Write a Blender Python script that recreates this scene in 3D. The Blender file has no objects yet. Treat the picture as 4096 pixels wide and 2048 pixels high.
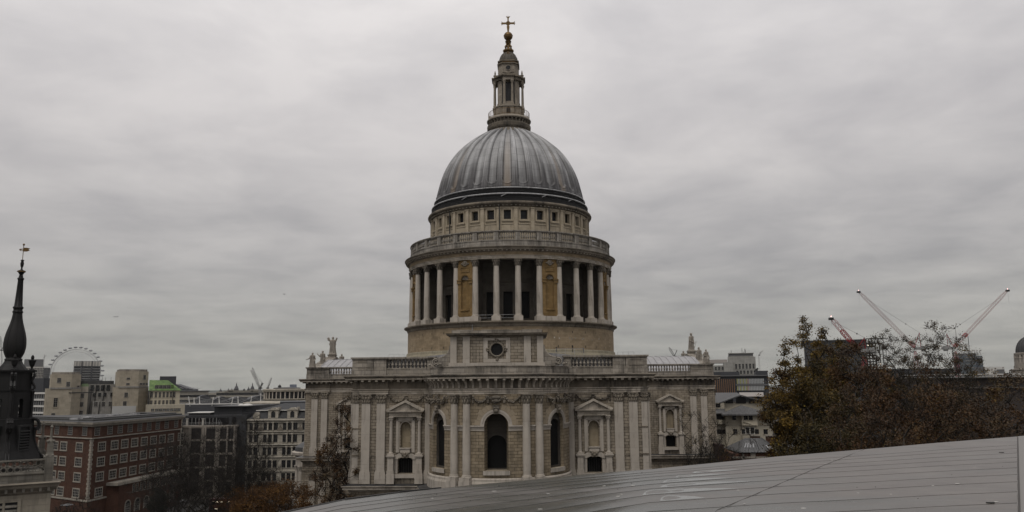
import bpy, math, random
from mathutils import Vector, Matrix
from mathutils import noise as mnoise
S = bpy.context.scene
COL = S.collection
R = math.radians
random.seed(7)

# ---------------------------------------------------------------- camera, sky, sun, exposure
H = 28.0                                    # eye height above the churchyard
PITCH = math.atan(323/2000.0); ROLL = 0.0087
cd = bpy.data.cameras.new('camera'); cam = bpy.data.objects.new('camera', cd); COL.objects.link(cam)
cd.sensor_width = 36; cd.lens = 36*3180/4096.0; cd.clip_start = 0.3; cd.clip_end = 30000
cam.matrix_world = Matrix.Translation((0, 0, H)) @ Matrix.Rotation(math.pi/2+PITCH, 4, 'X') @ Matrix.Rotation(-ROLL, 4, 'Z')
S.camera = cam

W = bpy.data.worlds.new('World'); S.world = W; W.use_nodes = True
nt = W.node_tree; nt.nodes.clear()
def N(t, **k):
    n = nt.nodes.new(t)
    for a, b in k.items(): setattr(n, a, b)
    return n
SUN_EL, SUN_AZ = R(60), R(200)              # behind the camera and a little to the left, above the overcast
out = N('ShaderNodeOutputWorld'); bg = N('ShaderNodeBackground'); bg.inputs[1].default_value = 0.1
sky = N('ShaderNodeTexSky', sky_type='NISHITA'); sky.sun_disc = False; sky.sun_elevation = SUN_EL; sky.sun_rotation = SUN_AZ
tc = N('ShaderNodeTexCoord'); sx = N('ShaderNodeSeparateXYZ'); nt.links.new(tc.outputs['Generated'], sx.inputs[0])
def M(op, a, b=None, c=None):
    n = N('ShaderNodeMath', operation=op)
    for i, v in enumerate((a, b, c)):
        if v is None: continue
        if isinstance(v, (int, float)): n.inputs[i].default_value = v
        else: nt.links.new(v, n.inputs[i])
    return n.outputs[0]
zc = M('MAXIMUM', sx.outputs[2], 0.0)
den = M('ADD', zc, 0.13)
cv = N('ShaderNodeCombineXYZ')
nt.links.new(M('DIVIDE', sx.outputs[0], den), cv.inputs[0]); nt.links.new(M('DIVIDE', sx.outputs[1], den), cv.inputs[1])
cv.inputs[2].default_value = 3.3
n1 = N('ShaderNodeTexNoise'); n1.inputs['Scale'].default_value = 2.1; n1.inputs['Detail'].default_value = 9; n1.inputs['Roughness'].default_value = 0.56; n1.inputs['Distortion'].default_value = 0.25
n2 = N('ShaderNodeTexNoise'); n2.inputs['Scale'].default_value = 0.4; n2.inputs['Detail'].default_value = 3
mp = N('ShaderNodeMapping'); mp.inputs['Scale'].default_value = (1.15, 1.15, 1); mp.inputs['Location'].default_value = (2.2, 0.4, 0)
nt.links.new(cv.outputs[0], mp.inputs[0]); nt.links.new(mp.outputs[0], n1.inputs['Vector']); nt.links.new(mp.outputs[0], n2.inputs['Vector'])
cl = M('ADD', M('MULTIPLY', n1.outputs[0], 0.62), M('MULTIPLY', n2.outputs[0], 0.48))
rp = N('ShaderNodeValToRGB'); rp.color_ramp.elements[0].position = 0.40; rp.color_ramp.elements[0].color = (0.785, 0.785, 0.805, 1)
rp.color_ramp.elements[1].position = 0.66; rp.color_ramp.elements[1].color = (1.065, 1.055, 1.052, 1)
nt.links.new(cl, rp.inputs[0])
# overcast sky: brighter towards the zenith
er = N('ShaderNodeValToRGB'); e = er.color_ramp.elements
e[0].position = 0.0; e[0].color = (0.325, 0.325, 0.300, 1); e[1].position = 1.0; e[1].color = (1.1, 1.07, 1.06, 1)
for p, c in ((0.06, (0.36, 0.355, 0.335)), (0.15, (0.43, 0.418, 0.41)), (0.30, (0.575, 0.555, 0.55)), (0.46, (0.73, 0.708, 0.702))):
    x = e.new(p); x.color = c+(1,)
nt.links.new(zc, er.inputs[0])
mx = N('ShaderNodeMix', data_type='RGBA', blend_type='MULTIPLY'); mx.inputs[0].default_value = 1
nt.links.new(er.outputs[0], mx.inputs[6]); nt.links.new(rp.outputs[0], mx.inputs[7])
mk = N('ShaderNodeVectorMath', operation='SCALE'); nt.links.new(mx.outputs[2], mk.inputs[0]); mk.inputs['Scale'].default_value = 10.8
m2 = N('ShaderNodeMix', data_type='RGBA'); m2.inputs[0].default_value = 0.03
nt.links.new(mk.outputs[0], m2.inputs[6]); nt.links.new(sky.outputs[0], m2.inputs[7])
nt.links.new(m2.outputs[2], bg.inputs[0]); nt.links.new(bg.outputs[0], out.inputs[0])

sd = bpy.data.lights.new('sun', 'SUN'); sd.energy = 1.35; sd.angle = R(18); sd.color = (1.0, 0.95, 0.88)
so = bpy.data.objects.new('sun', sd); COL.objects.link(so)
dv = Vector((math.sin(SUN_AZ)*math.cos(SUN_EL), math.cos(SUN_AZ)*math.cos(SUN_EL), math.sin(SUN_EL)))
so.rotation_euler = dv.to_track_quat('Z', 'Y').to_euler()
vs = S.view_settings; vs.view_transform = 'Standard'; vs.look = 'None'; vs.exposure = 0.0; vs.gamma = 1

# ---------------------------------------------------------------- helpers
def ray(px, py):
    x = px-2048.0; y = 1024.0-py
    xu = x+ROLL*y; yu = y-ROLL*x
    return Vector((xu, 3180*math.cos(PITCH)-yu*math.sin(PITCH), 3180*math.sin(PITCH)+yu*math.cos(PITCH)))
def at(px, py, Y):                 # the point seen at a photo pixel, Y metres ahead
    d = ray(px, py); return Vector((0, 0, H))+d*(Y/d.y)
def at_z(px, py, z):               # the point seen at a photo pixel, z metres above ground
    d = ray(px, py); return Vector((0, 0, H))+d*((z-H)/d.z)

class MB:
    def __init__(s): s.v = []; s.f = []; s.uv = []; s.m = []; s.sm = []; s.mi = 0
    def face(s, pts, uv=None, smooth=False):
        b = len(s.v); s.v.extend([tuple(p) for p in pts]); s.f.append(tuple(range(b, b+len(pts))))
        if uv is None:
            a, bb, c = Vector(pts[0]), Vector(pts[1]), Vector(pts[2])
            n = (bb-a).cross(c-a)
            if n.length < 1e-12 and len(pts) > 3: n = (c-a).cross(Vector(pts[3])-a)
            ax = max(range(3), key=lambda i: abs(n[i]))
            if ax == 2: uv = [(p[0], p[1]) for p in pts]
            elif ax == 1: uv = [(p[0], p[2]) for p in pts]
            else: uv = [(p[1], p[2]) for p in pts]
        s.uv.extend(uv); s.m.append(s.mi); s.sm.append(smooth)
    def grid(s, P, smooth=True, closeu=False, uvf=None, flip=False):
        # P[i][j] points
        b = len(s.v); ni = len(P); nj = len(P[0])
        for r in P: s.v.extend([tuple(p) for p in r])
        for i in range(ni-1):
            for j in range(nj if closeu else nj-1):
                j2 = (j+1) % nj
                q = [b+i*nj+j, b+i*nj+j2, b+(i+1)*nj+j2, b+(i+1)*nj+j]
                if flip: q.reverse()
                s.f.append(tuple(q)); s.m.append(s.mi); s.sm.append(smooth)
                if uvf: 
                    u = [uvf(i, j), uvf(i, j+1), uvf(i+1, j+1), uvf(i+1, j)]
                    if flip: u.reverse()
                    s.uv.extend(u)
                else: s.uv.extend([(s.v[k][0], s.v[k][2]) for k in q])
    def box(s, x0, x1, y0, y1, z0, z1):
        if x0 > x1: x0, x1 = x1, x0
        if y0 > y1: y0, y1 = y1, y0
        s.face([(x0,y0,z0),(x1,y0,z0),(x1,y0,z1),(x0,y0,z1)]); s.face([(x1,y1,z0),(x0,y1,z0),(x0,y1,z1),(x1,y1,z1)])
        s.face([(x1,y0,z0),(x1,y1,z0),(x1,y1,z1),(x1,y0,z1)]); s.face([(x0,y1,z0),(x0,y0,z0),(x0,y0,z1),(x0,y1,z1)])
        s.face([(x0,y0,z1),(x1,y0,z1),(x1,y1,z1),(x0,y1,z1)]); s.face([(x0,y1,z0),(x1,y1,z0),(x1,y0,z0),(x0,y0,z0)])
    def prism(s, poly, a, b, axis='y'):
        # poly 2D points; axis y: (x,z) extruded y a..b ; axis z: (x,y) extruded z ; axis x: (y,z)
        f = {'y': lambda p, t: (p[0], t, p[1]), 'z': lambda p, t: (p[0], p[1], t), 'x': lambda p, t: (t, p[0], p[1])}[axis]
        ar = sum(poly[i][0]*poly[(i+1)%len(poly)][1]-poly[(i+1)%len(poly)][0]*poly[i][1] for i in range(len(poly)))
        if ar < 0: poly = poly[::-1]
        if axis == 'y': a, b = max(a, b), min(a, b)      # b is the near face
        else: a, b = min(a, b), max(a, b)
        s.face([f(p, b) for p in poly]); s.face([f(p, a) for p in poly[::-1]])
        n = len(poly)
        for i in range(n):
            p, q = poly[i], poly[(i+1) % n]
            s.face([f(p, a), f(q, a), f(q, b), f(p, b)])
    def lathe(s, prof, n=24, cx=0, cy=0, a0=0, a1=2*math.pi, smooth=True, cap=True, rot=0):
        full = abs(a1-a0-2*math.pi) < 1e-6
        m = n if full else n+1
        # each profile segment gets its own rings so that mouldings stay crisp
        segs = [(prof[i], prof[i+1]) for i in range(len(prof)-1)]
        for (r0, z0), (r1, z1) in segs:
            if abs(r0-r1)+abs(z0-z1) < 1e-6: continue
            rows = []
            for r, z in ((r0, z0), (r1, z1)):
                rows.append([(cx+r*math.cos(a0+rot+(a1-a0)*k/n), cy+r*math.sin(a0+rot+(a1-a0)*k/n), z) for k in range(m)])
            rr = max(r0, r1)
            s.grid(rows, smooth, full, uvf=lambda i, j: (rr*(a1-a0)*j/n, (z0, z1)[i] if abs(z0-z1) > 1e-3 else (r0, r1)[i]))
        if cap and full:
            for (r, z), up in ((prof[0], False), (prof[-1], True)):
                if r > 1e-4:
                    ring = [(cx+r*math.cos(rot+2*math.pi*k/n), cy+r*math.sin(rot+2*math.pi*k/n), z) for k in range(n)]
                    s.face(ring if up else ring[::-1])
    def smooth_lathe(s, prof, n=24, cx=0, cy=0):
        rows = [[(cx+r*math.cos(2*math.pi*k/n), cy+r*math.sin(2*math.pi*k/n), z) for k in range(n)] for r, z in prof]
        s.grid(rows, True, True, uvf=lambda i, j: (prof[i][0]*2*math.pi*j/n, prof[i][1]))
    def tube(s, p, q, r0, r1=None, n=6, smooth=True, cap=True):
        if r1 is None: r1 = r0
        p, q = Vector(p), Vector(q); d = q-p
        if d.length < 1e-6: return
        d.normalize(); u = d.orthogonal().normalized(); w = d.cross(u)
        A = [tuple(p+(u*math.cos(2*math.pi*k/n)+w*math.sin(2*math.pi*k/n))*r0) for k in range(n)]
        B = [tuple(q+(u*math.cos(2*math.pi*k/n)+w*math.sin(2*math.pi*k/n))*r1) for k in range(n)]
        s.grid([A, B], smooth, True)
        if cap: s.face(A[::-1]); s.face(B)
    def bar(s, p, q, w):
        s.tube(p, q, w*0.7071, n=4, smooth=False)
    def blob(s, c, rx, ry=None, rz=None, nu=8, nv=5):
        ry = ry or rx; rz = rz or rx
        rows = []
        for i in range(nv+1):
            a = -math.pi/2+math.pi*i/nv
            rows.append([(c[0]+rx*math.cos(a)*math.cos(2*math.pi*k/nu), c[1]+ry*math.cos(a)*math.sin(2*math.pi*k/nu), c[2]+rz*math.sin(a)) for k in range(nu)])
        s.grid(rows, True, True)
    def torus(s, c, RR, r, axis='y', nu=28, nv=8):
        rows = []
        for i in range(nu+1):
            a = 2*math.pi*i/nu; row = []
            for k in range(nv):
                b = 2*math.pi*k/nv; q = RR+r*math.cos(b); t = r*math.sin(b)
                x, y = q*math.cos(a), q*math.sin(a)
                row.append({'y': (c[0]+x, c[1]+t, c[2]+y), 'z': (c[0]+x, c[1]+y, c[2]+t), 'x': (c[0]+t, c[1]+x, c[2]+y)}[axis])
            rows.append(row)
        s.grid(rows, True, True)
    def sweep(s, path, prof, closed=False):
        # path in plan, outside on the right hand of travel; prof = (out, z) list, bottom to top
        n = len(path); P = [Vector(p) for p in path]; offs = []
        for i in range(n):
            a = P[i]-P[i-1] if (i > 0 or closed) else P[i+1]-P[i]
            b = P[(i+1) % n]-P[i] if (i < n-1 or closed) else a
            na = Vector((a.y, -a.x)).normalized(); nb = Vector((b.y, -b.x)).normalized()
            m = na+nb; m = m/max(0.2, m.dot(na)) if m.length > 1e-6 else na
            offs.append(m)
        L = [0]
        for i in range(1, n): L.append(L[-1]+(P[i]-P[i-1]).length)
        for k in range(len(prof)-1):
            (o0, z0), (o1, z1) = prof[k], prof[k+1]
            rows = [[(P[i].x+offs[i].x*o, P[i].y+offs[i].y*o, z) for i in range(n)] for o, z in ((o0, z0), (o1, z1))]
            s.grid(rows, False, closed, uvf=lambda i, j: (L[min(j, n-1)], (z0, z1)[i] if abs(z1-z0) > 1e-3 else (o0, o1)[i]))
    def wall(s, mp, u0, u1, z0, z1, ops=(), du=None):
        # mp(u, z, d) -> point, d = distance behind the face. ops: (u, w, zbottom, zspring, kind, depth)
        us = {u0, u1}; zs = {z0, z1}; bb = []
        for (u, w, zb, zp, kind, dep) in ops:
            r = w/2; rise = {'rect': 0, 'arch': r, 'seg': r*0.28}[kind]
            us |= {u-r, u+r}; zs |= {zb, zp+rise}; bb.append((u-r, u+r, zb, zp+rise))
        if du:
            k = max(1, int((u1-u0)/du))
            for i in range(1, k):
                u = u0+(u1-u0)*i/k
                if not any(b[0]-1e-3 < u < b[1]+1e-3 for b in bb): us.add(u)
        us = sorted(us); zs = sorted(zs)
        for i in range(len(us)-1):
            for j in range(len(zs)-1):
                a, b, c, d = us[i], us[i+1], zs[j], zs[j+1]
                if b-a < 1e-5 or d-c < 1e-5: continue
                mu, mz = (a+b)/2, (c+d)/2
                if any(q[0] < mu < q[1] and q[2] < mz < q[3] for q in bb): continue
                s.face([mp(a, c, 0), mp(b, c, 0), mp(b, d, 0), mp(a, d, 0)], [(a, c), (b, c), (b, d), (a, d)])
        for (u, w, zb, zp, kind, dep) in ops:
            pts = s.outline(u, w, zp, kind)
            r = w/2; top = zp+{'rect': 0, 'arch': r, 'seg': r*0.28}[kind]
            if kind != 'rect':
                for (a, za), (b, zb2) in zip(pts[:-1], pts[1:]):
                    s.face([mp(a, za, 0), mp(b, zb2, 0), mp(b, top, 0), mp(a, top, 0)], [(a, za), (b, zb2), (b, top), (a, top)])
            ring = [(u-r, zb)]+pts+[(u+r, zb)]
            for k in range(len(ring)):
                p, q = ring[k], ring[(k+1) % len(ring)]
                s.face([mp(p[0], p[1], 0), mp(p[0], p[1], dep), mp(q[0], q[1], dep), mp(q[0], q[1], 0)], [(0, p[1]), (dep, p[1]), (dep, q[1]+.01), (0, q[1]+.01)])
    @staticmethod
    def outline(u, w, zp, kind, n=16):
        r = w/2
        if kind == 'rect': return [(u-r, zp), (u+r, zp)]
        if kind == 'arch': return [(u-r*math.cos(math.pi*i/n), zp+r*math.sin(math.pi*i/n)) for i in range(n+1)]
        return [(u-r+w*i/8, zp+r*0.28*(1-(2*i/8-1)**2)) for i in range(9)]
    def pane(s, mp, u, w, zb, zp, kind, dep):
        pts = s.outline(u, w, zp, kind); r = w/2
        for (a, za), (b, z2) in zip(pts[:-1], pts[1:]):
            s.face([mp(a, zb, dep), mp(b, zb, dep), mp(b, z2, dep), mp(a, za, dep)])
    def xf(s, M4):
        s.v = [tuple(M4 @ Vector(p)) for p in s.v]; return s
    def build(s, name, mats, parent=None, loc=(0, 0, 0), rz=0):
        me = bpy.data.meshes.new(name); me.from_pydata(s.v, [], s.f)
        ul = me.uv_layers.new(name='UVMap'); flat = [c for p in s.uv for c in p]
        ul.data.foreach_set('uv', flat)
        if not isinstance(mats, (list, tuple)): mats = [mats]
        for m in mats: me.materials.append(m)
        me.polygons.foreach_set('material_index', s.m); me.polygons.foreach_set('use_smooth', s.sm)
        me.update()
        o = bpy.data.objects.new(name, me); COL.objects.link(o)
        o.location = loc; o.rotation_euler = (0, 0, rz)
        if parent: o.parent = parent
        return o

def tag(o, label=None, cat=None, group=None, kind=None):
    if label: o['label'] = label
    if cat: o['category'] = cat
    if group: o['group'] = group
    if kind: o['kind'] = kind
    return o
def empty(name, loc=(0, 0, 0), rz=0, **k):
    o = bpy.data.objects.new(name, None); COL.objects.link(o); o.location = loc; o.rotation_euler = (0, 0, rz)
    o.empty_display_size = 0.5
    return tag(o, **k)
def copy_tree(o, parent=None, loc=None, rz=None, scale=None):
    c = o.copy(); COL.objects.link(c)
    if parent is not None: c.parent = parent
    if loc is not None: c.location = loc
    if rz is not None: c.rotation_euler = (0, 0, rz)
    if scale is not None: c.scale = scale
    for ch in o.children: copy_tree(ch, c)
    return c
def flat(u, z, d): return (u, d, z)

# ---------------------------------------------------------------- materials
TONE = 0.84                                 # everything under the overcast, exposed for the sky
def mat(name, col, rough=0.85, spec=0.3, metal=0.0):
    col = tuple(c*TONE for c in col)
    m = bpy.data.materials.new(name); m.use_nodes = True; b = m.node_tree.nodes['Principled BSDF']
    b.inputs['Base Color'].default_value = (*col, 1); b.inputs['Roughness'].default_value = rough
    b.inputs['Specular IOR Level'].default_value = spec; b.inputs['Metallic'].default_value = metal
    return m
class NT:
    def __init__(s, m): s.t = m.node_tree; s.b = s.t.nodes['Principled BSDF']
    def n(s, t, **k):
        x = s.t.nodes.new(t)
        for a, b in k.items(): setattr(x, a, b)
        return x
    def l(s, a, b): s.t.links.new(a, b)
    def math(s, op, a, b=None):
        x = s.n('ShaderNodeMath', operation=op)
        for i, v in enumerate((a, b)):
            if v is None: continue
            if isinstance(v, (int, float)): x.inputs[i].default_value = v
            else: s.l(v, x.inputs[i])
        return x.outputs[0]
    def noise(s, vec, scale, detail=4, rough=0.55, dist=0):
        x = s.n('ShaderNodeTexNoise'); x.inputs['Scale'].default_value = scale; x.inputs['Detail'].default_value = detail
        x.inputs['Roughness'].default_value = rough; x.inputs['Distortion'].default_value = dist
        s.l(vec, x.inputs['Vector']); return x.outputs[0]
    def map(s, vec, sc=(1, 1, 1), loc=(0, 0, 0)):
        x = s.n('ShaderNodeMapping'); x.inputs['Scale'].default_value = sc; x.inputs['Location'].default_value = loc
        s.l(vec, x.inputs[0]); return x.outputs[0]
    def ramp(s, f, stops):
        x = s.n('ShaderNodeValToRGB'); e = x.color_ramp.elements
        e[0].position = stops[0][0]; e[0].color = (*stops[0][1], 1); e[1].position = stops[-1][0]; e[1].color = (*stops[-1][1], 1)
        for p, c in stops[1:-1]:
            q = e.new(p); q.color = (*c, 1)
        s.l(f, x.inputs[0]); return x.outputs[0]
    def mix(s, f, a, b, blend='MIX'):
        x = s.n('ShaderNodeMix', data_type='RGBA', blend_type=blend)
        for i, v in ((0, f), (6, a), (7, b)):
            if isinstance(v, (int, float)): x.inputs[i].default_value = v
            elif isinstance(v, tuple): x.inputs[i].default_value = (*v, 1)
            else: s.l(v, x.inputs[i])
        return x.outputs[2]
    def bump(s, h, d=0.02, st=0.6):
        x = s.n('ShaderNodeBump'); x.inputs['Distance'].default_value = d; x.inputs['Strength'].default_value = st
        s.l(h, x.inputs['Height']); s.l(x.outputs[0], s.b.inputs['Normal'])
def stone(name, col, bw=None, bh=0.42, joint=0.035, jc=0.35, var=0.12, dirt=0.5, dcol=(0.055, 0.05, 0.045), bump=0.03, streak=0.5, seed=0, dlo=0.50):
    m = mat(name, col, 0.92, 0.2); t = NT(m); col = tuple(c*(TONE-.03) for c in col); dcol = tuple(c*.55 for c in dcol)
    uv = t.n('ShaderNodeUVMap').outputs[0]; ob = t.n('ShaderNodeTexCoord').outputs['Object']
    ob = t.map(ob, (1, 1, 1), (seed*3.1, seed, seed*1.7))
    c2 = tuple(x*(1-var*2.2) for x in col); c3 = (min(1, col[0]*(1+var)), min(1, col[1]*(1+var*0.9)), min(1, col[2]*(1+var*0.7)))
    base = t.ramp(t.noise(ob, 0.55, 6, 0.65), [(0.3, c2), (0.5, col), (0.72, c3)])
    h = None
    if bw:
        br = t.n('ShaderNodeTexBrick'); br.inputs['Scale'].default_value = 1.0
        br.inputs['Brick Width'].default_value = bw; br.inputs['Row Height'].default_value = bh
        br.inputs['Mortar Size'].default_value = joint; br.inputs['Mortar Smooth'].default_value = 0.3; br.inputs['Bias'].default_value = 0.0
        br.inputs['Color1'].default_value = (1+var*0.6,)*3+(1,); br.inputs['Color2'].default_value = (1-var*1.6, 1-var*1.7, 1-var*1.9, 1)
        br.inputs['Mortar'].default_value = (jc, jc, jc, 1)
        t.l(uv, br.inputs['Vector']); base = t.mix(1.0, base, br.outputs[0], 'MULTIPLY')
        h = t.math('SUBTRACT', 1.0, br.outputs['Fac'])
    # soot and rain streaks
    s1 = t.noise(t.map(ob, (2.2, 2.2, 0.22)), 1.0, 5, 0.6); s2 = t.noise(ob, 0.23, 5, 0.62, 0.4)
    f = t.math('ADD', t.math('MULTIPLY', s1, streak), t.math('MULTIPLY', s2, 1-streak))
    fr = t.ramp(f, [(dlo, (0, 0, 0)), (dlo+0.17, (1, 1, 1))])
    base = t.mix(t.math('MULTIPLY', fr, dirt), base, dcol)
    t.l(base, t.b.inputs['Base Color'])
    g = t.math('MULTIPLY', t.noise(ob, 9, 4, 0.7), 0.25)
    t.bump(t.math('ADD', h, g) if h else g, bump, 0.7)
    return m
ASH = stone('ashlar_rusticated', (0.305, 0.264, 0.21), 0.95, 0.42, 0.030, 0.30, 0.13, 0.7, bump=0.05)
ASHB = stone('buff_rusticated_ashlar', (0.29, 0.238, 0.168), 0.95, 0.42, 0.028, 0.34, 0.13, 0.5, bump=0.05, seed=1.5)
PLAIN = stone('portland_stone', (0.425, 0.385, 0.335), 1.7, 2.1, 0.010, 0.88, 0.06, 0.62, streak=0.65, seed=1, dlo=0.51)
PARA = stone('weathered_parapet_stone', (0.325, 0.295, 0.255), 1.25, 0.52, 0.022, 0.45, 0.14, 0.75, streak=0.45, seed=2, dlo=0.47)
CORN = stone('sooty_cornice_stone', (0.20, 0.172, 0.135), None, dirt=0.85, var=0.14, streak=0.3, seed=3, dlo=0.46)
CORNL = stone('washed_cornice_stone', (0.45, 0.405, 0.345), 1.5, 3.0, 0.02, 0.6, var=0.15, dirt=0.7, streak=0.3, seed=3.3, dlo=0.5)
CARV = stone('carved_dark_stone', (0.20, 0.175, 0.142), None, dirt=0.75, var=0.2, streak=0.1, seed=4, dlo=0.46)
DRUM = stone('buff_drum_stone', (0.32, 0.25, 0.165), 1.1, 0.42, 0.012, 0.78, 0.11, 0.42, (0.11, 0.085, 0.055), streak=0.3, seed=5, bump=0.015)
OCHRE = stone('ochre_stone', (0.215, 0.142, 0.062), 1.1, 0.6, 0.012, 0.75, 0.12, 0.45, (0.10, 0.065, 0.035), streak=0.4, seed=6, bump=0.015)
INNER = stone('shaded_grey_stone', (0.085, 0.075, 0.062), 1.3, 0.8, 0.012, 0.7, 0.1, 0.5, seed=7)  # shade behind the colonnade is put into this darker stone colour
ATTIC = stone('buff_attic_stone', (0.40, 0.345, 0.262), 1.3, 0.7, 0.010, 0.78, 0.09, 0.42, (0.13, 0.105, 0.075), seed=8, bump=0.015)
RAILST = stone('grey_gallery_stone', (0.315, 0.292, 0.26), 1.4, 0.8, 0.015, 0.6, 0.12, 0.7, seed=9, dlo=0.46)
LANT = stone('lantern_stone', (0.30, 0.265, 0.22), 1.0, 0.6, 0.01, 0.7, 0.1, 0.5, seed=10)
BLACK = mat('dark_glass', (0.006, 0.006, 0.007), 0.35, 0.3)
GRILLE = mat('black_grille', (0.008, 0.008, 0.008), 0.6, 0.1)
IRON = mat('black_iron', (0.02, 0.019, 0.018), 0.5, 0.4)
GOLD = mat('tarnished_gilding', (0.15, 0.09, 0.035), 0.5, 0.5, 0.75)
BRONZE = mat('darkened_gilding', (0.16, 0.10, 0.04), 0.5, 0.5, 0.6)
def lead_mat(name, col, seam=None, rough=0.5, dark=0.5, spec=0.45):
    m = mat(name, col, rough, spec); t = NT(m); col = tuple(c*TONE for c in col); ob = t.n('ShaderNodeTexCoord').outputs['Object']
    a = t.noise(ob, 0.5, 5, 0.6); b = t.noise(t.map(ob, (3, 3, 0.3)), 1.0, 4, 0.6)
    f = t.math('MULTIPLY', t.math('ADD', a, b), 0.5)
    c = t.ramp(f, [(0.36, tuple(x*dark for x in col)), (0.52, col), (0.66, tuple(x*1.35 for x in col))])
    t.l(c, t.b.inputs['Base Color']); t.l(t.ramp(a, [(0.3, (rough-.1,)*3), (0.7, (rough+.15,)*3)]), t.b.inputs['Roughness'])
    t.bump(t.noise(ob, 3, 3), 0.03, 0.4)
    return m
LEAD = lead_mat('weathered_lead', (0.17, 0.172, 0.178)); LEADD = lead_mat('dark_lead', (0.045, 0.045, 0.046)); LEADL = lead_mat('pale_lead', (0.33, 0.33, 0.335), rough=0.4)
# ================================================================ the cathedral
T0 = R(1.43)
CA = empty('cathedral', (-0.45, 180, 0), -T0, label='grey domed stone cathedral with a colonnaded drum, lead dome and gilded cross', cat='cathedral')
WY = -63.0
def apse_map(RR):
    return lambda u, z, d: ((RR-d)*math.sin(u/RR), WY-(RR-d)*math.cos(u/RR), z)
AM = apse_map(10.0)

# ---- pilasters and columns (built once at the origin, base z=15.5, face at y=0)
def capital(w, round_=False, hgt=1.3, z=25.45, r=None):
    m = MB(); a = w/2
    if round_:
        m.lathe([(r, z), (r*1.1, z+.06), (r*1.0, z+.1), (r*1.05, z+hgt*.5), (r*1.35, z+hgt*.86)], 14, 0, 0)
        m.box(-r*1.5, r*1.5, -r*1.5, r*1.5, z+hgt*.87, z+hgt)
        for row, (zz, rr, nn) in enumerate(((z+.12, r*1.08, 8), (z+.42*hgt, r*1.16, 8))):
            for k in range(nn):
                t = 2*math.pi*(k+.5*row)/nn; m.blob((rr*math.cos(t), rr*math.sin(t), zz+.2*hgt), .16*r/.5, .16*r/.5, .24*hgt, 6, 4)
        for sx in (-1, 1):
            for sy in (-1, 1):
                m.torus((sx*r*1.25, sy*r*1.25, z+hgt*.70), r*.22, r*.11, 'y', 10, 5)
    else:
        m.box(-a, a, 0, .3, z, z+hgt*.8)
        m.box(-a*1.22, a*1.22, -.14, .3, z+hgt*.87, z+hgt)
        m.box(-a*1.03, a*1.03, -.05, .3, z, z+.07)
        for row, (zz, nn) in enumerate(((z+.22, 4), (z+.55*hgt, 3))):
            for k in range(nn):
                m.blob((-a+w*(k+.5)/nn, -.03-.05*row, zz), w/nn*.42, .13, .21*hgt, 6, 4)
        for sx in (-1, 1):
            m.torus((sx*a*.98, -.1, z+hgt*.70), .15, .08, 'y', 12, 5)
        m.blob((0, -.12, z+hgt*.86), .13, .1, .13, 6, 4)
    return m
def make_pilaster(w, dep=.38):
    a = w/2; m = MB(); m.box(-a, a, 0, dep+.3, 15.98, 25.45)
    o = m.build('pilaster', PLAIN, CA)
    c = capital(w); c.build('capital', CARV, o)
    b = MB(); b.box(-a-.06, a+.06, -.06, dep+.3, 15.75, 15.98); b.box(-a-.13, a+.13, -.13, dep+.3, 15.5, 15.75)
    b.box(-a-.16, a+.16, -.16, dep+.3, 14.12, 15.5)
    b.build('pilaster_base', PLAIN, o)
    return o
def place(o, x, y, rz, used):
    if not used:
        o.location = (x, y, 0); o.rotation_euler = (0, 0, rz); return o
    return copy_tree(o, None, (x, y, 0), rz)
P1 = make_pilaster(1.24)
spots = [(-19.4, -63.0, 0), (-17.2, -63.0, 0), (17.2, -63.0, 0), (19.3, -63.0, 0),
         (-39.4, -17.3, 0), (-37.4, -17.3, 0), (39.05, -17.3, 0), (36.95, -17.3, 0),
         (-21.75, -61.6, -math.pi/2), (21.75, -61.6, math.pi/2), (-41.65, -15.3, -math.pi/2), (41.65, -15.3, math.pi/2)]
for i, (x, y, rz) in enumerate(spots): place(P1, x, y, rz, i)
P2 = make_pilaster(.85)
for i, (x, y, rz) in enumerate([(-10.35, -62.95, 0), (10.35, -62.95, 0), (-21.0+.05, -62.62, 0), (21.0-.05, -62.62, 0)]): place(P2, x, y, rz, i)
# round columns of the apse
def make_column():
    m = MB(); m.lathe([(.53, 16.25), (.55, 18.5), (.53, 21), (.48, 25.45)], 20)
    o = m.build('apse_column', PLAIN, CA)
    capital(1.0, True, 1.3, 25.45, .47).build('capital', CARV, o)
    b = MB(); b.lathe([(.66, 15.95), (.7, 16.0), (.66, 16.1), (.58, 16.14), (.6, 16.22), (.53, 16.3)], 20); b.box(-.72, .72, -.72, .72, 15.55, 15.95); b.box(-.8, .8, -.8, .8, 14.1, 15.55)
    b.build('column_base', PLAIN, o)
    return o
C1 = make_column(); C1.location = (0, 0, 0)
for i, a in enumerate((-33.6, -22.8, 22.8, 33.6)):
    t = R(a); place(C1, 10.25*math.sin(t), WY-10.25*math.cos(t), t, i)

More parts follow.
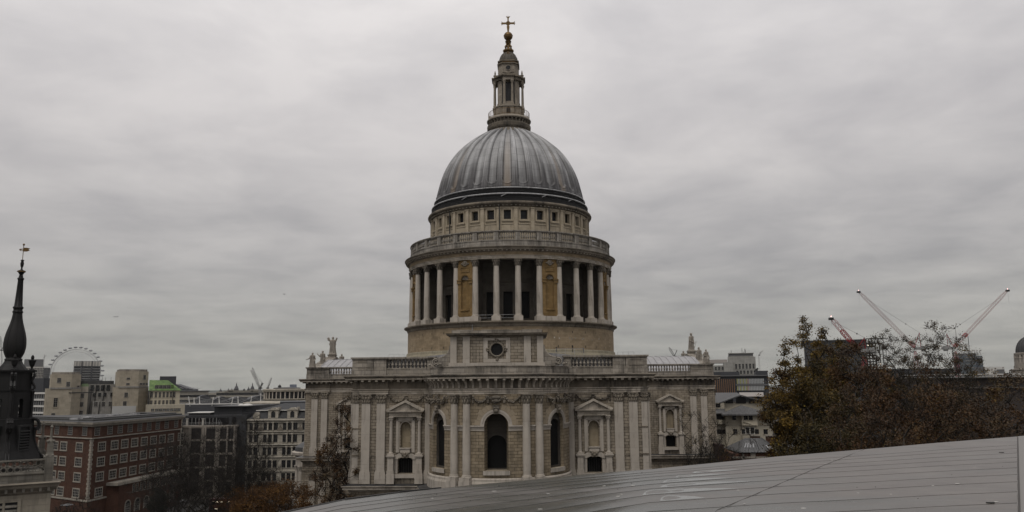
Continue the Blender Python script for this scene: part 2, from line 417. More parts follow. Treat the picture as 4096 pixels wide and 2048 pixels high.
# ---- walls
def wall_part(name, mb, m, parent=CA): return mb.build(name, m, parent)
WIN_D = .7
NICHE = stone('niche_tan_stone', (0.29, 0.242, 0.17), 1.1, .9, .008, .85, .08, .4, seed=45)
for sgn in (-1, 1):
    # flank of the choir beside the apse
    m = MB()
    xs = (-21.4, -9.6) if sgn < 0 else (9.6, 21.4)
    cx = -13.62 if sgn < 0 else 13.58
    mp = lambda u, z, d: (u, -62.6+d, z)
    m.wall(mp, xs[0], xs[1], 15.5, 26.8, [(cx, 2.06, 15.5, 17.45, 'seg', .9), (cx, 1.42, 19.1, 22.05, 'arch', .55)])
    m.box(xs[0]-(.05 if sgn < 0 else 0), xs[1]+(.05 if sgn > 0 else 0), -62.75, -62.3, 14.12, 15.499)
    xo = -21.4 if sgn < 0 else 21.4
    a, b = (-17.0, -62.6) if sgn < 0 else (-62.6, -17.0)
    m.face([(xo, a, 14.1), (xo, b, 14.1), (xo, b, 26.8), (xo, a, 26.8)])
    # string courses between the pilasters
    for x0, x1 in (((-21.4, -20.05), (-18.76, -17.84), (-16.55, -16.3)) if sgn < 0 else ((20.0, 21.4), (17.84, 18.66), (16.3, 16.55))):
        m.box(x0, x1, -62.72, -62.6, 17.95, 18.15); m.box(x0, x1, -62.69, -62.6, 21.75, 21.95)
    wall_part('choir_wall', m, ASH)
    n = MB(); n.pane(mp, cx, 1.42, 19.1, 22.05, 'arch', .54); n.build('niche_back', NICHE, CA)
    n = MB(); n.pane(mp, cx, 2.06, 15.5, 17.45, 'seg', .8)
    w = n.build('window', GRILLE, CA)
    g = MB()
    for k in range(1, 6): g.box(cx-1.03+2.06*k/6-.02, cx-1.03+2.06*k/6+.02, -61.86, -61.82, 15.5, 17.4)
    g.build('grille', IRON, w)
    # transept east wall
    m = MB(); xs = (-41.3, -21.4) if sgn < 0 else (21.4, 41.3); tx = 32.2*sgn
    mt = lambda u, z, d: (u, -17.0+d, z)
    m.wall(mt, xs[0], xs[1], 15.5, 26.8, [(tx, 1.9, 15.5, 17.4, 'seg', .9), (tx, 1.42, 19.1, 22.05, 'arch', .55)])
    m.box(xs[0]-(.05 if sgn < 0 else 0), xs[1]+(.05 if sgn > 0 else 0), -17.15, -16.7, 14.12, 15.499)
    xo = 41.3*sgn; a, b = (17.0, -17.0) if sgn < 0 else (-17.0, 17.0)
    m.face([(xo, a, 0), (xo, b, 0), (xo, b, 26.8), (xo, a, 26.8)])
    wall_part('transept_wall', m, ASH)
    n = MB(); n.pane(mt, tx, 1.42, 19.1, 22.05, 'arch', .54); n.build('niche_back', NICHE, CA)
    n = MB(); n.pane(mt, tx, 1.9, 15.5, 17.4, 'seg', .8); n.build('window', GRILLE, CA)
ASHP = stone('voussoir_stone', (0.315, 0.262, 0.19), None, dirt=.35, seed=18)
# ---- apse
SCREEN = stone('dark_recess_stone', (0.075, 0.066, 0.056), 1.3, 0.8, 0.012, 0.7, 0.1, 0.5, seed=17)  # recess shade of the apse windows is put into the stone colour
m = MB(); ua = R(90)*10
ops = [(0, 3.2, 16.85, 22.66, 'arch', 1.9), (-R(55)*10, 3.2, 16.85, 22.66, 'arch', .5), (R(55)*10, 3.2, 16.85, 22.66, 'arch', .5)]
m.wall(AM, -ua, ua, 15.5, 26.8, ops, du=.55)
wall_part('apse_wall', m, ASHB)
m = MB(); m.lathe([(10.35, 13.5), (10.35, 15.2), (10.22, 15.5), (10.22, 15.75), (10.02, 15.9)], 72, 0, WY, math.pi, 2*math.pi); m.build('apse_plinth', PLAIN, CA)
AR = apse_map(8.1)
def arch_frame(m, mp, u0, r, zs, wd, dep, ext=.0):
    n = 18
    pr = [(r, -.0), (r, -.10), (r+wd*.45, -.10), (r+wd*.45, -.16), (r+wd, -.16), (r+wd, .02)]
    rows = []
    for q, d in pr:
        rows.append([mp(u0-q*math.cos(math.pi*i/n), zs+q*math.sin(math.pi*i/n), d) for i in range(n+1)])
    m.grid(rows, False, False, flip=True)
for k, (u0, *_r) in enumerate(ops):
    f = MB(); arch_frame(f, AM, u0, 1.6, 22.66, .52, 0)
    fr = f.build('arch_window', PLAIN, CA)
    RW_ = 8.1 if k == 0 else 9.52; AR = apse_map(RW_); ub = u0/10*RW_
    # stone screen set back in the opening, with its own arched light
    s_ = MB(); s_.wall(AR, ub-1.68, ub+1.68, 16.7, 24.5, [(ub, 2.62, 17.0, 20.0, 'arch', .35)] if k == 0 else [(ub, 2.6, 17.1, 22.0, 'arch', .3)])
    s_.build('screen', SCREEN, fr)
    g = MB(); 
    if k == 0: g.pane(AR, ub, 2.62, 17.0, 20.0, 'arch', .33)
    else: g.pane(AR, ub, 2.6, 17.1, 22.0, 'arch', .28)
    g.build('pane', GRILLE, fr)
    q = MB()
    bxs = [(-.45, .45, 24.15, 25.3, -.42)]
    for (a, b, z0, z1, d) in bxs:
        P = [[AM(u0+a*.7, z0, .05), AM(u0+a*.7, z0, d*.6), AM(u0+b*.7, z0, d*.6), AM(u0+b*.7, z0, .05)], [AM(u0+a, z1, .05), AM(u0+a, z1, d), AM(u0+b, z1, d), AM(u0+b, z1, .05)]]
        q.grid(P, False); q.face([P[1][i] for i in range(4)])
    for (du, z, r_) in ((0, 24.6, .3), (-.22, 24.95, .18), (.22, 24.95, .18), (0, 24.95, .2)): q.blob(AM(u0+du, z, -.34), r_, r_, r_, 7, 5)
    q.build('keystone', CARV, fr)
    q = MB()
    P = [[AM(u0+x, z, d) for x in (-1.75, -1, 0, 1, 1.75)] for z, d in ((16.3, .0), (16.3, -.16), (16.82, -.16), (16.86, .9))]
    q.grid(P, False, flip=True)
    q.face([P[0][0], P[0][0], P[1][0], P[2][0]][1:]); q.build('sill', PLAIN, fr)
# impost band
m = MB(); U = []
cols = [R(a)*10 for a in (-90, 90)]
def band(m, mp, ua, ub, prof, n=10):
    P = [[mp(ua+(ub-ua)*i/n, z, -o) for i in range(n+1)] for o, z in prof]
    m.grid(P, False, uvf=lambda i, j: (ua+(ub-ua)*j/n, prof[i][1]))
    m.face([P[i][0] for i in range(len(prof))][::-1]); m.face([P[i][-1] for i in range(len(prof))])
ip = [(0, 21.95), (.06, 21.97), (.06, 22.2), (.12, 22.25), (.12, 22.42), (.26, 22.5), (.26, 22.66), (0, 22.67)]
edges = [-ua, -R(55)*10-1.6, -R(55)*10+1.6, -1.6, 1.6, R(55)*10-1.6, R(55)*10+1.6, ua]
for a, b in zip(edges[::2], edges[1::2]): band(m, AM, a, b, ip, 12)
m.build('impost_band', PLAIN, CA)
# wedge-shaped voussoirs standing a little proud of the wall round each arch
for u0 in (0, -R(55)*10, R(55)*10):
    m = MB(); n = 12
    for i in range(n):
        if i in (5, 6): continue
        a0, a1 = math.pi*(i+.025)/n, math.pi*(i+.975)/n
        def pt(a, r_): return (u0-r_*math.cos(a), 22.7+r_*math.sin(a))
        ro = [2.95, 2.75, 2.95, 2.8, 2.9, 2.7][min(i, n-1-i)]
        F = [pt(a0, 2.14), pt(a1, 2.14), pt(a1, ro), pt(a0, ro)]
        F = [(x, min(z, 25.3)) for x, z in F]
        f0 = [AM(x, z, -.03) for x, z in F]; b0_ = [AM(x, z, .02) for x, z in F]
        m.face(f0[::-1]); 
        for j in range(4): m.face([f0[j], f0[(j+1) % 4], b0_[(j+1) % 4], b0_[j]])
    m.build('voussoirs', ASHP, CA)
# ---- niches with pediments on the flanks
def make_aedicule():
    m = MB()
    # wall frame round the niche
    for x0, x1 in ((-1.36, -1.04), (1.04, 1.36)): m.box(x0, x1, -.22, 0, 18.45, 23.5)
    m.box(-1.36, 1.36, -.22, 0, 22.95, 23.5)
    for x0, x1 in ((-1.04, -.86), (.86, 1.04)): m.box(x0, x1, -.12, 0, 18.45, 22.95)
    m.box(-.86, .86, -.121, 0, 22.8, 22.95)
    o = m.build('niche', PLAIN, CA)
    p = MB(); 
    p.sweep([(-2.3, 0), (-2.3, -.62), (2.3, -.62), (2.3, 0)], [(0, 23.5), (0, 23.75), (.05, 23.76), (.05, 23.95), (.1, 24.0), (.14, 24.1), (.34, 24.2), (.36, 24.34), (0, 24.36)])
    p.face([(-2.3, 0, 23.5), (-2.3, -.62, 23.5), (2.3, -.62, 23.5), (2.3, 0, 23.5)][::-1])
    p.prism([(-2.2, 24.36), (2.2, 24.36), (0, 25.45)], 0, -.6)
    for s1 in (-1, 1):
        p.prism([(s1*2.78, 24.36), (s1*2.78, 24.55), (0, 25.88), (0, 25.55), (s1*2.3, 24.36)], 0, -.98)
    p.build('pediment', CORNL, o)
    for sx in (-1, 1):
        c = MB(); cx = sx*2.05
        c.lathe([(.25, 18.55), (.25, 20), (.21, 22.95)], 14, cx, -.36); c.lathe([(.33, 18.3), (.33, 18.42), (.27, 18.5), (.25, 18.56)], 14, cx, -.36)
        c.lathe([(.22, 22.9), (.25, 23.1), (.36, 23.36)], 12, cx, -.36); c.box(cx-.36, cx+.36, -.72, 0, 23.36, 23.5)
        for k in range(6):
            t = 2*math.pi*k/6; c.blob((cx+.27*math.cos(t), -.36+.27*math.sin(t), 23.12), .1, .1, .16, 5, 4)
        c.build('column', PLAIN, o)
        d = MB(); d.box(cx-.42, cx+.42, -.78, 0, 15.98, 17.75); d.box(cx-.52, cx+.52, -.88, 0, 17.75, 17.92); d.box(cx-.62, cx+.62, -.98, 0, 17.92, 18.08); d.box(cx-.5, cx+.5, -.86, 0, 18.08, 18.3)
        d.box(cx-.5, cx+.5, -.86, 0, 15.5, 15.98); d.box(cx-.58, cx+.58, -.94, 0, 14.13, 15.5)
        d.build('pedestal', PLAIN, o)
    k = MB()
    k.prism([(-1.62, 17.5), (-1.03, 17.5), (-1.03, 17.62), (-.45, 17.78), (-.45, 18.3), (-1.0, 18.3), (-1.62, 17.95)], 0, -.3)
    k.prism([(1.62, 17.5), (1.03, 17.5), (1.03, 17.62), (.45, 17.78), (.45, 18.3), (1.0, 18.3), (1.62, 17.95)], 0, -.3)
    k.box(-1.62, -1.1, -.2, 0, 15.5, 17.5); k.box(1.1, 1.62, -.2, 0, 15.5, 17.5)
    k.box(-.72, .72, -.42, 0, 18.44, 18.98); k.box(-.8, .8, -.52, 0, 18.98, 19.1); k.box(-1.6, 1.6, -.5, 0, 14.9, 15.42)
    k.build('window_surround', PLAIN, o)
    q = MB(); q.prism([(-.4, 17.7), (.4, 17.7), (.56, 18.44), (-.56, 18.44)], 0, -.5)
    for x, z, r_ in ((0, 18.0, .26), (-.28, 18.2, .16), (.28, 18.2, .16), (0, 18.3, .18)): q.blob((x, -.5, z), r_, .2, r_, 7, 5)
    q.build('mask', CARV, o)
    ia = MB(); arch_frame(ia, lambda u, z, d: (u, d, z), 0, .71, 22.05, .1, 0)
    ia.box(-.86, -.71, -.05, 0, 21.95, 22.08); ia.box(.71, .86, -.05, 0, 21.95, 22.08); ia.build('niche_arch', PLAIN, o)
    return o
AE = make_aedicule()
for i, (x, y) in enumerate(((-13.62, -62.6), (13.58, -62.6), (-32.2, -17.0), (32.2, -17.0))): place(AE, x, y, 0, i)
# ---- carved swags between the capitals
def make_swag(width, n, heavy=False):
    m = MB(); rnd = random.Random(3 if heavy else 5)
    for k in range(n):
        x0 = -width/2+width*k/n; w = width/n
        c = max(6, int(w/.17))
        for i in range(c+1):
            t = i/c; x = x0+w*(.06+.88*t); z = 26.35-.62*math.sin(math.pi*t)**.8
            for j in range(2 if not heavy else 3):
                m.blob((x+rnd.uniform(-.06, .06), -.1-rnd.uniform(0, .12 if not heavy else .4), z+rnd.uniform(-.14, .14)*(1 if not heavy else 2.3)), rnd.uniform(.09, .16), rnd.uniform(.1, .18), rnd.uniform(.09, .16), 6, 4)
        for xx in (x0+.08, x0+w-.08):
            for z in (26.4, 26.15, 25.9, 25.68): m.blob((xx, -.1, z), .13, .14, .16, 6, 4)
    return m
for sx in (-1, 1): 
    m = make_swag(5.0, 2); m.v = [(x, y-62.6, z) for x, y, z in m.v]; m.v = [(x+13.6*sx, y, z) for x, y, z in m.v]; m.build('carved_swag', CARV, CA)
def bend(m, u0, RR=10.0):
    m.v = [AM(u0+x, z, y) for x, y, z in m.v]; return m
bend(make_swag(6.4, 3), 0).build('carved_swag', CARV, CA)
e_ = MB(); e_.blob((0, -.1, 26.3), .7, .3, .28, 10, 6); e_.blob((0, -.15, 25.85), .45, .25, .3, 10, 6); bend(e_, 0).build('carved_urn', CARV, CA)
for sx in (-1, 1): bend(make_swag(6.6, 3, True), sx*R(61)*10).build('carved_swag', CARV, CA)

# ---- main entablature
arc = [(10.0*math.sin(R(a)), WY-10.0*math.cos(R(a))) for a in range(-86, 87, 4)]
b1 = .38
LWY = -62.62
epath = [(-41.3, 17), (-41.3, -17.0+.0), (-41.3, -17.3), (-36.4, -17.3), (-36.4, -17.0), (-21.45, -17.0), (-21.45, LWY), (-20.35, LWY), (-20.35, LWY-b1), (-16.25, LWY-b1), (-16.25, LWY), (-10.9, LWY), (-10.9, LWY-b1), (-10.05, LWY-b1)] + arc + \
        [(10.05, LWY-b1), (10.9, LWY-b1), (10.9, LWY), (16.25, LWY), (16.25, LWY-b1), (20.35, LWY-b1), (20.35, LWY), (21.45, LWY), (21.45, -17.0), (36.4, -17.0), (36.4, -17.3), (41.3, -17.3), (41.3, -17), (41.3, 17)]
epath = [p for i, p in enumerate(epath) if i == 0 or (Vector(p)-Vector(epath[i-1])).length > .02]
m = MB(); m.sweep(epath, [(0, 26.75), (.04, 26.76), (.04, 27.0), (.09, 27.01), (.09, 27.26), (.2, 27.36), (.22, 27.48), (.03, 27.5)]); m.build('architrave', CORNL, CA)
m = MB(); m.sweep(epath, [(.03, 27.5), (.03, 28.62), (.2, 28.7), (.2, 28.78)]); m.build('frieze', CORN, CA)
m = MB(); m.sweep(epath, [(.2, 28.78), (.95, 28.82), (.95, 29.04), (1.0, 29.06)]); m.build('corona', CORNL, CA)
m = MB(); m.sweep(epath, [(1.0, 29.06), (1.12, 29.2), (1.18, 29.34), (1.1, 29.42), (.1, 29.46)]); m.build('cornice', LEADD if 0 else CARV, CA)
# brackets along the frieze
def console(sc=1.0):
    m = MB(); m.prism([(0, 27.55), (-.16*sc, 27.55), (-.14*sc, 27.9), (-.3*sc, 28.25), (-.62*sc, 28.5), (-.66*sc, 28.76), (0, 28.76)], -.15, .15, 'x'); return m
fb = MB(); db = MB(); nb = 0
for i in range(len(epath)-1):
    a, b = Vector(epath[i]), Vector(epath[i+1]); L = (b-a).length
    if a.y > 10 and b.y > 10: continue
    inap = abs(a.x) < 10 and a.y < -63
    if inap: continue
    d = (b-a)/L; n = Vector((d.y, -d.x)); k = max(1, round(L/.98))
    if L < .5: continue
    for j in range(k):
        p = a+d*(L*(j+.5)/k); ang = math.atan2(d.y, d.x)
        c = console(.28); M4 = Matrix.Translation((p.x, p.y, 0)) @ Matrix.Rotation(ang, 4, 'Z')
        b0 = len(fb.v); c.xf(M4); fb.f += [tuple(q+b0 for q in f) for f in c.f]; fb.v += c.v; fb.uv += c.uv; fb.m += c.m; fb.sm += c.sm
        e0 = MB(); e0.box(-.17, .17, -.85, 0, 28.56, 28.8); e0.xf(M4); b0 = len(db.v); db.f += [tuple(q+b0 for q in f) for f in e0.f]; db.v += e0.v; db.uv += e0.uv; db.m += e0.m; db.sm += e0.sm
def add(dst, src):
    b0 = len(dst.v); dst.f += [tuple(q+b0 for q in f) for f in src.f]; dst.v += src.v; dst.uv += src.uv; dst.m += [dst.mi]*len(src.f); dst.sm += src.sm
fb.build('frieze_brackets', CORN, CA); fb = MB()
for k in range(-14, 15):
    t = R(k*5.9); c = console(1.05); c.v = [(x*(1.0 if 1 else 1), y-10.03, z) for x, y, z in c.v]
    c.xf(Matrix.Translation((0, WY, 0)) @ Matrix.Rotation(t, 4, 'Z')); add(fb, c)
    e0 = MB(); e0.box(-.17, .17, -10.9, -10, 28.56, 28.8); e0.xf(Matrix.Translation((0, WY, 0)) @ Matrix.Rotation(t, 4, 'Z')); add(db, e0)
fb.build('apse_brackets', CORNL, CA); db.build('modillions', CORNL, CA)

# ---- parapets and balustrades
def baluster(m, x, y, z0, z1, r=.16, n=8):
    h = z1-z0; pr = [(.75, 0), (.75, .1), (.45, .13), (.5, .2), (1.0, .36), (.95, .46), (.5, .72), (.42, .84), (.75, .88), (.75, 1)]
    m.lathe([(r*a, z0+h*b) for a, b in pr], n, x, y, cap=False)
def parapet_run(m, x0, x1, y, th, z0, zp, zc, z1):
    m.box(x0, x1, y, y+th, z0, zp)
def balustrade(x0, x1, y, nb_, z0=29.46, zp=30.5, zt=31.75, z1=32.1):
    m = MB(); m.box(x0, x1, y, y+.7, z0, zp-.12); m.box(x0, x1, y-.06, y+.76, zp-.12, zp)
    m.box(x0, x1, y-.02, y+.72, zt, zt+.12); m.box(x0, x1, y-.12, y+.82, zt+.12, z1)
    for k in range(nb_): baluster(m, x0+(x1-x0)*(k+.5)/nb_, y+.35, zp, zt, .2)
    return m.build('balustrade', PARA, CA)
def pedestal(x0, x1, y, z0=29.46, z1=32.1, dep=.95, panel=True, yb=None):
    m = MB(); yb = yb if yb is not None else y+dep
    m.box(x0, x1, y, yb, z0, z0+.95); m.box(x0+.04, x1-.04, y+.08, yb, z0+.95, z1-.35)
    m.box(x0-.04, x1+.04, y-.02, yb+.02, z1-.35, z1-.22); m.box(x0-.18, x1+.18, y-.14, yb+.1, z1-.22, z1)
    if panel and x1-x0 > 1.6:
        a, b = x0+.45, x1-.45; z2, z3 = z0+1.15, z1-.55
        for q in ((a, b, z2, z2+.1), (a, b, z3-.1, z3), (a, a+.1, z2+.1, z3-.1), (b-.1, b, z2+.1, z3-.1)): m.box(q[0], q[1], y+.02, y+.1, q[2], q[3])
    return m.build('parapet_pedestal', PARA, CA)
for s1 in (-1, 1):
    xs = sorted((s1*10.55, s1*16.5)); balustrade(xs[0], xs[1], -62.85, 11)
    xs = sorted((s1*16.5, s1*18.4)); pedestal(xs[0], xs[1], -63.1, panel=False)
    xs = sorted((s1*18.4, s1*21.55)); pedestal(xs[0], xs[1], -63.15)
    xs = sorted((s1*9.4, s1*10.55)); pedestal(xs[0], xs[1], -63.1, panel=False)
    # transept parapet
    xs = sorted((s1*21.5, s1*36.6)); balustrade(xs[0], xs[1], -17.2, 28, 29.46, 30.35, 31.45, 31.8)
    xs = sorted((s1*36.6, s1*41.2)); pedestal(xs[0], xs[1], -17.5, 29.46, 31.8, 1.2)
    # the flank walls' own parapet, running back from the corner
    m = MB(); xa, xb = sorted((s1*21.45, s1*20.8)); m.box(xa, xb, -62.2, -17.3, 29.46, 31.8); xa, xb = sorted((s1*21.6, s1*20.65)); m.box(xa, xb, -62.2, -17.4, 31.8, 32.09); m.build('flank_parapet', PARA, CA)
    m = MB(); xa, xb = sorted((s1*41.2, s1*40.5)); m.box(xa, xb, -16.2, 17, 29.46, 31.5); m.build('flank_parapet', PARA, CA)
# curved parapet above the apse
m = MB(); m.lathe([(10.0, 29.44), (10.0, 30.38), (10.1, 30.42), (10.1, 30.52), (9.4, 30.53)], 60, 0, WY, math.pi, 2*math.pi); m.build('apse_parapet', PARA, CA)
m = MB(); m.prism([(9.6*math.cos(a), WY+9.6*math.sin(a)) for a in [math.pi+math.pi*i/24 for i in range(25)]], 29.3, 30.2, 'z'); m.build('apse_roof', LEADD, CA)
# ---- attic block with the round window
AY = -70.0
m = MB()
ma = lambda u, z, d: (u, AY+d, z)
# the oculus is cut as a ring of quads in a square of wall
m.wall(ma, -6.4, 6.4, 30.5, 34.6, [(0, 2.5, 31.5, 34.0, 'rect', .12)])
n = 32; rr = .82; zc_ = 32.76
for k in range(n):
    a0, a1 = 2*math.pi*k/n, 2*math.pi*(k+1)/n
    def sq(a):
        c, s_ = math.cos(a), math.sin(a); q = 1.25/max(abs(c), abs(s_)); return (c*q, zc_-.01+s_*q)
    p0, p1 = (rr*math.cos(a0), zc_+rr*math.sin(a0)), (rr*math.cos(a1), zc_+rr*math.sin(a1)); q0, q1 = sq(a0), sq(a1)
    m.face([(p1[0], AY+.12, p1[1]), (p0[0], AY+.12, p0[1]), (q0[0], AY+.12, q0[1]), (q1[0], AY+.12, q1[1])][::-1][::-1])
    m.face([(p0[0], AY+.12, p0[1]), (p1[0], AY+.12, p1[1]), (p1[0], AY+.7, p1[1]), (p0[0], AY+.7, p0[1])])
for xo, (a, b) in ((-6.4, (AY+9, AY)), (6.4, (AY, AY+9))): m.face([(xo, a, 30.5), (xo, b, 30.5), (xo, b, 34.6), (xo, a, 34.6)])
m.face([(6.4, AY+9, 30.5), (-6.4, AY+9, 30.5), (-6.4, AY+9, 34.6), (6.4, AY+9, 34.6)])
m.build('attic_wall', ASH, CA)
m = MB()
for x0, x1 in ((-6.4, -5.52), (-4.68, -3.72), (5.52, 6.4), (3.72, 4.68)): m.box(x0, x1, AY-.3, AY, 30.95, 34.59)
for x0, x1 in ((-1.85, -1.25), (1.25, 1.85)): m.box(x0, x1, AY-.1, AY, 31.0, 34.35)
m.box(-1.25, 1.25, AY-.1, AY, 34.0, 34.35); m.box(-1.25, 1.25, AY-.1, AY, 31.0, 31.5)
m.box(-6.6, 6.6, AY-.5, AY, 30.5, 30.95)
m.build('attic_pilasters', PLAIN, CA)
m = MB(); m.sweep([(-6.4, AY+9), (-6.4, AY-.3), (-3.6, AY-.3), (-3.6, AY-.12), (3.6, AY-.12), (3.6, AY-.3), (6.4, AY-.3), (6.4, AY+9)], [(0, 34.58), (.06, 34.6), (.12, 34.68), (.5, 34.74), (.52, 34.86), (.62, 34.98), (0, 35.02)])
m.box(-6.4, 6.4, AY-.1, AY+9, 34.9, 35.0); m.build('attic_cornice', CORN, CA)
m = MB()
for x0, x1, h in ((-6.25, -5.6, .45), (-5.6, -3.4, .5), (-3.4, -2.15, .4), (-2.15, 1.8, .5), (1.8, 3.4, .4), (3.4, 6.25, .48)): m.box(x0+.01, x1-.01, AY-.15, AY+1.2, 35.0, 35.0+h)
m.build('attic_blocking', PARA, CA)
g = MB(); g.torus((0, AY-.02, zc_), .93, .12, 'y', 32, 8)
rnd = random.Random(8)
for k in range(44):
    a = 2*math.pi*k/44; r_ = 1.02+rnd.uniform(-.05, .06); g.blob((r_*math.cos(a), AY-.02, zc_+r_*math.sin(a)), rnd.uniform(.06, .1), .1, rnd.uniform(.06, .1), 6, 4)
for a in (0, 90, 180, 270):
    for k in range(7):
        c = (1.28+rnd.uniform(-.18, .18)); s_ = rnd.uniform(-.2, .2); ar = R(a)
        g.blob((c*math.cos(ar)-s_*math.sin(ar), AY-.12, zc_+c*math.sin(ar)+s_*math.cos(ar)), .12, .14, .12, 6, 4)
ocw = g.build('round_window', CARV, CA)
g = MB(); g.face([(rr*1.02*math.cos(2*math.pi*k/24), AY+.6, zc_+rr*1.02*math.sin(2*math.pi*k/24)) for k in range(24)]); g.build('pane', BLACK, ocw)
# scrolls
for s1 in (-1, 1):
    g = MB(); pts = []
    for i in range(13):
        t = i/12*math.pi/2; pts.append((6.4+1.75*(1-math.cos(t)), 33.35-1.75*math.sin(t)))
    # concave sweep
    poly = [(s1*6.4, 30.5)]+[(s1*p[0], p[1]) for p in pts]+[(s1*8.15, 30.5)]
    g.prism(poly, AY+.55, AY+.05)
    for i in range(12):
        p, q = pts[i], pts[i+1]; g.tube((s1*p[0], AY+.2, p[1]), (s1*q[0], AY+.2, q[1]), .17, n=7)
    prev = None
    for i in range(36):
        a = i/35*math.pi*4.2; r_ = .62-.5*i/35; p = (s1*(8.4+r_*math.cos(a+1.9)), AY+.15, 31.15+r_*math.sin(a+1.9))
        if prev: g.tube(prev, p, .11, n=6)
        prev = p
    g.prism([(s1*8.4+.55*math.cos(a), 31.15+.55*math.sin(a)) for a in [2*math.pi*k/20 for k in range(20)]], AY+.6, AY+.2)
    for k in range(7): g.blob((s1*(7.6+rnd.uniform(0, 2.0)), AY+.1, 30.75+rnd.uniform(-.1, .15)), .16, .18, .14, 6, 4)
    g.build('scroll', PARA, CA)
# ---- roofs behind the parapets
LROLL = lead_mat('lead_roof_with_rolls', (0.30, 0.295, 0.30), rough=0.45, dark=.7)
m = MB(); m.prism([(-20.8, 30.0), (-19.5, 31.2), (0, 33.4), (19.5, 31.2), (20.8, 30.0)], -61.8, -16); m.build('choir_roof', LROLL, CA)
for s1 in (-1, 1):
    m = MB(); x0, x1 = sorted((s1*20, s1*39.6))
    m.prism([(-16.2, 30.2), (-12, 32.2), (-7, 33.5), (0, 33.9), (7, 33.5), (12, 32.2), (16.2, 30.2)], x0, x1, 'x')
    k = x0
    while k < x1:
        for a, b in (((-16.2, 30.2), (-12, 32.2)), ((-12, 32.2), (-7, 33.5)), ((-7, 33.5), (0, 33.9))): m.tube((k, a[0], a[1]+.03), (k, b[0], b[1]+.03), .09, n=6)
        k += 1.35
    m.build('transept_roof', LROLL, CA)
    # gable of the transept front
    m = MB(); xa, xb = sorted((s1*39.6, s1*41.4)); m.prism([(-13.5, 31.4), (0, 34.1), (13.5, 31.4)], xa, xb, 'x')
    xa, xb = sorted((s1*39.3, s1*41.8)); m.prism([(-14.6, 31.55), (-14.2, 31.45), (0, 34.15), (14.2, 31.45), (14.6, 31.55), (0, 34.5)], xa, xb, 'x')
    m.box(s1*40.4-.8, s1*40.4+.8, -.8, .8, 34.0, 34.8); m.box(s1*40.4-.92, s1*40.4+.92, -.92, .92, 34.8, 34.98)
    m.build('transept_gable', PARA, CA)
    m = MB()
    for k in range(7): m.box(s1*40.4-.9, s1*40.4+.9, -17+k*.0, -16.5, 31.8, 31.82)
    # lower storey
    m = MB()
    lp = [(-21.5, -17.0), (-21.5, -62.8), (-10.6, -62.8)]+[(10.6*math.sin(R(a)), WY-10.6*math.cos(R(a))) for a in range(-84, 1, 6)] if s1 < 0 else [(10.6*math.sin(R(a)), WY-10.6*math.cos(R(a))) for a in range(0, 85, 6)]+[(10.6, -62.8), (21.5, -62.8), (21.5, -17.0)]
    m.sweep(lp, [(0, -4), (0, 11.2), (.1, 11.25), (.1, 12.0), (.0, 12.0), (.0, 13.0)]); m.build('lower_wall', ASH, CA)
    m = MB(); m.sweep(lp, [(0, 13.0), (.25, 13.15), (.3, 13.3), (.9, 13.38), (.9, 13.6), (1.1, 13.8), (1.1, 13.9)]); m.build('lower_cornice', CORNL, CA)
    m = MB(); m.sweep(lp, [(1.1, 13.9), (-.6, 14.16)]); m.build('lead_ledge', LEADD, CA)
    m = MB(); lt = [(-41.5, 17), (-41.5, -17.2), (-21.5, -17.2)] if s1 < 0 else [(21.5, -17.2), (41.5, -17.2), (41.5, 17)]
    m.sweep(lt, [(0, -4), (0, 11.2), (.1, 11.25), (.1, 12.0), (.0, 12.0), (.0, 12.9)]); m.build('lower_wall', ASH, CA)
    m = MB(); m.sweep(lt, [(0, 12.9), (.25, 13.1), (.3, 13.25), (.9, 13.35), (.9, 13.6), (1.1, 13.8), (1.1, 13.95)]); m.build('lower_cornice', CORNL, CA)
    m = MB(); m.sweep(lt, [(1.1, 13.95), (-.4, 14.14)]); m.build('lead_ledge', LEADD, CA)
    # lower pilasters of the transept
    for x in (39.4, 37.4):
        m = MB(); m.box(s1*x-.62, s1*x+.62, -17.6, -17.2, 0, 9.5); lpil = m.build('lower_pilaster', PLAIN, CA)
        c = capital(1.24, False, 1.3, 9.5); c.v = [(a+s1*x, b-17.6, z) for a, b, z in c.v]; c.build('capital', CARV, lpil)
# semicircular south porch
m = MB(); pc = (-41.5, 0)
m.lathe([(6.2, 10.9), (6.2, 12.2), (6.3, 12.2), (6.3, 13.0), (7.0, 13.3), (7.1, 13.8), (6.4, 14.0)], 40, pc[0], pc[1], math.pi/2, 3*math.pi/2); po = m.build('porch', PLAIN, CA)
m = MB(); m.lathe([(6.4, 14.0), (6.3, 14.9), (5.9, 15.1), (4.6, 15.9), (2.5, 16.6), (0.1, 16.9)], 40, pc[0], pc[1], math.pi/2, 3*math.pi/2); m.build('porch_roof', LEADD, po)
for k in range(6):
    a = math.pi/2+R(15)+R(30)*k; x, y = pc[0]+5.7*math.cos(a), pc[1]+5.7*math.sin(a)
    m = MB(); m.lathe([(.75, 1.2), (.6, 1.5), (.6, 4), (.52, 9.7), (.52, 9.8), (.62, 10.2), (.8, 10.8), (.8, 10.9)], 20, x, y); m.build('porch_column', PLAIN, po)
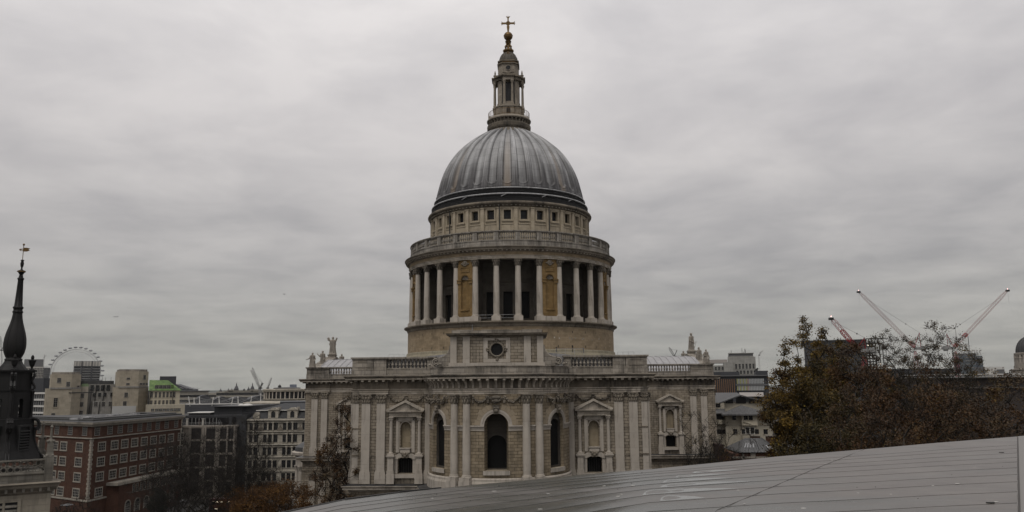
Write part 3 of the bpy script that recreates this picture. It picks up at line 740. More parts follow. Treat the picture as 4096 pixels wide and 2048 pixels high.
# ================================================================ drum, dome and lantern (axis at the origin of the cathedral)
RB = R(11.25)
SKIRT = stone('cream_flashing', (.30, .27, .20), None, dirt=.4, seed=19)
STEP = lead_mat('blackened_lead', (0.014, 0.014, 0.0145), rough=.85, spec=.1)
def ring_part(name, prof, m, n=96, parent=CA, **k):
    b = MB(); b.lathe(prof, n, 0, 0, cap=False, **k); return b.build(name, m, parent)
def ring_map(RR): return lambda u, z, d: ((RR-d)*math.sin(u/RR), -(RR-d)*math.cos(u/RR), z)
ring_part('lower_drum_wall', [(23.0, 29), (23.0, 39.3)], DRUM, 128)
ring_part('drum_skirting', [(23.9, 33.6), (23.75, 34.1), (23.3, 34.2), (23.25, 34.75), (23.02, 34.85)], SKIRT, 128)
ring_part('drum_flat_roof', [(30, 33.3), (23.0, 33.6)], LEADD, 64)
ring_part('drum_ledge', [(23.02, 39.3), (23.15, 39.5), (23.2, 39.8), (23.6, 40.05), (23.85, 40.2), (23.85, 40.42), (17.5, 40.5)], CORN, 128)
# putlog holes and pale patches
m = MB(); MPD = ring_map(23.03)
for k in range(-7, 8):
    for z, w, h in ((38.1, .16, .45), (35.2, .16, .45)):
        u = R(k*8.6)*23.03; m.face([MPD(u-w/2, z, 0), MPD(u+w/2, z, 0), MPD(u+w/2, z+h, 0), MPD(u-w/2, z+h, 0)])
m.build('drain_slots', BLACK, CA)
# inner drum wall with tall windows
IM = ring_map(18.0); m = MB(); ops2 = []
for k in range(32):
    if k % 4 == 2: continue
    ops2.append((R(11.25*k-180 if k > 16 else 11.25*k)*18.0 if k <= 16 else R(11.25*k-360)*18.0, 1.95, 41.3, 46.8, 'rect', .5))
ops2 = [o for o in ops2 if abs(o[0]) < R(172)*18]
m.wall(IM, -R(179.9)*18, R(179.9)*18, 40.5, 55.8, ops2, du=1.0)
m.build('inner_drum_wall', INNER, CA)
for o in ops2:
    if abs(o[0]) > R(80)*18: continue
    g = MB(); g.pane(IM, o[0], 1.95, 41.3, 46.8, 'rect', .45); w = g.build('drum_window', GRILLE, CA)
    g = MB()
    for a, b, c, d in ((-1.25, -.98, 41.3, 46.8), (.98, 1.25, 41.3, 46.8), (-1.35, 1.35, 46.8, 47.15), (-1.5, 1.5, 47.9, 48.15)):
        P = [[IM(o[0]+a, z, q) for z in (c, d)] for q in (.02, -.12)]; Q = [[IM(o[0]+b, z, q) for z in (c, d)] for q in (.02, -.12)]
        g.face([P[1][0], Q[1][0], Q[1][1], P[1][1]]); g.face([P[0][0], P[1][0], P[1][1], P[0][1]]); g.face([Q[1][0], Q[0][0], Q[0][1], Q[1][1]]); g.face([P[1][0], P[0][0], Q[0][0], Q[1][0]]); g.face([P[1][1], Q[1][1], Q[0][1], P[0][1]])
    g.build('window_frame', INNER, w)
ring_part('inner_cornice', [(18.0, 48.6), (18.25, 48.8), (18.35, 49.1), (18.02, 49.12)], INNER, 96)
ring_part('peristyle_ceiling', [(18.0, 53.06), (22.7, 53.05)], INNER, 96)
# radial buttress piers inside the colonnade
# 32 columns
def drum_col():
    m = MB(); m.lathe([(.62, 41.35), (.63, 44.5), (.6, 48), (.53, 51.5)], 18)
    o = m.build('drum_column', PLAIN, CA)
    capital(1, True, 1.5, 51.5, .52).build('capital', CARV, o)
    b = MB(); b.lathe([(.84, 41.42), (.86, 41.5), (.8, 41.58), (.7, 41.62), (.73, 41.72), (.62, 41.8)], 18); b.box(-.88, .88, -.88, .88, 40.5, 41.42); b.build('column_base', PLAIN, o)
    return o
dc = drum_col(); first = True
for k in range(32):
    t = (k+.5)*RB; place(dc, 22.2*math.sin(t), -22.2*math.cos(t), t, k)
# eight solid bays with shell niches
def niche_bay():
    m = MB(); mp = lambda u, z, d: (u, -22.35+d, z)
    m.wall(mp, -1.75, 1.75, 41.15, 53.05, [(0, 1.75, 42.9, 48.95, 'arch', .42)])
    o = m.build('niche_bay', OCHRE, CA)
    m = MB()
    for xo, (a, b) in ((-1.75, (-18, -22.35)), (1.75, (-22.35, -18))): m.face([(xo, a, 41.1), (xo, b, 41.1), (xo, b, 53), (xo, a, 53)])
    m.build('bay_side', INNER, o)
    g = MB(); g.pane(mp, 0, 1.75, 42.9, 48.95, 'arch', .41)
    g.build('niche_back', OCHRE, o)
    g = MB()
    for k in range(7):        # shell ribs in the head of the niche
        a = math.pi*(k+.5)/7; g.tube((0, -22.3+.3, 48.95), (.78*math.cos(a), -22.3+.05, 48.95+.78*math.sin(a)), .06, .13, 6)
    g.build('shell', CARV, o)
    g = MB(); arch_frame(g, mp, 0, .88, 48.95, .35, 0); 
    g.prism([(-1.75, 48.2), (-1.75, 48.9), (-.88, 48.9), (-.88, 48.2)], -22.3, -22.6); g.prism([(1.75, 48.2), (1.75, 48.9), (.88, 48.9), (.88, 48.2)], -22.3, -22.6)
    g.box(-1.75, -.75, -22.75, -22.3, 48.78, 48.97); g.box(.75, 1.75, -22.75, -22.3, 48.78, 48.97)
    g.box(-.95, .95, -22.6, -22.3, 42.7, 42.92); g.box(-.85, .85, -22.5, -22.3, 41.5, 41.7)
    for a, b, c, d in ((-1.0, 1.0, 50.5, 50.62), (-1.0, 1.0, 51.4, 51.52), (-1.0, -.88, 50.62, 51.4), (.88, 1.0, 50.62, 51.4)): g.box(a, b, -22.45, -22.35, c, d)
    g.build('niche_frame', OCHRE, o)
    g = MB(); g.torus((0, -22.5, 52.25), .42, .17, 'y', 14, 6); g.blob((0, -22.5, 52.25), .3)
    for x in (-.75, -.5, .5, .75): g.blob((x, -22.45, 52.2+abs(x)*.3-.2), .2, .12, .16, 6, 4)
    g.build('carved_wreath', CARV, o)
    g = MB(); g.box(-2.2, 2.2, -22.95, -21.0, 40.49, 41.4); g.build('niche_plinth', PLAIN, o)
    return o
nb1 = niche_bay()
for k in range(8):
    place(nb1, 0, 0, R(22.5+45*k), k)
# peristyle entablature, cornice, parapet and gallery balustrade
ring_part('drum_architrave', [(21.2, 53.0), (22.75, 53.0), (22.75, 53.25), (22.85, 53.27), (22.85, 53.5), (23.0, 53.6), (22.8, 53.7)], CORNL, 128)
ring_part('drum_frieze', [(22.8, 53.7), (22.8, 54.35)], DRUM, 128)
ring_part('drum_cornice', [(22.8, 54.35), (22.95, 54.5), (23.1, 54.6), (23.65, 54.75), (23.65, 54.95), (23.9, 55.25), (23.9, 55.35), (22.6, 55.6)], CORN, 128)
m = MB()
for k in range(160):
    e0 = MB(); e0.box(-.14, .14, -23.45, -22.8, 54.52, 54.68); e0.xf(Matrix.Rotation(2*math.pi*k/160, 4, 'Z')); add(m, e0)
m.build('drum_dentils', CORNL, CA)
ring_part('gallery_parapet', [(22.55, 55.5), (22.55, 56.6), (22.65, 56.62), (22.65, 56.78), (21.9, 56.79), (21.9, 55.8)], RAILST, 128)
ring_part('gallery_floor', [(22.0, 55.82), (17.8, 55.84)], LEADD, 96)
m = MB()
def gal():
    m = MB(); mp = ring_map(22.3)
    for k in range(7): 
        a = (k-3)*R(1.18); baluster(m, 22.3*math.sin(a), -22.3*math.cos(a), 56.78, 58.35, .19, 8)
    n = 8; hw = RB/2
    rows = []
    for rr_, z in ((22.0, 58.35), (22.55, 58.35), (22.55, 58.5), (22.72, 58.55), (22.72, 58.72), (21.9, 58.74)):
        rows.append([(rr_*math.sin(-hw+2*hw*i/n), -rr_*math.cos(-hw+2*hw*i/n), z) for i in range(n+1)])
    m.grid(rows, False)
    for s1 in (-1, 1):
        e0 = MB(); e0.box(-.5 if s1 > 0 else 0, .5 if s1 < 0 else 0, -22.6, -21.95, 56.78, 58.36); e0.xf(Matrix.Rotation(s1*hw, 4, 'Z')); add(m, e0)
    return m.build('gallery_balustrade', RAILST, CA)
g0 = gal()
for k in range(32): place(g0, 0, 0, k*RB, k)
# attic storey of the drum with its square windows
m = MB(); AT = ring_map(17.9); ops3 = []
for k in range(32):
    a = k*11.25 if k <= 16 else k*11.25-360
    if abs(a) < 175: ops3.append((R(a)*17.9, 1.5, 62.0, 63.98, 'rect', .8))
m.wall(AT, -R(179.99)*17.9, R(179.99)*17.9, 55.8, 65.0, ops3, du=.9); m.build('attic_drum_wall', ATTIC, CA)
def attic_window():
    mp = AT; m = MB(); m.pane(mp, 0, 1.5, 62.0, 63.98, 'rect', .7); o = m.build('attic_window', BLACK, CA)
    m = MB()
    for a, b, c, d, q in ((-1.0, -.76, 61.75, 64.2, .1), (.76, 1.0, 61.75, 64.2, .1), (-.76, .76, 63.99, 64.2, .1), (-1.12, 1.12, 61.55, 61.78, .2), (-1.08, 1.08, 64.2, 64.36, .16), (-.5, .5, 64.36, 64.6, .12), (-.95, .95, 61.3, 61.4, .07)):
        m.box(a, b, -17.9-q, -17.8, c, d)
    m.build('window_frame', ATTIC, o)
    m = MB(); m.box(-1.2, 1.2, -17.97, -17.8, 60.9, 61.1); m.box(-1.2, 1.2, -17.95, -17.8, 56.0, 56.3); m.build('apron_panel', ATTIC, o)
    return o
aw = attic_window()
for k in range(32): place(aw, 0, 0, k*RB, k)
def attic_pil():
    m = MB(); m.box(-.36, .36, -18.2, -17.8, 56.0, 64.3); m.box(-.45, .45, -18.28, -17.8, 64.3, 64.5); o = m.build('attic_pilaster', ATTIC, CA); return o
ap = attic_pil()
for k in range(32): place(ap, 0, 0, (k+.5)*RB, k)
m = MB(); MPA = ring_map(18.02)
for a in (-5.2, 28.5, -43):
    t = R(a); m.tube((18.35*math.sin(t), -18.35*math.cos(t), 56), (18.35*math.sin(t), -18.35*math.cos(t), 64.8), .11, n=6)
m.build('downpipes', IRON, CA)
ring_part('attic_cornice', [(17.9, 64.7), (18.15, 64.8), (18.2, 65.0), (18.5, 65.1), (18.75, 65.3), (18.8, 65.5), (18.7, 65.75), (18.4, 65.85)], CORN, 128)
m = MB()
for k in range(128):
    e0 = MB(); e0.box(-.13, .13, -18.45, -18.1, 64.85, 65.0); e0.xf(Matrix.Rotation(2*math.pi*k/128, 4, 'Z')); add(m, e0)
m.build('attic_dentils', CORNL, CA)
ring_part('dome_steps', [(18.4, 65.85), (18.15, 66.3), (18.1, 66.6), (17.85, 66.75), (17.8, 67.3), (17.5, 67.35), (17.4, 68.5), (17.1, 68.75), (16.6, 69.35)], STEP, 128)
m = MB(); m.torus((0, 0, 67.5), 17.86, .17, 'z', 128, 8); m.torus((0, 0, 68.95), 17.3, .15, 'z', 128, 8); m.build('lead_rolls', LEADL, CA)
m = MB()
for t in (-4, 24, -33, 47):
    t = R(t); m.tube((17.9*math.sin(t), -17.9*math.cos(t), 66.9), (17.7*math.sin(t+.06), -18.3*math.cos(t+.06), 67.3), .09, n=6)
m.build('lamp_arms', LEADL, CA)
# lead dome: thirty-two flutes between broad ribs
DP = [(16.6, 69.2), (16.5, 69.9), (16.0, 71.9), (15.35, 74.3), (14.45, 76.5), (13.25, 78.6), (11.65, 80.7), (9.3, 82.8), (6.7, 84.6), (5.0, 85.5), (4.2, 85.9)]
def cr(P, t):
    n = len(P)-1; i = min(n-1, int(t*n)); f = t*n-i
    p0, p1, p2, p3 = P[max(0, i-1)], P[i], P[i+1], P[min(n, i+2)]
    return tuple(.5*((2*b)+(-a+c)*f+(2*a-5*b+4*c-d)*f*f+(-a+3*b-3*c+d)*f**3) for a, b, c, d in zip(p0, p1, p2, p3))
NZ, NA = 110, 32*20
def smooth(a, b, x):
    t = max(0, min(1, (x-a)/(b-a))); return t*t*(3-2*t)
rows = []
arcl = 0; pr_ = None
for i in range(NZ+1):
    r, z = cr(DP, i/NZ); r2, z2 = cr(DP, min(1, i/NZ+.002)); r1, z1 = cr(DP, max(0, i/NZ-.002)); tx, tz = r2-r1, z2-z1; L = math.hypot(tx, tz); nx, nz = tz/L, -tx/L
    if pr_: arcl += math.hypot(r-pr_[0], z-pr_[1])
    pr_ = (r, z); row = []
    for k in range(NA):
        f = ((k/20.0)+.5) % 1.0-.5; x = abs(f)*2*math.pi*r/32                  # metres from the flute's middle
        hw = (2*math.pi*r/32)*.29; zb = 1.75                                  # half width, arc length where the flute begins
        if arcl > zb: d_in = hw-x
        else: d_in = hw-math.hypot(x, (zb-arcl)*hw/.95)
        d = .42*(1-smooth(-.12, .08, d_in))
        d += .14*math.exp(-((d_in+.16)/.10)**2)                               # raised roll round the flute
        rib = (2*math.pi*r/32)*.5-x
        d += .10*math.exp(-(rib/.14)**2)*(1 if r > 6 else 0)
        a = 2*math.pi*k/NA
        row.append(((r+nx*d)*math.sin(a), -(r+nx*d)*math.cos(a), z+nz*d))
    rows.append(row)
dm = mat('dome_lead', (0.2, 0.2, 0.2), 0.5, 0.45); t = NT(dm)
ob = t.n('ShaderNodeTexCoord').outputs['Object']; sp = t.n('ShaderNodeSeparateXYZ'); t.l(ob, sp.inputs[0])
ang = t.math('MULTIPLY', t.math('ARCTAN2', sp.outputs[0], t.math('MULTIPLY', sp.outputs[1], -1.0)), 32/(2*math.pi))
cb = t.n('ShaderNodeCombineXYZ'); t.l(t.math('MULTIPLY', ang, 4.0), cb.inputs[0]); t.l(t.math('MULTIPLY', sp.outputs[2], .06), cb.inputs[1])
streak = t.noise(cb.outputs[0], 1.0, 5, .6)
cb2 = t.n('ShaderNodeCombineXYZ'); t.l(t.math('FLOOR', t.math('MULTIPLY', t.math('ADD', ang, .5), 1.0)), cb2.inputs[0]); t.l(t.math('FLOOR', t.math('DIVIDE', sp.outputs[2], 1.75)), cb2.inputs[1])
wn = t.n('ShaderNodeTexWhiteNoise'); t.l(cb2.outputs[0], wn.inputs[0])
cl_ = t.noise(ob, .35, 5, .6)
f = t.math('ADD', t.math('MULTIPLY', streak, .5), t.math('ADD', t.math('MULTIPLY', cl_, .34), t.math('MULTIPLY', wn.outputs[0], .09)))
c = t.ramp(f, [(.33, (.13, .13, .131)), (.46, (.205, .206, .208)), (.60, (.30, .301, .303))])
# sheet joints every 1.75 m and drifts of soot near the springing
jz = t.math('PINGPONG', sp.outputs[2], .875)
jt = t.ramp(jz, [(0.0, (.25, .25, .25)), (.045, (1, 1, 1))]); c = t.mix(.75, c, jt, 'MULTIPLY')
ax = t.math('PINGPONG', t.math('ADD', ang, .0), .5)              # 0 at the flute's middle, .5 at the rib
soot = t.ramp(t.math('ADD', t.math('MULTIPLY', t.math('SUBTRACT', sp.outputs[2], 69.0), .085), t.math('ADD', t.math('MULTIPLY', streak, .9), t.math('MULTIPLY', ax, -.75))), [(.30, (.20, .19, .195)), (.92, (1, 1, 1))])
c = t.mix(1.0, c, soot, 'MULTIPLY')
# rust-brown runs down every fourth flute
m4 = t.math('PINGPONG', ang, 2.0); rm = t.ramp(t.math('ADD', m4, t.math('MULTIPLY', streak, .22)), [(.22, (1, 1, 1)), (.42, (0, 0, 0))])
gr = t.math('ABSOLUTE', t.math('SUBTRACT', ax, .265)); grv = t.ramp(t.math('SUBTRACT', gr, t.math('MULTIPLY', t.math('MAXIMUM', t.math('SUBTRACT', 71.0, sp.outputs[2]), 0), 0)), [(0.010, (.45, .44, .44)), (.035, (1, 1, 1))]); c = t.mix(.9, c, grv, 'MULTIPLY')  # soot lines on the flute borders; groove shade also put into this colour
hl = t.ramp(ax, [(.30, (1, 1, 1)), (.36, (1.35, 1.35, 1.36)), (.42, (1.05, 1.05, 1.05)), (.5, (1.4, 1.4, 1.42))]); c = t.mix(.8, c, hl, 'MULTIPLY')  # highlights painted into the lead colour along ribs and flute rims
rz_ = t.ramp(t.math('MULTIPLY', t.math('SUBTRACT', sp.outputs[2], 69.0), .0667), [(0, (1, 1, 1)), (.55, (.7, .7, .7)), (1, (0, 0, 0))])
c = t.mix(t.math('MULTIPLY', t.math('MULTIPLY', rm, rz_), .5), c, (.17, .115, .062)); t.l(c, t.b.inputs['Base Color'])
t.bump(t.math('ADD', t.math('MULTIPLY', streak, .4), t.noise(ob, 2.5, 3)), .05, .5)
m = MB(); m.grid(rows, True, True); m.build('dome', dm, CA)
# base storey under the lantern: bracketed golden gallery
ring_part('lantern_neck', [(4.9, 85.2), (4.75, 86.3), (4.3, 87.3), (4.55, 87.55), (4.4, 87.7), (4.25, 88.6)], LANT, 64)
m = MB()
for k in range(32):
    e0 = MB(); e0.prism([(-4.2, 87.8), (-4.55, 87.8), (-4.6, 88.3), (-5.0, 88.75), (-4.2, 88.75)], -.15, .15, 'x'); e0.v = [(x, y, z) for x, y, z in e0.v]; e0.xf(Matrix.Rotation(2*math.pi*k/32, 4, 'Z')); add(m, e0)
m.build('gallery_brackets', LANT, CA)
ring_part('lantern_foot_ring', [(4.6, 86.35), (4.95, 86.6), (5.1, 86.9), (5.15, 87.55), (5.1, 87.75), (4.5, 87.8)], CORN, 64)
ring_part('golden_gallery_slab', [(4.2, 88.75), (5.15, 88.8), (5.2, 89.05), (5.0, 89.3), (4.95, 89.45), (3.0, 89.5)], LANT, 64)
m = MB(); m.torus((0, 0, 90.95), 4.82, .05, 'z', 48, 6); m.torus((0, 0, 89.7), 4.82, .04, 'z', 48, 6)
for k in range(96):
    a = 2*math.pi*k/96; m.tube((4.82*math.cos(a), 4.82*math.sin(a), 89.45), (4.82*math.cos(a), 4.82*math.sin(a), 91.0), .05 if k % 8 == 0 else .028, n=4)
m.build('golden_gallery_railing', BRONZE, CA)
# lantern: a square core with a two-column porch on each side
def octa(a, b):   # square with cut corners, half width a, flat b
    return [(-b, -a), (b, -a), (a, -b), (a, b), (b, a), (-b, a), (-a, b), (-a, -b)]
LM = MB(); LM.prism(octa(2.95, 2.1), 89.4, 91.9, 'z'); LM.prism(octa(3.1, 2.2), 91.9, 92.15, 'z'); LM.prism(octa(2.75, 1.9), 92.15, 92.5, 'z'); LM.build('lantern_base', LANT, CA)
LM = MB(); LM.prism(octa(2.45, 1.75), 92.5, 98.4, 'z'); LM.build('lantern_core', LANT, CA)
for q in range(4):
    rot = Matrix.Rotation(q*math.pi/2, 4, 'Z')
    g = MB(); g.box(-.62, .62, -2.52, -2.4, 93.4, 98.0); g.xf(rot); lw = g.build('lantern_window', BLACK, CA)
    g = MB(); g.box(-.74, -.62, -2.6, -2.4, 93.3, 98.1); g.box(.62, .74, -2.6, -2.4, 93.3, 98.1); g.box(-.62, .62, -2.6, -2.4, 98.0, 98.1); g.box(-.8, .8, -2.7, -2.4, 92.5, 93.3)
    for sx in (-1, 1): g.box(sx*1.35-.14, sx*1.35+.14, -2.48, -2.44, 93.0, 97.8)
    g.xf(rot); g.build('window_frame', LANT, lw)
    g = MB()
    for sx in (-1, 1): g.box(sx*1.28-.17, sx*1.28+.17, -2.5, -2.44, 92.6, 98.3)
    g.xf(rot); g.build('dark_slots', BLACK, lw)
    g = MB(); g.box(-.45, .45, -3.62, -3.5, 89.6, 91.2); g.prism([(-.45, 91.2), (.45, 91.2), (.3, 91.5), (0, 91.62), (-.3, 91.5)], -3.5, -3.62); g.xf(rot); g.build('lantern_door', BLACK, CA)
    for sx in (-.93, .93):
        g = MB(); g.lathe([(.38, 92.5), (.38, 92.62), (.30, 92.75), (.30, 94), (.25, 97.4), (.27, 97.55), (.42, 98.0), (.42, 98.25)], 14, sx, -3.28); g.xf(rot); g.build('lantern_column', LANT, CA)
    g = MB(); g.box(-1.35, 1.35, -3.6, -2.4, 89.4, 91.75); g.box(-1.5, 1.5, -3.75, -2.4, 91.75, 92.05); g.box(-1.3, 1.3, -3.6, -2.4, 92.05, 92.5); g.xf(rot); g.build('porch_pedestal', LANT, CA)
    g = MB(); g.box(-1.3, 1.3, -3.6, -2.4, 98.25, 98.95); g.xf(rot); g.build('porch_frieze', LANT, CA)
    g = MB(); g.box(-1.45, 1.45, -3.8, -2.4, 98.95, 99.15); g.box(-1.6, 1.6, -3.95, -2.4, 99.15, 99.45); g.xf(rot); g.build('porch_cornice', CORN, CA)
    if q % 2 == 0:
        g = MB(); g.box(-.7, .7, -3.5, -2.9, 99.45, 99.8); g.blob((0, -3.2, 99.9), .5, .3, .3); g.xf(rot); g.build('carved_block', CORN, CA); continue
    g = MB(); g.lathe([(.4, 99.45), (.4, 99.8), (.2, 100.0), (.42, 100.4), (.42, 100.6), (.15, 100.8), (.22, 101.1), (.05, 101.8)], 10, 0, -3.2); g.xf(rot); g.build('lantern_urn', LANT, CA)
g = MB(); g.prism(octa(3.0, 1.9), 98.4, 99.1, 'z'); g.prism(octa(3.35, 2.2), 99.1, 99.5, 'z'); g.build('lantern_entablature', CORN, CA)
g = MB(); g.prism(octa(2.35, 1.45), 99.5, 102.6, 'z'); g.box(-1.0, 1.0, -2.5, 2.5, 100.4, 100.6); g.prism(octa(2.5, 1.5), 99.5, 100.0, 'z'); g.build('upper_lantern', LANT, CA)
for q in range(4):
    rot = Matrix.Rotation(q*math.pi/2, 4, 'Z'); g = MB(); g.torus((0, -2.37, 101.6), .62, .1, 'y', 22, 6)
    for x in (-1.2, 1.2): g.blob((x, -2.38, 100.6), .25, .12, .2, 7, 4); g.blob((x, -2.38, 101.2), .1, .1, .25, 6, 4)
    g.xf(rot); o = g.build('oculus', LANT, CA)
    g = MB(); g.face([(.6*math.cos(2*math.pi*k/20), -2.39, 101.6+.6*math.sin(2*math.pi*k/20)) for k in range(20)]); g.xf(rot); g.build('pane', BLACK, o)
g = MB(); g.prism(octa(2.6, 1.6), 102.6, 102.9, 'z'); g.build('upper_cornice', CORN, CA)
g = MB(); g.prism(octa(2.3, 1.4), 102.9, 103.3, 'z'); g.build('gilded_band', GOLD, CA)
g = MB(); g.prism(octa(2.5, 1.6), 103.3, 103.6, 'z'); g.build('band_cornice', CORN, CA)
cup = lead_mat('bronzed_lead', (0.06, 0.05, 0.036), rough=.65); g = MB(); g.smooth_lathe([(2.25, 103.6), (2.22, 104.1), (2.05, 104.8), (1.75, 105.4), (1.35, 105.9), (.9, 106.2), (.6, 106.3)], 32)
for k in range(16):
    a = 2*math.pi*k/16
    for (r0, z0), (r1, z1) in zip([(2.27, 103.6), (2.08, 104.8), (1.78, 105.4), (1.37, 105.9)], [(2.08, 104.8), (1.78, 105.4), (1.37, 105.9), (.9, 106.22)]): g.tube((r0*math.cos(a), r0*math.sin(a), z0), (r1*math.cos(a), r1*math.sin(a), z1), .06, n=5)
g.build('cupola', cup, CA)
g = MB(); g.torus((0, -1.72, 105.5), .26, .1, 'y', 14, 6); g.build('cupola_ring', GOLD, CA)
g = MB(); g.lathe([(.9, 106.2), (1.2, 106.45), (1.3, 106.65), (1.3, 106.85), (1.0, 106.95), (.85, 107.1)], 24); g.build('finial_base', BRONZE, CA)
g = MB(); g.lathe([(.5, 107.0), (.35, 107.4), (.3, 108.2), (.6, 108.7), (.7, 108.9), (.6, 109.0), (.75, 109.2), (.4, 109.4), (.5, 109.5)], 20)
for k in range(4):
    a = math.pi/4+k*math.pi/2
    P = [(.7, 107.1), (.95, 107.4), (.95, 107.75), (.6, 108.1), (.5, 108.5), (.7, 108.8)]
    for p, q in zip(P[:-1], P[1:]): g.tube((p[0]*math.cos(a), p[0]*math.sin(a), p[1]), (q[0]*math.cos(a), q[0]*math.sin(a), q[1]), .15, n=6)
    g.blob((.95*math.cos(a), .95*math.sin(a), 107.55), .24, .24, .28, 7, 5)
g.build('gilded_pedestal', GOLD, CA)
g = MB(); g.smooth_lathe([(1.07*math.cos(a), 110.5+1.07*math.sin(a)) for a in [-math.pi/2+math.pi*i/16 for i in range(17)]], 28)
g.torus((0, 0, 110.62), 1.08, .05, 'z', 28, 6); g.build('gilded_ball', GOLD, CA)
g = MB()
def crossp(pts, th): g.prism(pts, th, -th)
g.prism([(-.16, 111.5), (.16, 111.5), (.34, 112.9), (.2, 113.3), (-.2, 113.3), (-.34, 112.9)], .16, -.16)
g.box(-.16, .16, -.15, .15, 113.3, 115.3); g.box(-1.35, 1.35, -.15, .15, 113.62, 114.0)
for s1 in (-1, 1):
    g.prism([(s1*1.3, 113.62), (s1*1.62, 113.35), (s1*1.55, 113.8), (s1*1.75, 113.8), (s1*1.55, 113.85), (s1*1.62, 114.3), (s1*1.3, 114.0)], .14, -.14)
g.prism([(-.16, 115.2), (-.5, 115.55), (-.06, 115.45), (0, 115.85), (.06, 115.45), (.5, 115.55), (.16, 115.2)], .14, -.14)
for a in range(0, 360, 30): g.blob((.42*math.cos(R(a)), -.05, 113.8+.42*math.sin(R(a))), .16, .16, .16, 6, 4)
g.build('cross', BRONZE, CA)

# rails, pipe and lamp posts on the roofs round the drum
m = MB()
for x0, x1, y in ((-27, -23.6, -3), (23.6, 27.2, -3), (9.5, 15, -22)):
    for k in range(4): x = x0+(x1-x0)*k/3; m.tube((x, y, 33.4), (x, y, 34.9), .035, n=5)
    for z in (34.2, 34.85): m.tube((x0, y, z), (x1, y, z), .03, n=5)
m.build('roof_railing', LEADL, CA)
m = MB(); t_ = R(-17.6); m.tube((23.15*math.sin(t_), -23.15*math.cos(t_), 34.2), (23.15*math.sin(t_), -23.15*math.cos(t_), 40.3), .09, n=6); m.build('pale_pipe', LEADL, CA)
m = MB()
for a_, h_ in ((-28, 1.1), (-13.5, .9), (24, .9), (33, 1.3), (40, .8)):
    t_ = R(a_); m.tube((23.6*math.sin(t_), -23.6*math.cos(t_), 34.2), (23.6*math.sin(t_), -23.6*math.cos(t_), 34.2+h_), .07, n=6); m.blob((23.6*math.sin(t_), -23.6*math.cos(t_), 34.2+h_), .15)
m.build('floodlights', IRON, CA)
m = MB(); rnd = random.Random(12)
for k in range(16):
    a_ = R(rnd.uniform(12, 55)); u = a_*23.03; z = 36.9+rnd.uniform(-.15, .15); w = .14
    m.face([MPD(u-w, z, -.012), MPD(u+w, z, -.012), MPD(u+w, z+.3, -.012), MPD(u-w, z+.3, -.012)])
m.build('pale_stone_repairs', CORNL, CA)
m = MB()
for k in (-1, 0):
    a0, a1 = k*RB-R(4.2) if k == -1 else -R(4.2), k*RB+R(4.2) if k == -1 else R(4.2)
    for z in (41.1, 41.7): m.tube((22.4*math.sin(a0), -22.4*math.cos(a0), z), (22.4*math.sin(a1), -22.4*math.cos(a1), z), .035, n=5)
m.build('colonnade_rail', LEADL, CA)
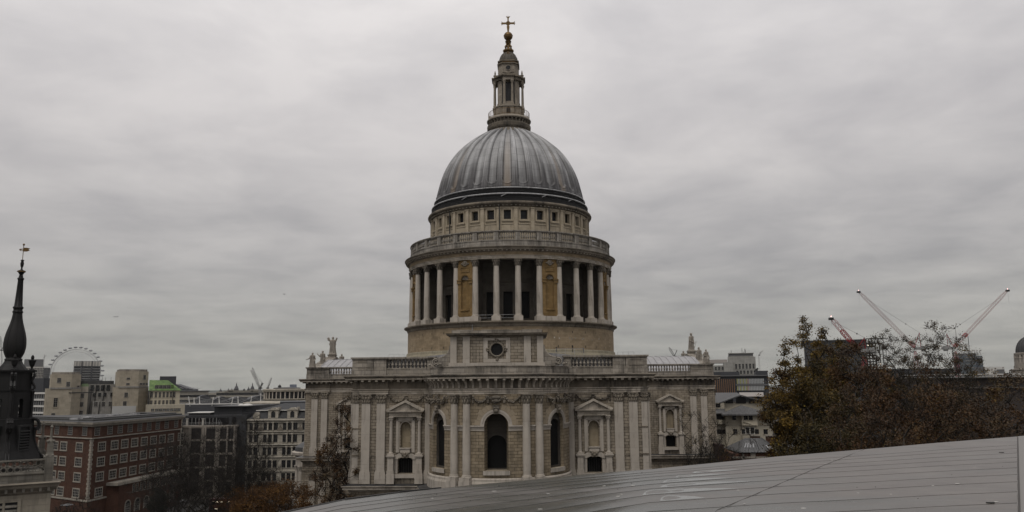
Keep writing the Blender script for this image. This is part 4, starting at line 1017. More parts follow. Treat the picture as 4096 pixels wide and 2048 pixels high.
# ================================================================ statues on the transept gables
def cw(x, y, z):  # cathedral-local point to world
    c, s = math.cos(T0), math.sin(T0); return (-.45+x*c+y*s, 180-x*s+y*c, z)
STAT = stone('statue_stone', (0.31, 0.28, 0.24), None, dirt=.7, var=.15, streak=.5, seed=12, dlo=.49, bump=.03)
def figure(h, arms, lean=(0, 0), seed=1, wide=1.0, extra=(), seated=False, head=(0, 0)):
    wide = wide*1.2
    """a robed figure: trunk with folds, head and arms fused into one skin by voxel remeshing"""
    rnd = random.Random(seed); m = MB(); n = 22
    prof = [(0, .56, .46), (.08, .54, .44), (.3, .47, .38), (.5, .42, .33), (.6, .40, .31), (.7, .46, .31), (.79, .50, .30), (.835, .40, .26), (.86, .17, .16), (.90, .13, .13)]
    if seated: prof = [(0, .6, .62), (.1, .58, .7), (.32, .55, .72), (.42, .5, .5), (.5, .44, .34), (.66, .46, .32), (.79, .5, .3), (.835, .4, .26), (.86, .17, .16), (.9, .13, .13)]
    rows = []
    for t, rx, ry in prof:
        fold = max(0, .11*(1-t*1.15)); row = []
        for k in range(n):
            a = 2*math.pi*k/n; q = 1+fold*math.sin(7*a+seed*2+t*3)+fold*.6*math.sin(12*a+seed)
            row.append((lean[0]*t*h+rx*wide*q*math.cos(a)*h/3.4, lean[1]*t*h+ry*wide*q*math.sin(a)*h/3.4, t*h))
        rows.append(row)
    m.grid(rows, True, True); m.face(rows[0][::-1]); m.face(rows[-1])
    u = h/3.4; hx, hy = lean[0]*h*.93+head[0], lean[1]*h*.93+head[1]
    m.blob((hx, hy, .935*h), .20*u, .23*u, .27*u, 14, 10)
    m.blob((hx, hy+.06*u, .95*h), .24*u, .24*u, .25*u, 12, 8)          # hair
    m.blob((hx, hy-.22*u, .93*h), .045*u, .07*u, .08*u, 6, 5); m.blob((hx, hy-.14*u, .885*h), .13*u, .12*u, .15*u, 8, 6)  # nose, beard
    for pts in arms:
        rs = [.17, .135, .10]
        for i in range(len(pts)-1): m.tube(pts[i], pts[i+1], rs[min(i, 2)]*u, rs[min(i+1, 2)]*u*.95, 9); m.blob(pts[i+1], rs[min(i+1, 2)]*u*1.05)
        e = Vector(pts[-1]); d = (e-Vector(pts[-2])).normalized(); m.blob(e+d*.08*u, .1*u, .1*u, .09*u)
        for f in range(5):
            o = Vector((rnd.uniform(-.3, .3), rnd.uniform(-.3, .3), (f-2)*.28)); m.tube(e+d*.1*u, e+(d+o).normalized()*.3*u, .035*u, .028*u, 5)
    for f in extra: f(m, u)
    # cloak drape over one side
    cx = .36*u*wide
    m.grid([[(lean[0]*t*h+cx*math.cos(a)*q, lean[1]*t*h+.36*u*math.sin(a)*q, t*h) for a in [R(20+10*k) for k in range(15)]] for t, q in ((.78, 1.35), (.6, 1.35), (.4, 1.5), (.15, 1.75), (.02, 1.85))], True)
    o = m.build('statue', STAT); md = o.modifiers.new('r', 'REMESH'); md.mode = 'VOXEL'; md.voxel_size = .055*u; md.use_smooth_shade = True
    dg = bpy.context.evaluated_depsgraph_get(); me = bpy.data.meshes.new_from_object(o.evaluated_get(dg)); o.modifiers.clear(); o.data = me
    if not me.materials: me.materials.append(STAT)
    return o
def stand(o, x, y, z, rz, label):
    o.location = cw(x, y, z); o.rotation_euler = (0, 0, rz); tag(o, label, 'statue', 'statues on the transept gables')
def plinth(m, u): m.box(-.65*u, .65*u, -.6*u, .6*u, -.02, .22*u)
def beams(m, u):   # diagonal beams of the X-shaped cross behind the figure
    m.tube((-.95*u, .42*u, 3.35*u), (.6*u, .42*u, .2*u), .17*u, n=6); m.tube((.72*u, .42*u, 3.3*u), (-.2*u, .42*u, .8*u), .17*u, n=6)
    m.tube((-.98*u, .38*u, 3.3*u), (-.8*u, .38*u, 2.75*u), .24*u, n=7)
stand(figure(2.95, [[(-.3, 0, 2.2), (-.62, -.12, 1.75), (-1.05, -.1, 1.62)], [(.35, 0, 2.2), (.68, .05, 1.75), (.5, -.2, 1.35)]], (.02, 0), 3, 1.15, [plinth]), -40.4, -16.4, 31.8, 0, 'robed stone statue at the outer corner of the left gable, arm held low')
stand(figure(3.35, [[(-.3, 0, 2.6), (-.62, -.1, 2.2), (-1.05, -.15, 2.62)], [(.3, 0, 2.6), (.5, .1, 2.0), (.3, -.3, 1.6)]], (-.015, 0), 5, 1.0, [plinth]), -40.3, -8.5, 32.1, R(8), 'cloaked stone statue reaching left, between the corner and peak of the left gable')
stand(figure(3.95, [[(-.4, 0, 2.95), (-.72, .1, 2.3), (-.35, -.25, 1.9)], [(.4, 0, 2.95), (.62, .1, 2.3), (.3, -.3, 2.0)]], (0, 0), 7, 1.05, [plinth, beams]), -40.35, 0, 35.0, R(4), 'tall stone statue with a cross of beams behind its shoulders on the left gable peak')
stand(figure(3.2, [[(-.3, 0, 2.4), (-.6, 0, 1.9), (-.4, -.3, 1.5)], [(.3, 0, 2.4), (.5, 0, 1.9), (.4, -.3, 1.5)]], (0, 0), 9, 1.1, [plinth]), -40.3, 8.6, 32.2, R(20), 'half hidden stone statue behind the lead roof right of the left gable peak')
def staff(m, u): m.tube((.35*u, -.2*u, .2*u), (.85*u, -.3*u, 1.75*u), .05*u, n=6); m.box(.74*u, .98*u, -.36*u, -.22*u, 1.72*u, 1.82*u)
stand(figure(4.05, [[(-.3, 0, 3.1), (-.45, -.1, 2.4), (0, -.4, 2.1)], [(.3, 0, 3.1), (.5, -.1, 2.4), (.5, -.35, 1.9)]], (.02, 0), 11, .82, [plinth, staff]), 40.45, 0, 34.95, R(15), 'tall slim stone statue holding a leaning sword on the right gable peak')
def bundle(m, u): m.blob((.55*u, -.2*u, .7*u), .4*u, .4*u, .45*u, 10, 8); m.blob((.78*u, -.25*u, .3*u), .3*u)
stand(figure(3.45, [[(-.3, 0, 2.6), (-.5, 0, 2.0), (-.1, -.35, 1.8)], [(.3, 0, 2.6), (.55, 0, 2.0), (.7, -.2, 1.5)]], (.01, 0), 13, 1.0, [plinth]), 40.3, -8.5, 32.0, R(10), 'broad cloaked stone statue between the peak and corner of the right gable')
stand(figure(2.85, [[(-.3, 0, 2.1), (-.62, -.1, 1.75), (-.2, -.35, 1.5)], [(.3, 0, 2.1), (.6, -.1, 1.7), (.75, -.2, 1.2)]], (.06, 0), 15, 1.05, [plinth, bundle], True), 40.0, -16.4, 31.8, R(12), 'crouching stone statue with a bundle at the outer corner of the right gable')
stand(figure(3.15, [[(-.3, 0, 2.4), (-.55, 0, 1.9), (-.3, -.3, 1.5)], [(.3, 0, 2.4), (.5, 0, 1.9), (.3, -.3, 1.5)]], (-.03, 0), 17, 1.05, [plinth]), 40.3, 8.6, 32.2, R(-10), 'half hidden stone statue behind the lead roof left of the right gable peak')

# ================================================================ church steeple on the left
SP = at(60, 1800, 60); SPX, SPY = SP.x, SP.y
STL = stone('cream_tower_stone', (0.31, 0.28, 0.228), 1.2, .45, .01, .75, .08, .5, seed=20, dlo=.5)
STG = stone('grey_tower_stone', (0.19, 0.178, 0.155), 1.1, .4, .012, .7, .12, .6, seed=21, dlo=.47)
BL = lead_mat('black_lead_cladding', (0.014, 0.0135, 0.0135), rough=.6, dark=.6, spec=.22)
BL2 = lead_mat('worn_lead_edges', (0.03, 0.03, 0.03), rough=.55, spec=.25)
ST = empty('church_steeple', (0, 0, 0), 0, label='black lead bottle-shaped church spire on a cream stone tower with a pierced parapet', cat='steeple')
def zz(y): return 40.34-.01681*y
q_ = at(17/1.122, 900+1060/1.122, 60); CXs, CYs = q_.x+.12, q_.y+0.3
ST.scale = (.87, .87, 1); ST.location = (CXs-.27, CYs, 0); ST.rotation_euler = (0, 0, R(36))
c8 = .01681
HWt = 3.3
m = MB(); m.box(-HWt, HWt, -HWt, HWt, -4, zz(1200)); m.build('tower', STL, ST)
m = MB(); sqp = [(-HWt, HWt), (-HWt, -HWt), (HWt, -HWt), (HWt, HWt)]
m.sweep(sqp, [(0, zz(1200)), (.12, zz(1192)), (.15, zz(1186)), (.45, zz(1170)), (.5, zz(1160)), (.62, zz(1152)), (0, zz(1148))], True); m.build('cornice', CARV, ST)
m = MB()
for k in range(11):
    for q in range(4):
        e0 = MB(); e0.box(-HWt+.35+k*.6-.1, -HWt+.35+k*.6+.1, -HWt-.42, -HWt, zz(1188), zz(1168)); e0.xf(Matrix.Rotation(q*math.pi/2, 4, 'Z')); add(m, e0)
m.build('cornice_brackets', STG, ST)
m = MB(); m.sweep([(-3.05, 3.05), (-3.05, -3.05), (3.05, -3.05), (3.05, 3.05)], [(0, zz(1150)), (0, zz(1118)), (.08, zz(1114)), (.08, zz(1108)), (-.1, zz(1104)), (-.35, zz(1104))], True); m.face([(-3, -3, zz(1104)), (3, -3, zz(1104)), (3, 3, zz(1104)), (-3, 3, zz(1104))]); m.build('parapet_base', STG, ST)
# pierced parapet of interlaced circles
z0, z1 = zz(1104), zz(1054); zm = (z0+z1)/2; rl = (z1-z0)/4
for q in range(4):
    m = MB(); m.box(-2.75, 2.75, -.1, .1, z0-.05, z0+.05); m.box(-2.8, 2.8, -.13, .13, z1-.02, z1+.09)
    k = -2.62
    while k < 2.7:
        for zc in (zm-rl, zm+rl): m.torus((k, 0, zc), rl*.92, .035, 'y', 14, 5)
        m.torus((k+rl*1.15, 0, zm), rl*.55, .035, 'y', 10, 5)
        k += rl*2.3
    m.v = [(x, y-2.95, z) for x, y, z in m.v]; m.xf(Matrix.Rotation(q*math.pi/2, 4, 'Z')); m.build('pierced_parapet', STG, ST)
    m = MB(); a = 3.0
    m.box(a-.32, a+.32, -a-.32, -a+.32, z0-.9, zz(1040)); m.prism([(a-.26, zz(1040)), (a+.26, zz(1040)), (a+.2, zz(975)), (a-.2, zz(975))], -a-.22, -a+.22)
    for kx in (-.2, .2):
        for ky in (-.2, .2): m.blob((a+kx, -a+ky, zz(972)), .12); m.blob((a+kx, -a+ky, zz(1035)), .12)
    m.lathe([(.24, zz(975)), (.1, zz(960)), (.08, zz(915)), (.13, zz(908)), (.05, zz(900)), (.02, zz(890))], 8, a, -a); m.xf(Matrix.Rotation(q*math.pi/2, 4, 'Z')); m.build('pinnacle', STG, ST)
    # louvred belfry window
    m = MB(); m.box(-1.25, 1.25, -HWt-.12, -HWt, 13, zz(1222)); m.box(-1.0, 1.0, -HWt-.13, -HWt-.1, 13, zz(1232))
    m = MB(); m.box(-1.2, -.95, -HWt-.1, -HWt, 12, zz(1216)); m.box(.95, 1.2, -HWt-.1, -HWt, 12, zz(1216)); m.box(-.95, .95, -HWt-.1, -HWt, zz(1228), zz(1216)); m.box(-.09, .09, -HWt-.08, -HWt, 12, zz(1228)); m.xf(Matrix.Rotation(q*math.pi/2, 4, 'Z')); bw = m.build('louvred_window', STL, ST)
    m = MB(); m.box(-.95, .95, -HWt-.02, -HWt+.02, 12, zz(1228)); m.xf(Matrix.Rotation(q*math.pi/2, 4, 'Z')); m.build('dark_opening', BLACK, bw)
    m = MB(); zl = zz(1240)
    while zl > 14:
        for x0, x1 in ((-.93, -.1), (.1, .93)): m.prism([(-HWt-.03, zl), (-HWt-.15, zl-.14), (-HWt-.15, zl-.18), (-HWt-.03, zl-.05)], x0, x1, 'x')
        zl -= .32
    m.xf(Matrix.Rotation(q*math.pi/2, 4, 'Z')); m.build('louvres', STG, bw)
# lead stages, turned 45 degrees to the tower
RT = Matrix.Rotation(R(45), 4, 'Z')
def stage(hw): s_ = hw/math.sqrt(2); return s_
m = MB()
prof = [(2.9, 1045), (2.75, 1030), (2.45, 1000), (2.2, 965), (2.02, 930), (1.95, 890), (1.95, 872)]
rows = []
for r_, y in prof:
    s_ = r_/math.sqrt(2)*1.0; rows.append([(s_, -s_, zz(y)), (s_, s_, zz(y)), (-s_, s_, zz(y)), (-s_, -s_, zz(y))])
m.grid(rows, False, True); m.xf(RT); m.build('louvre_stage', BL, ST)
for q in range(4):
    rq = Matrix.Rotation(q*math.pi/2, 4, 'Z')
    m = MB(); s_ = 1.95/math.sqrt(2)
    for k in range(11): m.prism([(-s_-.30, zz(1030-k*11.5)), (-s_-.42, zz(1034-k*11.5)), (-s_-.42, zz(1037-k*11.5)), (-s_-.2, zz(1033-k*11.5))], -.5, .5, 'x')
    m.box(-.66, -.54, -s_-.38, -s_, zz(1040), zz(900)); m.box(.54, .66, -s_-.38, -s_, zz(1040), zz(900)); m.box(-.66, .66, -s_-.4, -s_, zz(900), zz(892)); m.box(-.55, .55, -s_-.2, -s_-.15, zz(1040), zz(900))
    m.xf(RT @ rq); m.build('louvres', BL2, ST)
    # big scroll consoles on the corners
    m = MB(); P = [(1.5, 868), (1.9, 867), (2.15, 872), (2.32, 884), (2.34, 902), (2.2, 918), (2.08, 905)]
    for (r0, y0), (r1, y1) in zip(P[:-1], P[1:]):
        for w in (-.16, 0, .16):
            c_, s2 = math.cos(-math.pi/4), math.sin(-math.pi/4)
            m.tube((r0*c_-w*s2, r0*s2+w*c_, zz(y0)), (r1*c_-w*s2, r1*s2+w*c_, zz(y1)), .12, n=7)
    P = [(2.05, 905), (2.05, 960), (2.35, 1010), (2.95, 1044)]
    for (r0, y0), (r1, y1) in zip(P[:-1], P[1:]):
        for w in (-.1, .1): m.tube((r0*c_-w*s2, r0*s2+w*c_, zz(y0)), (r1*c_-w*s2, r1*s2+w*c_, zz(y1)), .1, n=6)
    m.xf(RT @ rq); m.build('scroll', BL2 if 0 else BL, ST)
    # open belfry stage with an arch in each face
    m = MB(); s_ = 1.58/math.sqrt(2)
    mpb = lambda u, z, d: (u, -s_+d, z)
    m.wall(mpb, -s_, s_, zz(866), zz(742), [(0, .48, zz(860), zz(790), 'arch', .3)])
    m.wall(lambda u, z, d: (u, -s_+.3-d, z), -s_+.3, s_-.3, zz(866), zz(742), [(0, .48, zz(860), zz(790), 'arch', .02)])
    m.xf(RT @ rq); m.build('belfry_arch', BL, ST)
    m = MB(); m.lathe([(.16, zz(866)), (.13, zz(855)), (.13, zz(755)), (.18, zz(745))], 8, s_*1.05, -s_*1.05); m.xf(RT @ rq); m.build('corner_column', BL, ST)
    # scrolls of the upper stage and the corner urns
    m = MB()
    c_, s2 = math.cos(-math.pi/4), math.sin(-math.pi/4)
    for y0, y1, r0, r1 in ((666, 674, 1.62, 1.72), (674, 686, 1.72, 1.6), (686, 700, 1.6, 1.5), (700, 712, 1.5, 1.62), (712, 726, 1.62, 1.78), (726, 736, 1.78, 1.7)):
        for w in (-.12, .12): m.tube((r0*c_-w*s2, r0*s2+w*c_, zz(y0)), (r1*c_-w*s2, r1*s2+w*c_, zz(y1)), .11, n=6)
    m.xf(RT @ rq); m.build('console', BL2, ST)
    m = MB(); rr_ = 1.42
    m.lathe([(.26, zz(655)), (.26, zz(650)), (.1, zz(645)), (.1, zz(638)), (.2, zz(630)), (.27, zz(615)), (.3, zz(611)), (.3, zz(607)), (.1, zz(604)), (.14, zz(596)), (.1, zz(588)), (.01, zz(583))], 12, rr_*c_, rr_*s2); m.xf(RT @ rq); m.build('urn', BL, ST)
m = MB()
for r_, y0, y1 in ((1.98, 872, 866), (1.72, 742, 736), (1.52, 736, 662), (1.7, 664, 658), (1.86, 658, 652)):
    s_ = r_/math.sqrt(2); e0 = MB(); e0.box(-s_, s_, -s_, s_, zz(y0), zz(y1)); e0.xf(RT); add(m, e0)
m.build('lead_stages', BL, ST)
m = MB(); prof = []
for r_, y in ((1.18, 652), (1.0, 640), (.78, 625), (.66, 612)): prof.append((r_, zz(y)))
rows = [[(r_*math.cos(R(45*k)), r_*math.sin(R(45*k)), z) for k in range(8)] for r_, z in prof]; m.grid(rows, False, True); m.build('flared_base', BL, ST)
m = MB(); sp_ = [(.66, 612), (.70, 606), (.66, 601), (.56, 600), (.64, 592), (.78, 575), (.86, 553), (.87, 535), (.83, 510), (.74, 487), (.6, 462), (.48, 440), (.4, 420), (.36, 402), (.34, 398), (.4, 394), (.4, 390), (.34, 386), (.335, 378), (.4, 374), (.4, 370), (.31, 366), (.25, 310), (.195, 246), (.25, 242), (.25, 238), (.14, 234), (.16, 228), (.1, 222), (.18, 218), (.3, 208), (.33, 204), (.1, 199), (.06, 190), (.12, 182), (.15, 170), (.1, 160), (.16, 154), (.03, 152)]
sp2 = [(r_*.98, zz(y)) for r_, y in sp_]
m.smooth_lathe(sp2, 20)
for k in range(8):
    a = 2*math.pi*k/8
    for (r0, z_0), (r1, z_1) in zip(sp2[3:29], sp2[4:30]): m.tube((r0*math.cos(a), r0*math.sin(a), z_0), (r1*math.cos(a), r1*math.sin(a), z_1), .025, n=4)
m.build('bottle_spire', BL, ST)
m = MB(); m.tube((0, 0, zz(156)), (0, 0, zz(84)), .028, n=6); m.blob((0, 0, zz(82)), .09, nu=10, nv=7); m.lathe([(.34, zz(209)), (.34, zz(206)), (.3, zz(204))], 16); m.build('finial_rod', GOLD, ST)
m = MB(); zf = zz(106); R2_ = Matrix.Rotation(R(-30), 4, 'Z')
m.prism([(-.02, zf-.14), (.3, zf-.14), (.56, zf-.05), (.42, zf), (.56, zf+.1), (.3, zf+.16), (-.02, zf+.16)], -.02, .02); m.box(-.25, 0, -.015, .015, zf-.02, zf+.02); m.prism([(-.36, zf), (-.25, zf-.1), (-.2, zf), (-.25, zf+.1)], -.015, .015); m.torus((-.1, 0, zf), .09, .02, 'y', 12, 5); m.xf(R2_); m.build('weather_vane', GOLD, ST)

for o in ST.children:      # stonework below the lead stages
    if o.name.split('.')[0] in ('tower', 'cornice', 'cornice_brackets', 'parapet_base', 'pierced_parapet', 'pinnacle', 'louvred_window'):
        o.scale = (1, 1, .955); o.location.z = 28*.045
# ================================================================ buildings around and behind
GZ = -4.0
LEADM = lead_mat('grey_roof_sheet', (0.05, 0.05, 0.05), rough=.7)
def zoomer(ox, oy, s): return lambda x, y: (ox+x/s, oy+y/s)
Z2 = zoomer(0, 1350, 1.845); Z3 = zoomer(600, 1350, 1.845); ZR = zoomer(2700, 1300, 2.147); ZT = zoomer(3000, 1100, 1.840); ZB = zoomer(600, 1480, 3.963); ZU = zoomer(3000, 1250, 2.342)
def site(name, label, cat, A, B, group=None):
    """root at the foot of the facade line A-B, x along the facade, y away from the camera"""
    rz = math.atan2(B[1]-A[1], B[0]-A[0]); r = empty(name, (A[0], A[1], GZ), rz, label=label, cat=cat, group=group)
    L = math.hypot(B[0]-A[0], B[1]-A[1])
    def loc(p):
        dx, dy = p[0]-A[0], p[1]-A[1]; c, s = math.cos(rz), math.sin(rz); return (dx*c+dy*s, -dx*s+dy*c)
    return r, L, loc
def zr(z): return z-GZ
PANE = mat('window_glass', (0.012, 0.013, 0.015), 0.12, 0.5)
WHITE = mat('white_paint', (0.55, 0.54, 0.51), 0.6)
FRAME = mat('cream_frames', (0.27, 0.255, 0.23), 0.7)
def make_win(root, w, h, fw=.1, proud=.08, bars=(1, 1), fm=None, sill=True, surround=None, arch=False, bw=.05, pm=None):
    m = MB(); fm = fm or WHITE
    sw = fw
    m.box(-w/2-sw, -w/2, -proud, 0, 0, h); m.box(w/2, w/2+sw, -proud, 0, 0, h); m.box(-w/2-sw, w/2+sw, -proud, 0, h, h+sw); m.box(-w/2-sw-.06, w/2+sw+.06, -proud-.06, 0, -sw, 0)
    o = m.build('window', surround or fm, root)
    m = MB()
    for k in range(1, bars[0]+1): x = -w/2+w*k/(bars[0]+1); m.box(x-bw/2, x+bw/2, -proud*.6, -.015, 0, h)
    for k in range(1, bars[1]+1): z = h*k/(bars[1]+1); m.box(-w/2, w/2, -proud*.5, -.015, z-bw/2, z+bw/2)
    if bars != (0, 0): m.build('glazing_bars', fm, o)
    m = MB(); m.face([(-w/2, -.012, 0), (w/2, -.012, 0), (w/2, -.012, h), (-w/2, -.012, h)]); m.build('pane', pm or PANE, o)
    return o
class Rep:
    def __init__(s, o): s.o = o; s.used = False
    def put(s, x, y, z, rz=0):
        if not s.used: s.used = True; s.o.location = (x, y, z); s.o.rotation_euler = (0, 0, rz)
        else: copy_tree(s.o, None, (x, y, z), rz)
def on(P, Q, us, z, rep, n=None):
    d = Vector((Q[0]-P[0], Q[1]-P[1])); L = d.length; d /= L; rz = math.atan2(d.y, d.x)
    for u in us: rep.put(P[0]+d.x*u, P[1]+d.y*u, z, rz)
def ucol(A, B, px, py=1700):     # distance along A-B where the line of sight of a photo column meets it
    r = ray(px, py); d = Vector((B[0]-A[0], B[1]-A[1])); L = d.length; d /= L
    den = d.x*r.y-d.y*r.x; return (A[1]*r.x-A[0]*r.y)/den
def lin(a, b, n): return [a+(b-a)*i/(n-1) for i in range(n)] if n > 1 else [(a+b)/2]
def prismz(root, name, m_, poly, z0, z1): b = MB(); b.prism(poly, z0, z1, 'z'); return b.build(name, m_, root)

def facing(a, px):      # far end of a facade that starts at a and stands square to the line of sight
    r = ray(*px); d = Vector((-a.y, a.x, 0))*-1; d = Vector((a.y, -a.x, 0)).normalized(); t_ = (a.x*d.y-a.y*d.x)/(r.x*d.y-r.y*d.x); return Vector((r.x*t_, r.y*t_, 0))
# ---- red brick office building
BR = stone('red_brick', (0.076, 0.039, 0.027), .45, .15, .01, 1.25, .14, .35, (0.05, .018, .012), bump=.01, seed=30)
BRS = stone('brick_building_stone', (0.29, 0.265, 0.225), None, dirt=.5, var=.1, seed=31)
C_ = at_z(372, 1689, 20); L_ = at_z(126, 1681, 20); R_ = at_z(728, 1662, 20); L_ = C_+(L_-C_)*2.1
root, L, lo = site('brick_office_block', 'red brick office building with rows of white windows and pale quoins behind the spire', 'building', (C_.x, C_.y), (R_.x, R_.y))
c0, r0, l0 = (0, 0), (L, 0), lo((L_.x, L_.y)); dl = Vector(l0); bk = (l0[0]+8, l0[1]+26)
poly = [l0, c0, r0, (L+4, 16), (L-10, 30), bk]
prismz(root, 'wall', BR, poly, 0, zr(19.0))
m = MB(); m.sweep([l0, c0, r0, (L+4, 16)], [(0, zr(18.9)), (.35, zr(19.0)), (.4, zr(19.4)), (.75, zr(19.5)), (.8, zr(19.95))]); m.build('cornice', BRS, root)
m = MB(); m.sweep([l0, c0, r0, (L+4, 16)], [(.8, zr(19.95)), (.6, zr(20.1)), (-1.2, zr(20.5)), (-1.2, zr(20.9)), (-5, zr(20.9))]); m.prism(poly, zr(20.2), zr(20.6), 'z'); m.build('roof', LEADM, root)
m = MB(); m.sweep([l0, c0, r0, (L+4, 16)], [(0, zr(16.05)), (.25, zr(16.1)), (.25, zr(16.3)), (0, zr(16.35))]); m.sweep([l0, c0, r0], [(0, zr(1.7)), (.2, zr(1.75)), (.2, zr(2.1)), (0, zr(2.15))]); m.build('string_course', BRS, root)
m = MB()
for k in range(25):
    z = zr(2.3)+k*.55; w = .55 if k % 2 else .8; m.box(-.04, w, -.06, 0, z, z+.5)
    e0 = MB(); e0.box(-w, .05, -.06, 0, z, z+.5); e0.xf(Matrix.Rotation(math.atan2(-dl.y, -dl.x), 4, 'Z')); add(m, e0)
    m.box(L-.5, L+.04, -.05, 0, z, z+.5)
m.build('quoins', BRS, root)
wt = Rep(make_win(root, 1.8, 2.0, .09, .06, (3, 3), fm=FRAME)); ws = Rep(make_win(root, 2.5, 1.75, .28, .1, (3, 2), fm=FRAME, surround=BRS, bw=.07))
A3, B3 = (C_.x, C_.y), (R_.x, R_.y); rc = [750, 843, 917, 990, 1060, 1128, 1193, 1256, 1328]; tcx = [718, 811, 886, 959, 1030, 1098, 1162, 1227, 1297]
us = [ucol(A3, B3, x/1.845, 1790) for x in rc]; ut = [ucol(A3, B3, x/1.845, 1720) for x in tcx]
on(c0, r0, ut, zr(16.9), wt)
for z in (13.2, 9.7, 6.2): on(c0, r0, us, zr(z), ws)
on(c0, r0, us[:1], zr(2.6), ws)
dlL = dl.length
AL, BLt = (C_.x, C_.y), (L_.x, L_.y); ul = [ucol(AL, BLt, x, 1790) for x in (318, 255, 220, 165, 100, 40)]; utl = [ucol(AL, BLt, x, 1720) for x in (340, 282, 228, 158, 90, 20)]
on(c0, r0, [], 0, ws)
for z in (13.2, 9.7, 6.2, 2.6):
    for u in ul:
        if u < dlL-2: ws.put(dl.x/dlL*u, dl.y/dlL*u, zr(z), math.atan2(-dl.y, -dl.x))
for u in utl:
    if u < dlL-2: wt.put(dl.x/dlL*u, dl.y/dlL*u, zr(16.9), math.atan2(-dl.y, -dl.x))
# lower projecting wing along the street with paired windows and arched openings
x0 = us[1]-2.0
prismz(root, 'street_wing', BR, [(x0+1, -2.6), (L-3, -2.6), (L-3, 0), (x0, 0)], 0, zr(4.6))
m = MB(); m.box(x0-.3, L-2.7, -3.1, 0, zr(4.6), zr(5.1)); m.box(x0-.1, L-2.9, -2.9, 0, zr(5.1), zr(5.3)); m.build('ledge', BRS, root)
wp = Rep(make_win(root, .8, 1.9, .12, .06, (1, 3), fm=FRAME, surround=BRS))
for u in lin(x0+8, L-6, 7):
    wp.put(u-.75, -2.6, zr(2.2)); wp.put(u+.75, -2.6, zr(2.2))
def arched(root, w, h, m_=None):
    m = MB(); mp = lambda u, z, d: (u, d-.05, z); n = 14
    arch_frame(m, mp, 0, w/2, h, .25, 0); m.box(-w/2-.25, -w/2, -.15, 0, 0, h); m.box(w/2, w/2+.25, -.15, 0, 0, h); o = m.build('arched_window', m_ or BRS, root)
    g = MB(); g.pane(mp, 0, w, 0, h, 'arch', .03); g.build('pane', PANE, o)
    g = MB()
    for k in range(1, 5): g.box(-w/2+w*k/5-.03, -w/2+w*k/5+.03, -.07, -.03, 0, h+.3)
    for k in range(1, 4): g.box(-w/2, w/2, -.07, -.03, h*k/3.5-.03, h*k/3.5+.03)
    g.build('glazing_bars', FRAME, o); return o
wa = Rep(arched(root, 2.0, 2.0))
for u in lin(x0+5, L-8, 6): wa.put(u, -2.61, zr(-2.6))
m = MB()
for u, w, h in ((4, 2.5, .5), (14, 4, .7), (24, 2, .5), (-0, 1, .4)): m.box(u, u+w, 4, 6, zr(20.6), zr(20.6)+h)
for u in range(0, int(L), 4): m.tube((u, 3, zr(20.6)), (u, 3, zr(21.5)), .03, n=4)
m.tube((0, 3, zr(21.4)), (L, 3, zr(21.4)), .03, n=4); m.build('roof_plant', LEADL, root)

# ---- beige stone telephone exchange with two blunt towers
BG = stone('beige_ashlar', (0.37, 0.33, 0.262), 1.6, .9, .006, .9, .07, .42, (0.16, .13, .09), seed=33, bump=.01, dlo=.52)
GRY = stone('grey_render', (0.27, 0.26, 0.24), None, dirt=.4, seed=34)
D1 = 300
def bl(Zf, xa, xb, yt, D, rzd=0, yb=None):
    a = at(*Zf(xa, yt), D); b = at(*Zf(xb, yt), D); return a, b, a.z
a, b, zt = bl(Z2, 372, 607, 262, D1); b = facing(a, Z2(607, 262))
root, L, lo = site('beige_tower_block', 'beige stone block with two blunt windowed towers behind the brick building', 'building', (a.x, a.y), (b.x, b.y))
k_ = L/235
def X(px, ref=372): return (px-ref)*k_*(1+max(0, px-372)/735*.045)
def Zb(py, x=500): return (at(*Z2(x, py), D1).z)-GZ
def tower(x0, x1, xc, yt, yledge, spread, dep=16, name='tower'):
    m = MB(); zl = Zb(yledge); zt_ = Zb(yt)
    c = .5
    m.prism([(X(x0-spread), 2), (X(x0-spread)+.5, 0), (X(xc)+.3, 0), (X(x1), 4), (X(x1), dep), (X(x0-spread), dep)], 0, zl, 'z')
    m.prism([(X(x0), 2), (X(x0)+.5, .4), (X(xc), .4), (X(x1)-.3, 4), (X(x1)-.3, dep-1), (X(x0), dep-1)], zl, zt_, 'z')
    o = m.build(name, BG, root)
    m = MB(); m.prism([(X(x0-2), 1.7), (X(x0)+.4, -.25), (X(xc)+.3, -.25), (X(x1), 3.8), (X(x1), dep), (X(x0-2), dep)], zl-.2, zl+.35, 'z'); m.build('ledge', GRY, o)
    m = MB(); m.prism([(X(x0)+.4, 1.4), (X(xc), .8), (X(x1)-.8, 4), (X(x1)-.8, dep-2), (X(x0)+.4, dep-2)], zt_, zt_+.8, 'z'); m.build('parapet', PARA, o)
    return o
tower(372, 607, 530, 270, 375, 28); tower(868, 1107, 1020, 248, 370, 22)
wb = Rep(make_win(root, 1.1, 1.6, .12, .06, (2, 2), fm=FRAME, surround=GRY)); wn_ = Rep(make_win(root, 1.3, 3.3, .25, .12, (1, 4), fm=FRAME, surround=BG)); wsm = Rep(make_win(root, 1.1, .6, .1, .06, (2, 1), fm=FRAME, surround=GRY))
wb.put(X(440), .38, Zb(331)); wn_.put(X(427), -.02, Zb(512)); wb.put(X(417), -.02, Zb(592)); wb.put(X(508), .38, Zb(360))
for x, y in ((946, 310), (945, 352)): wsm.put(X(x), .38, Zb(y))
for x, y in ((937, 445), (931, 512), (925, 590)): wb.put(X(x), -.02, Zb(y))
ang = math.atan2(3.6, X(607)-X(530))
for x, y in ((523, 500), (523, 440), (585, 368)): wsm.put(X(x if x > 540 else 560), 1.6+(0 if x < 540 else 1.2), Zb(y), ang)
ang2 = math.atan2(3.6, X(1107)-X(1020))
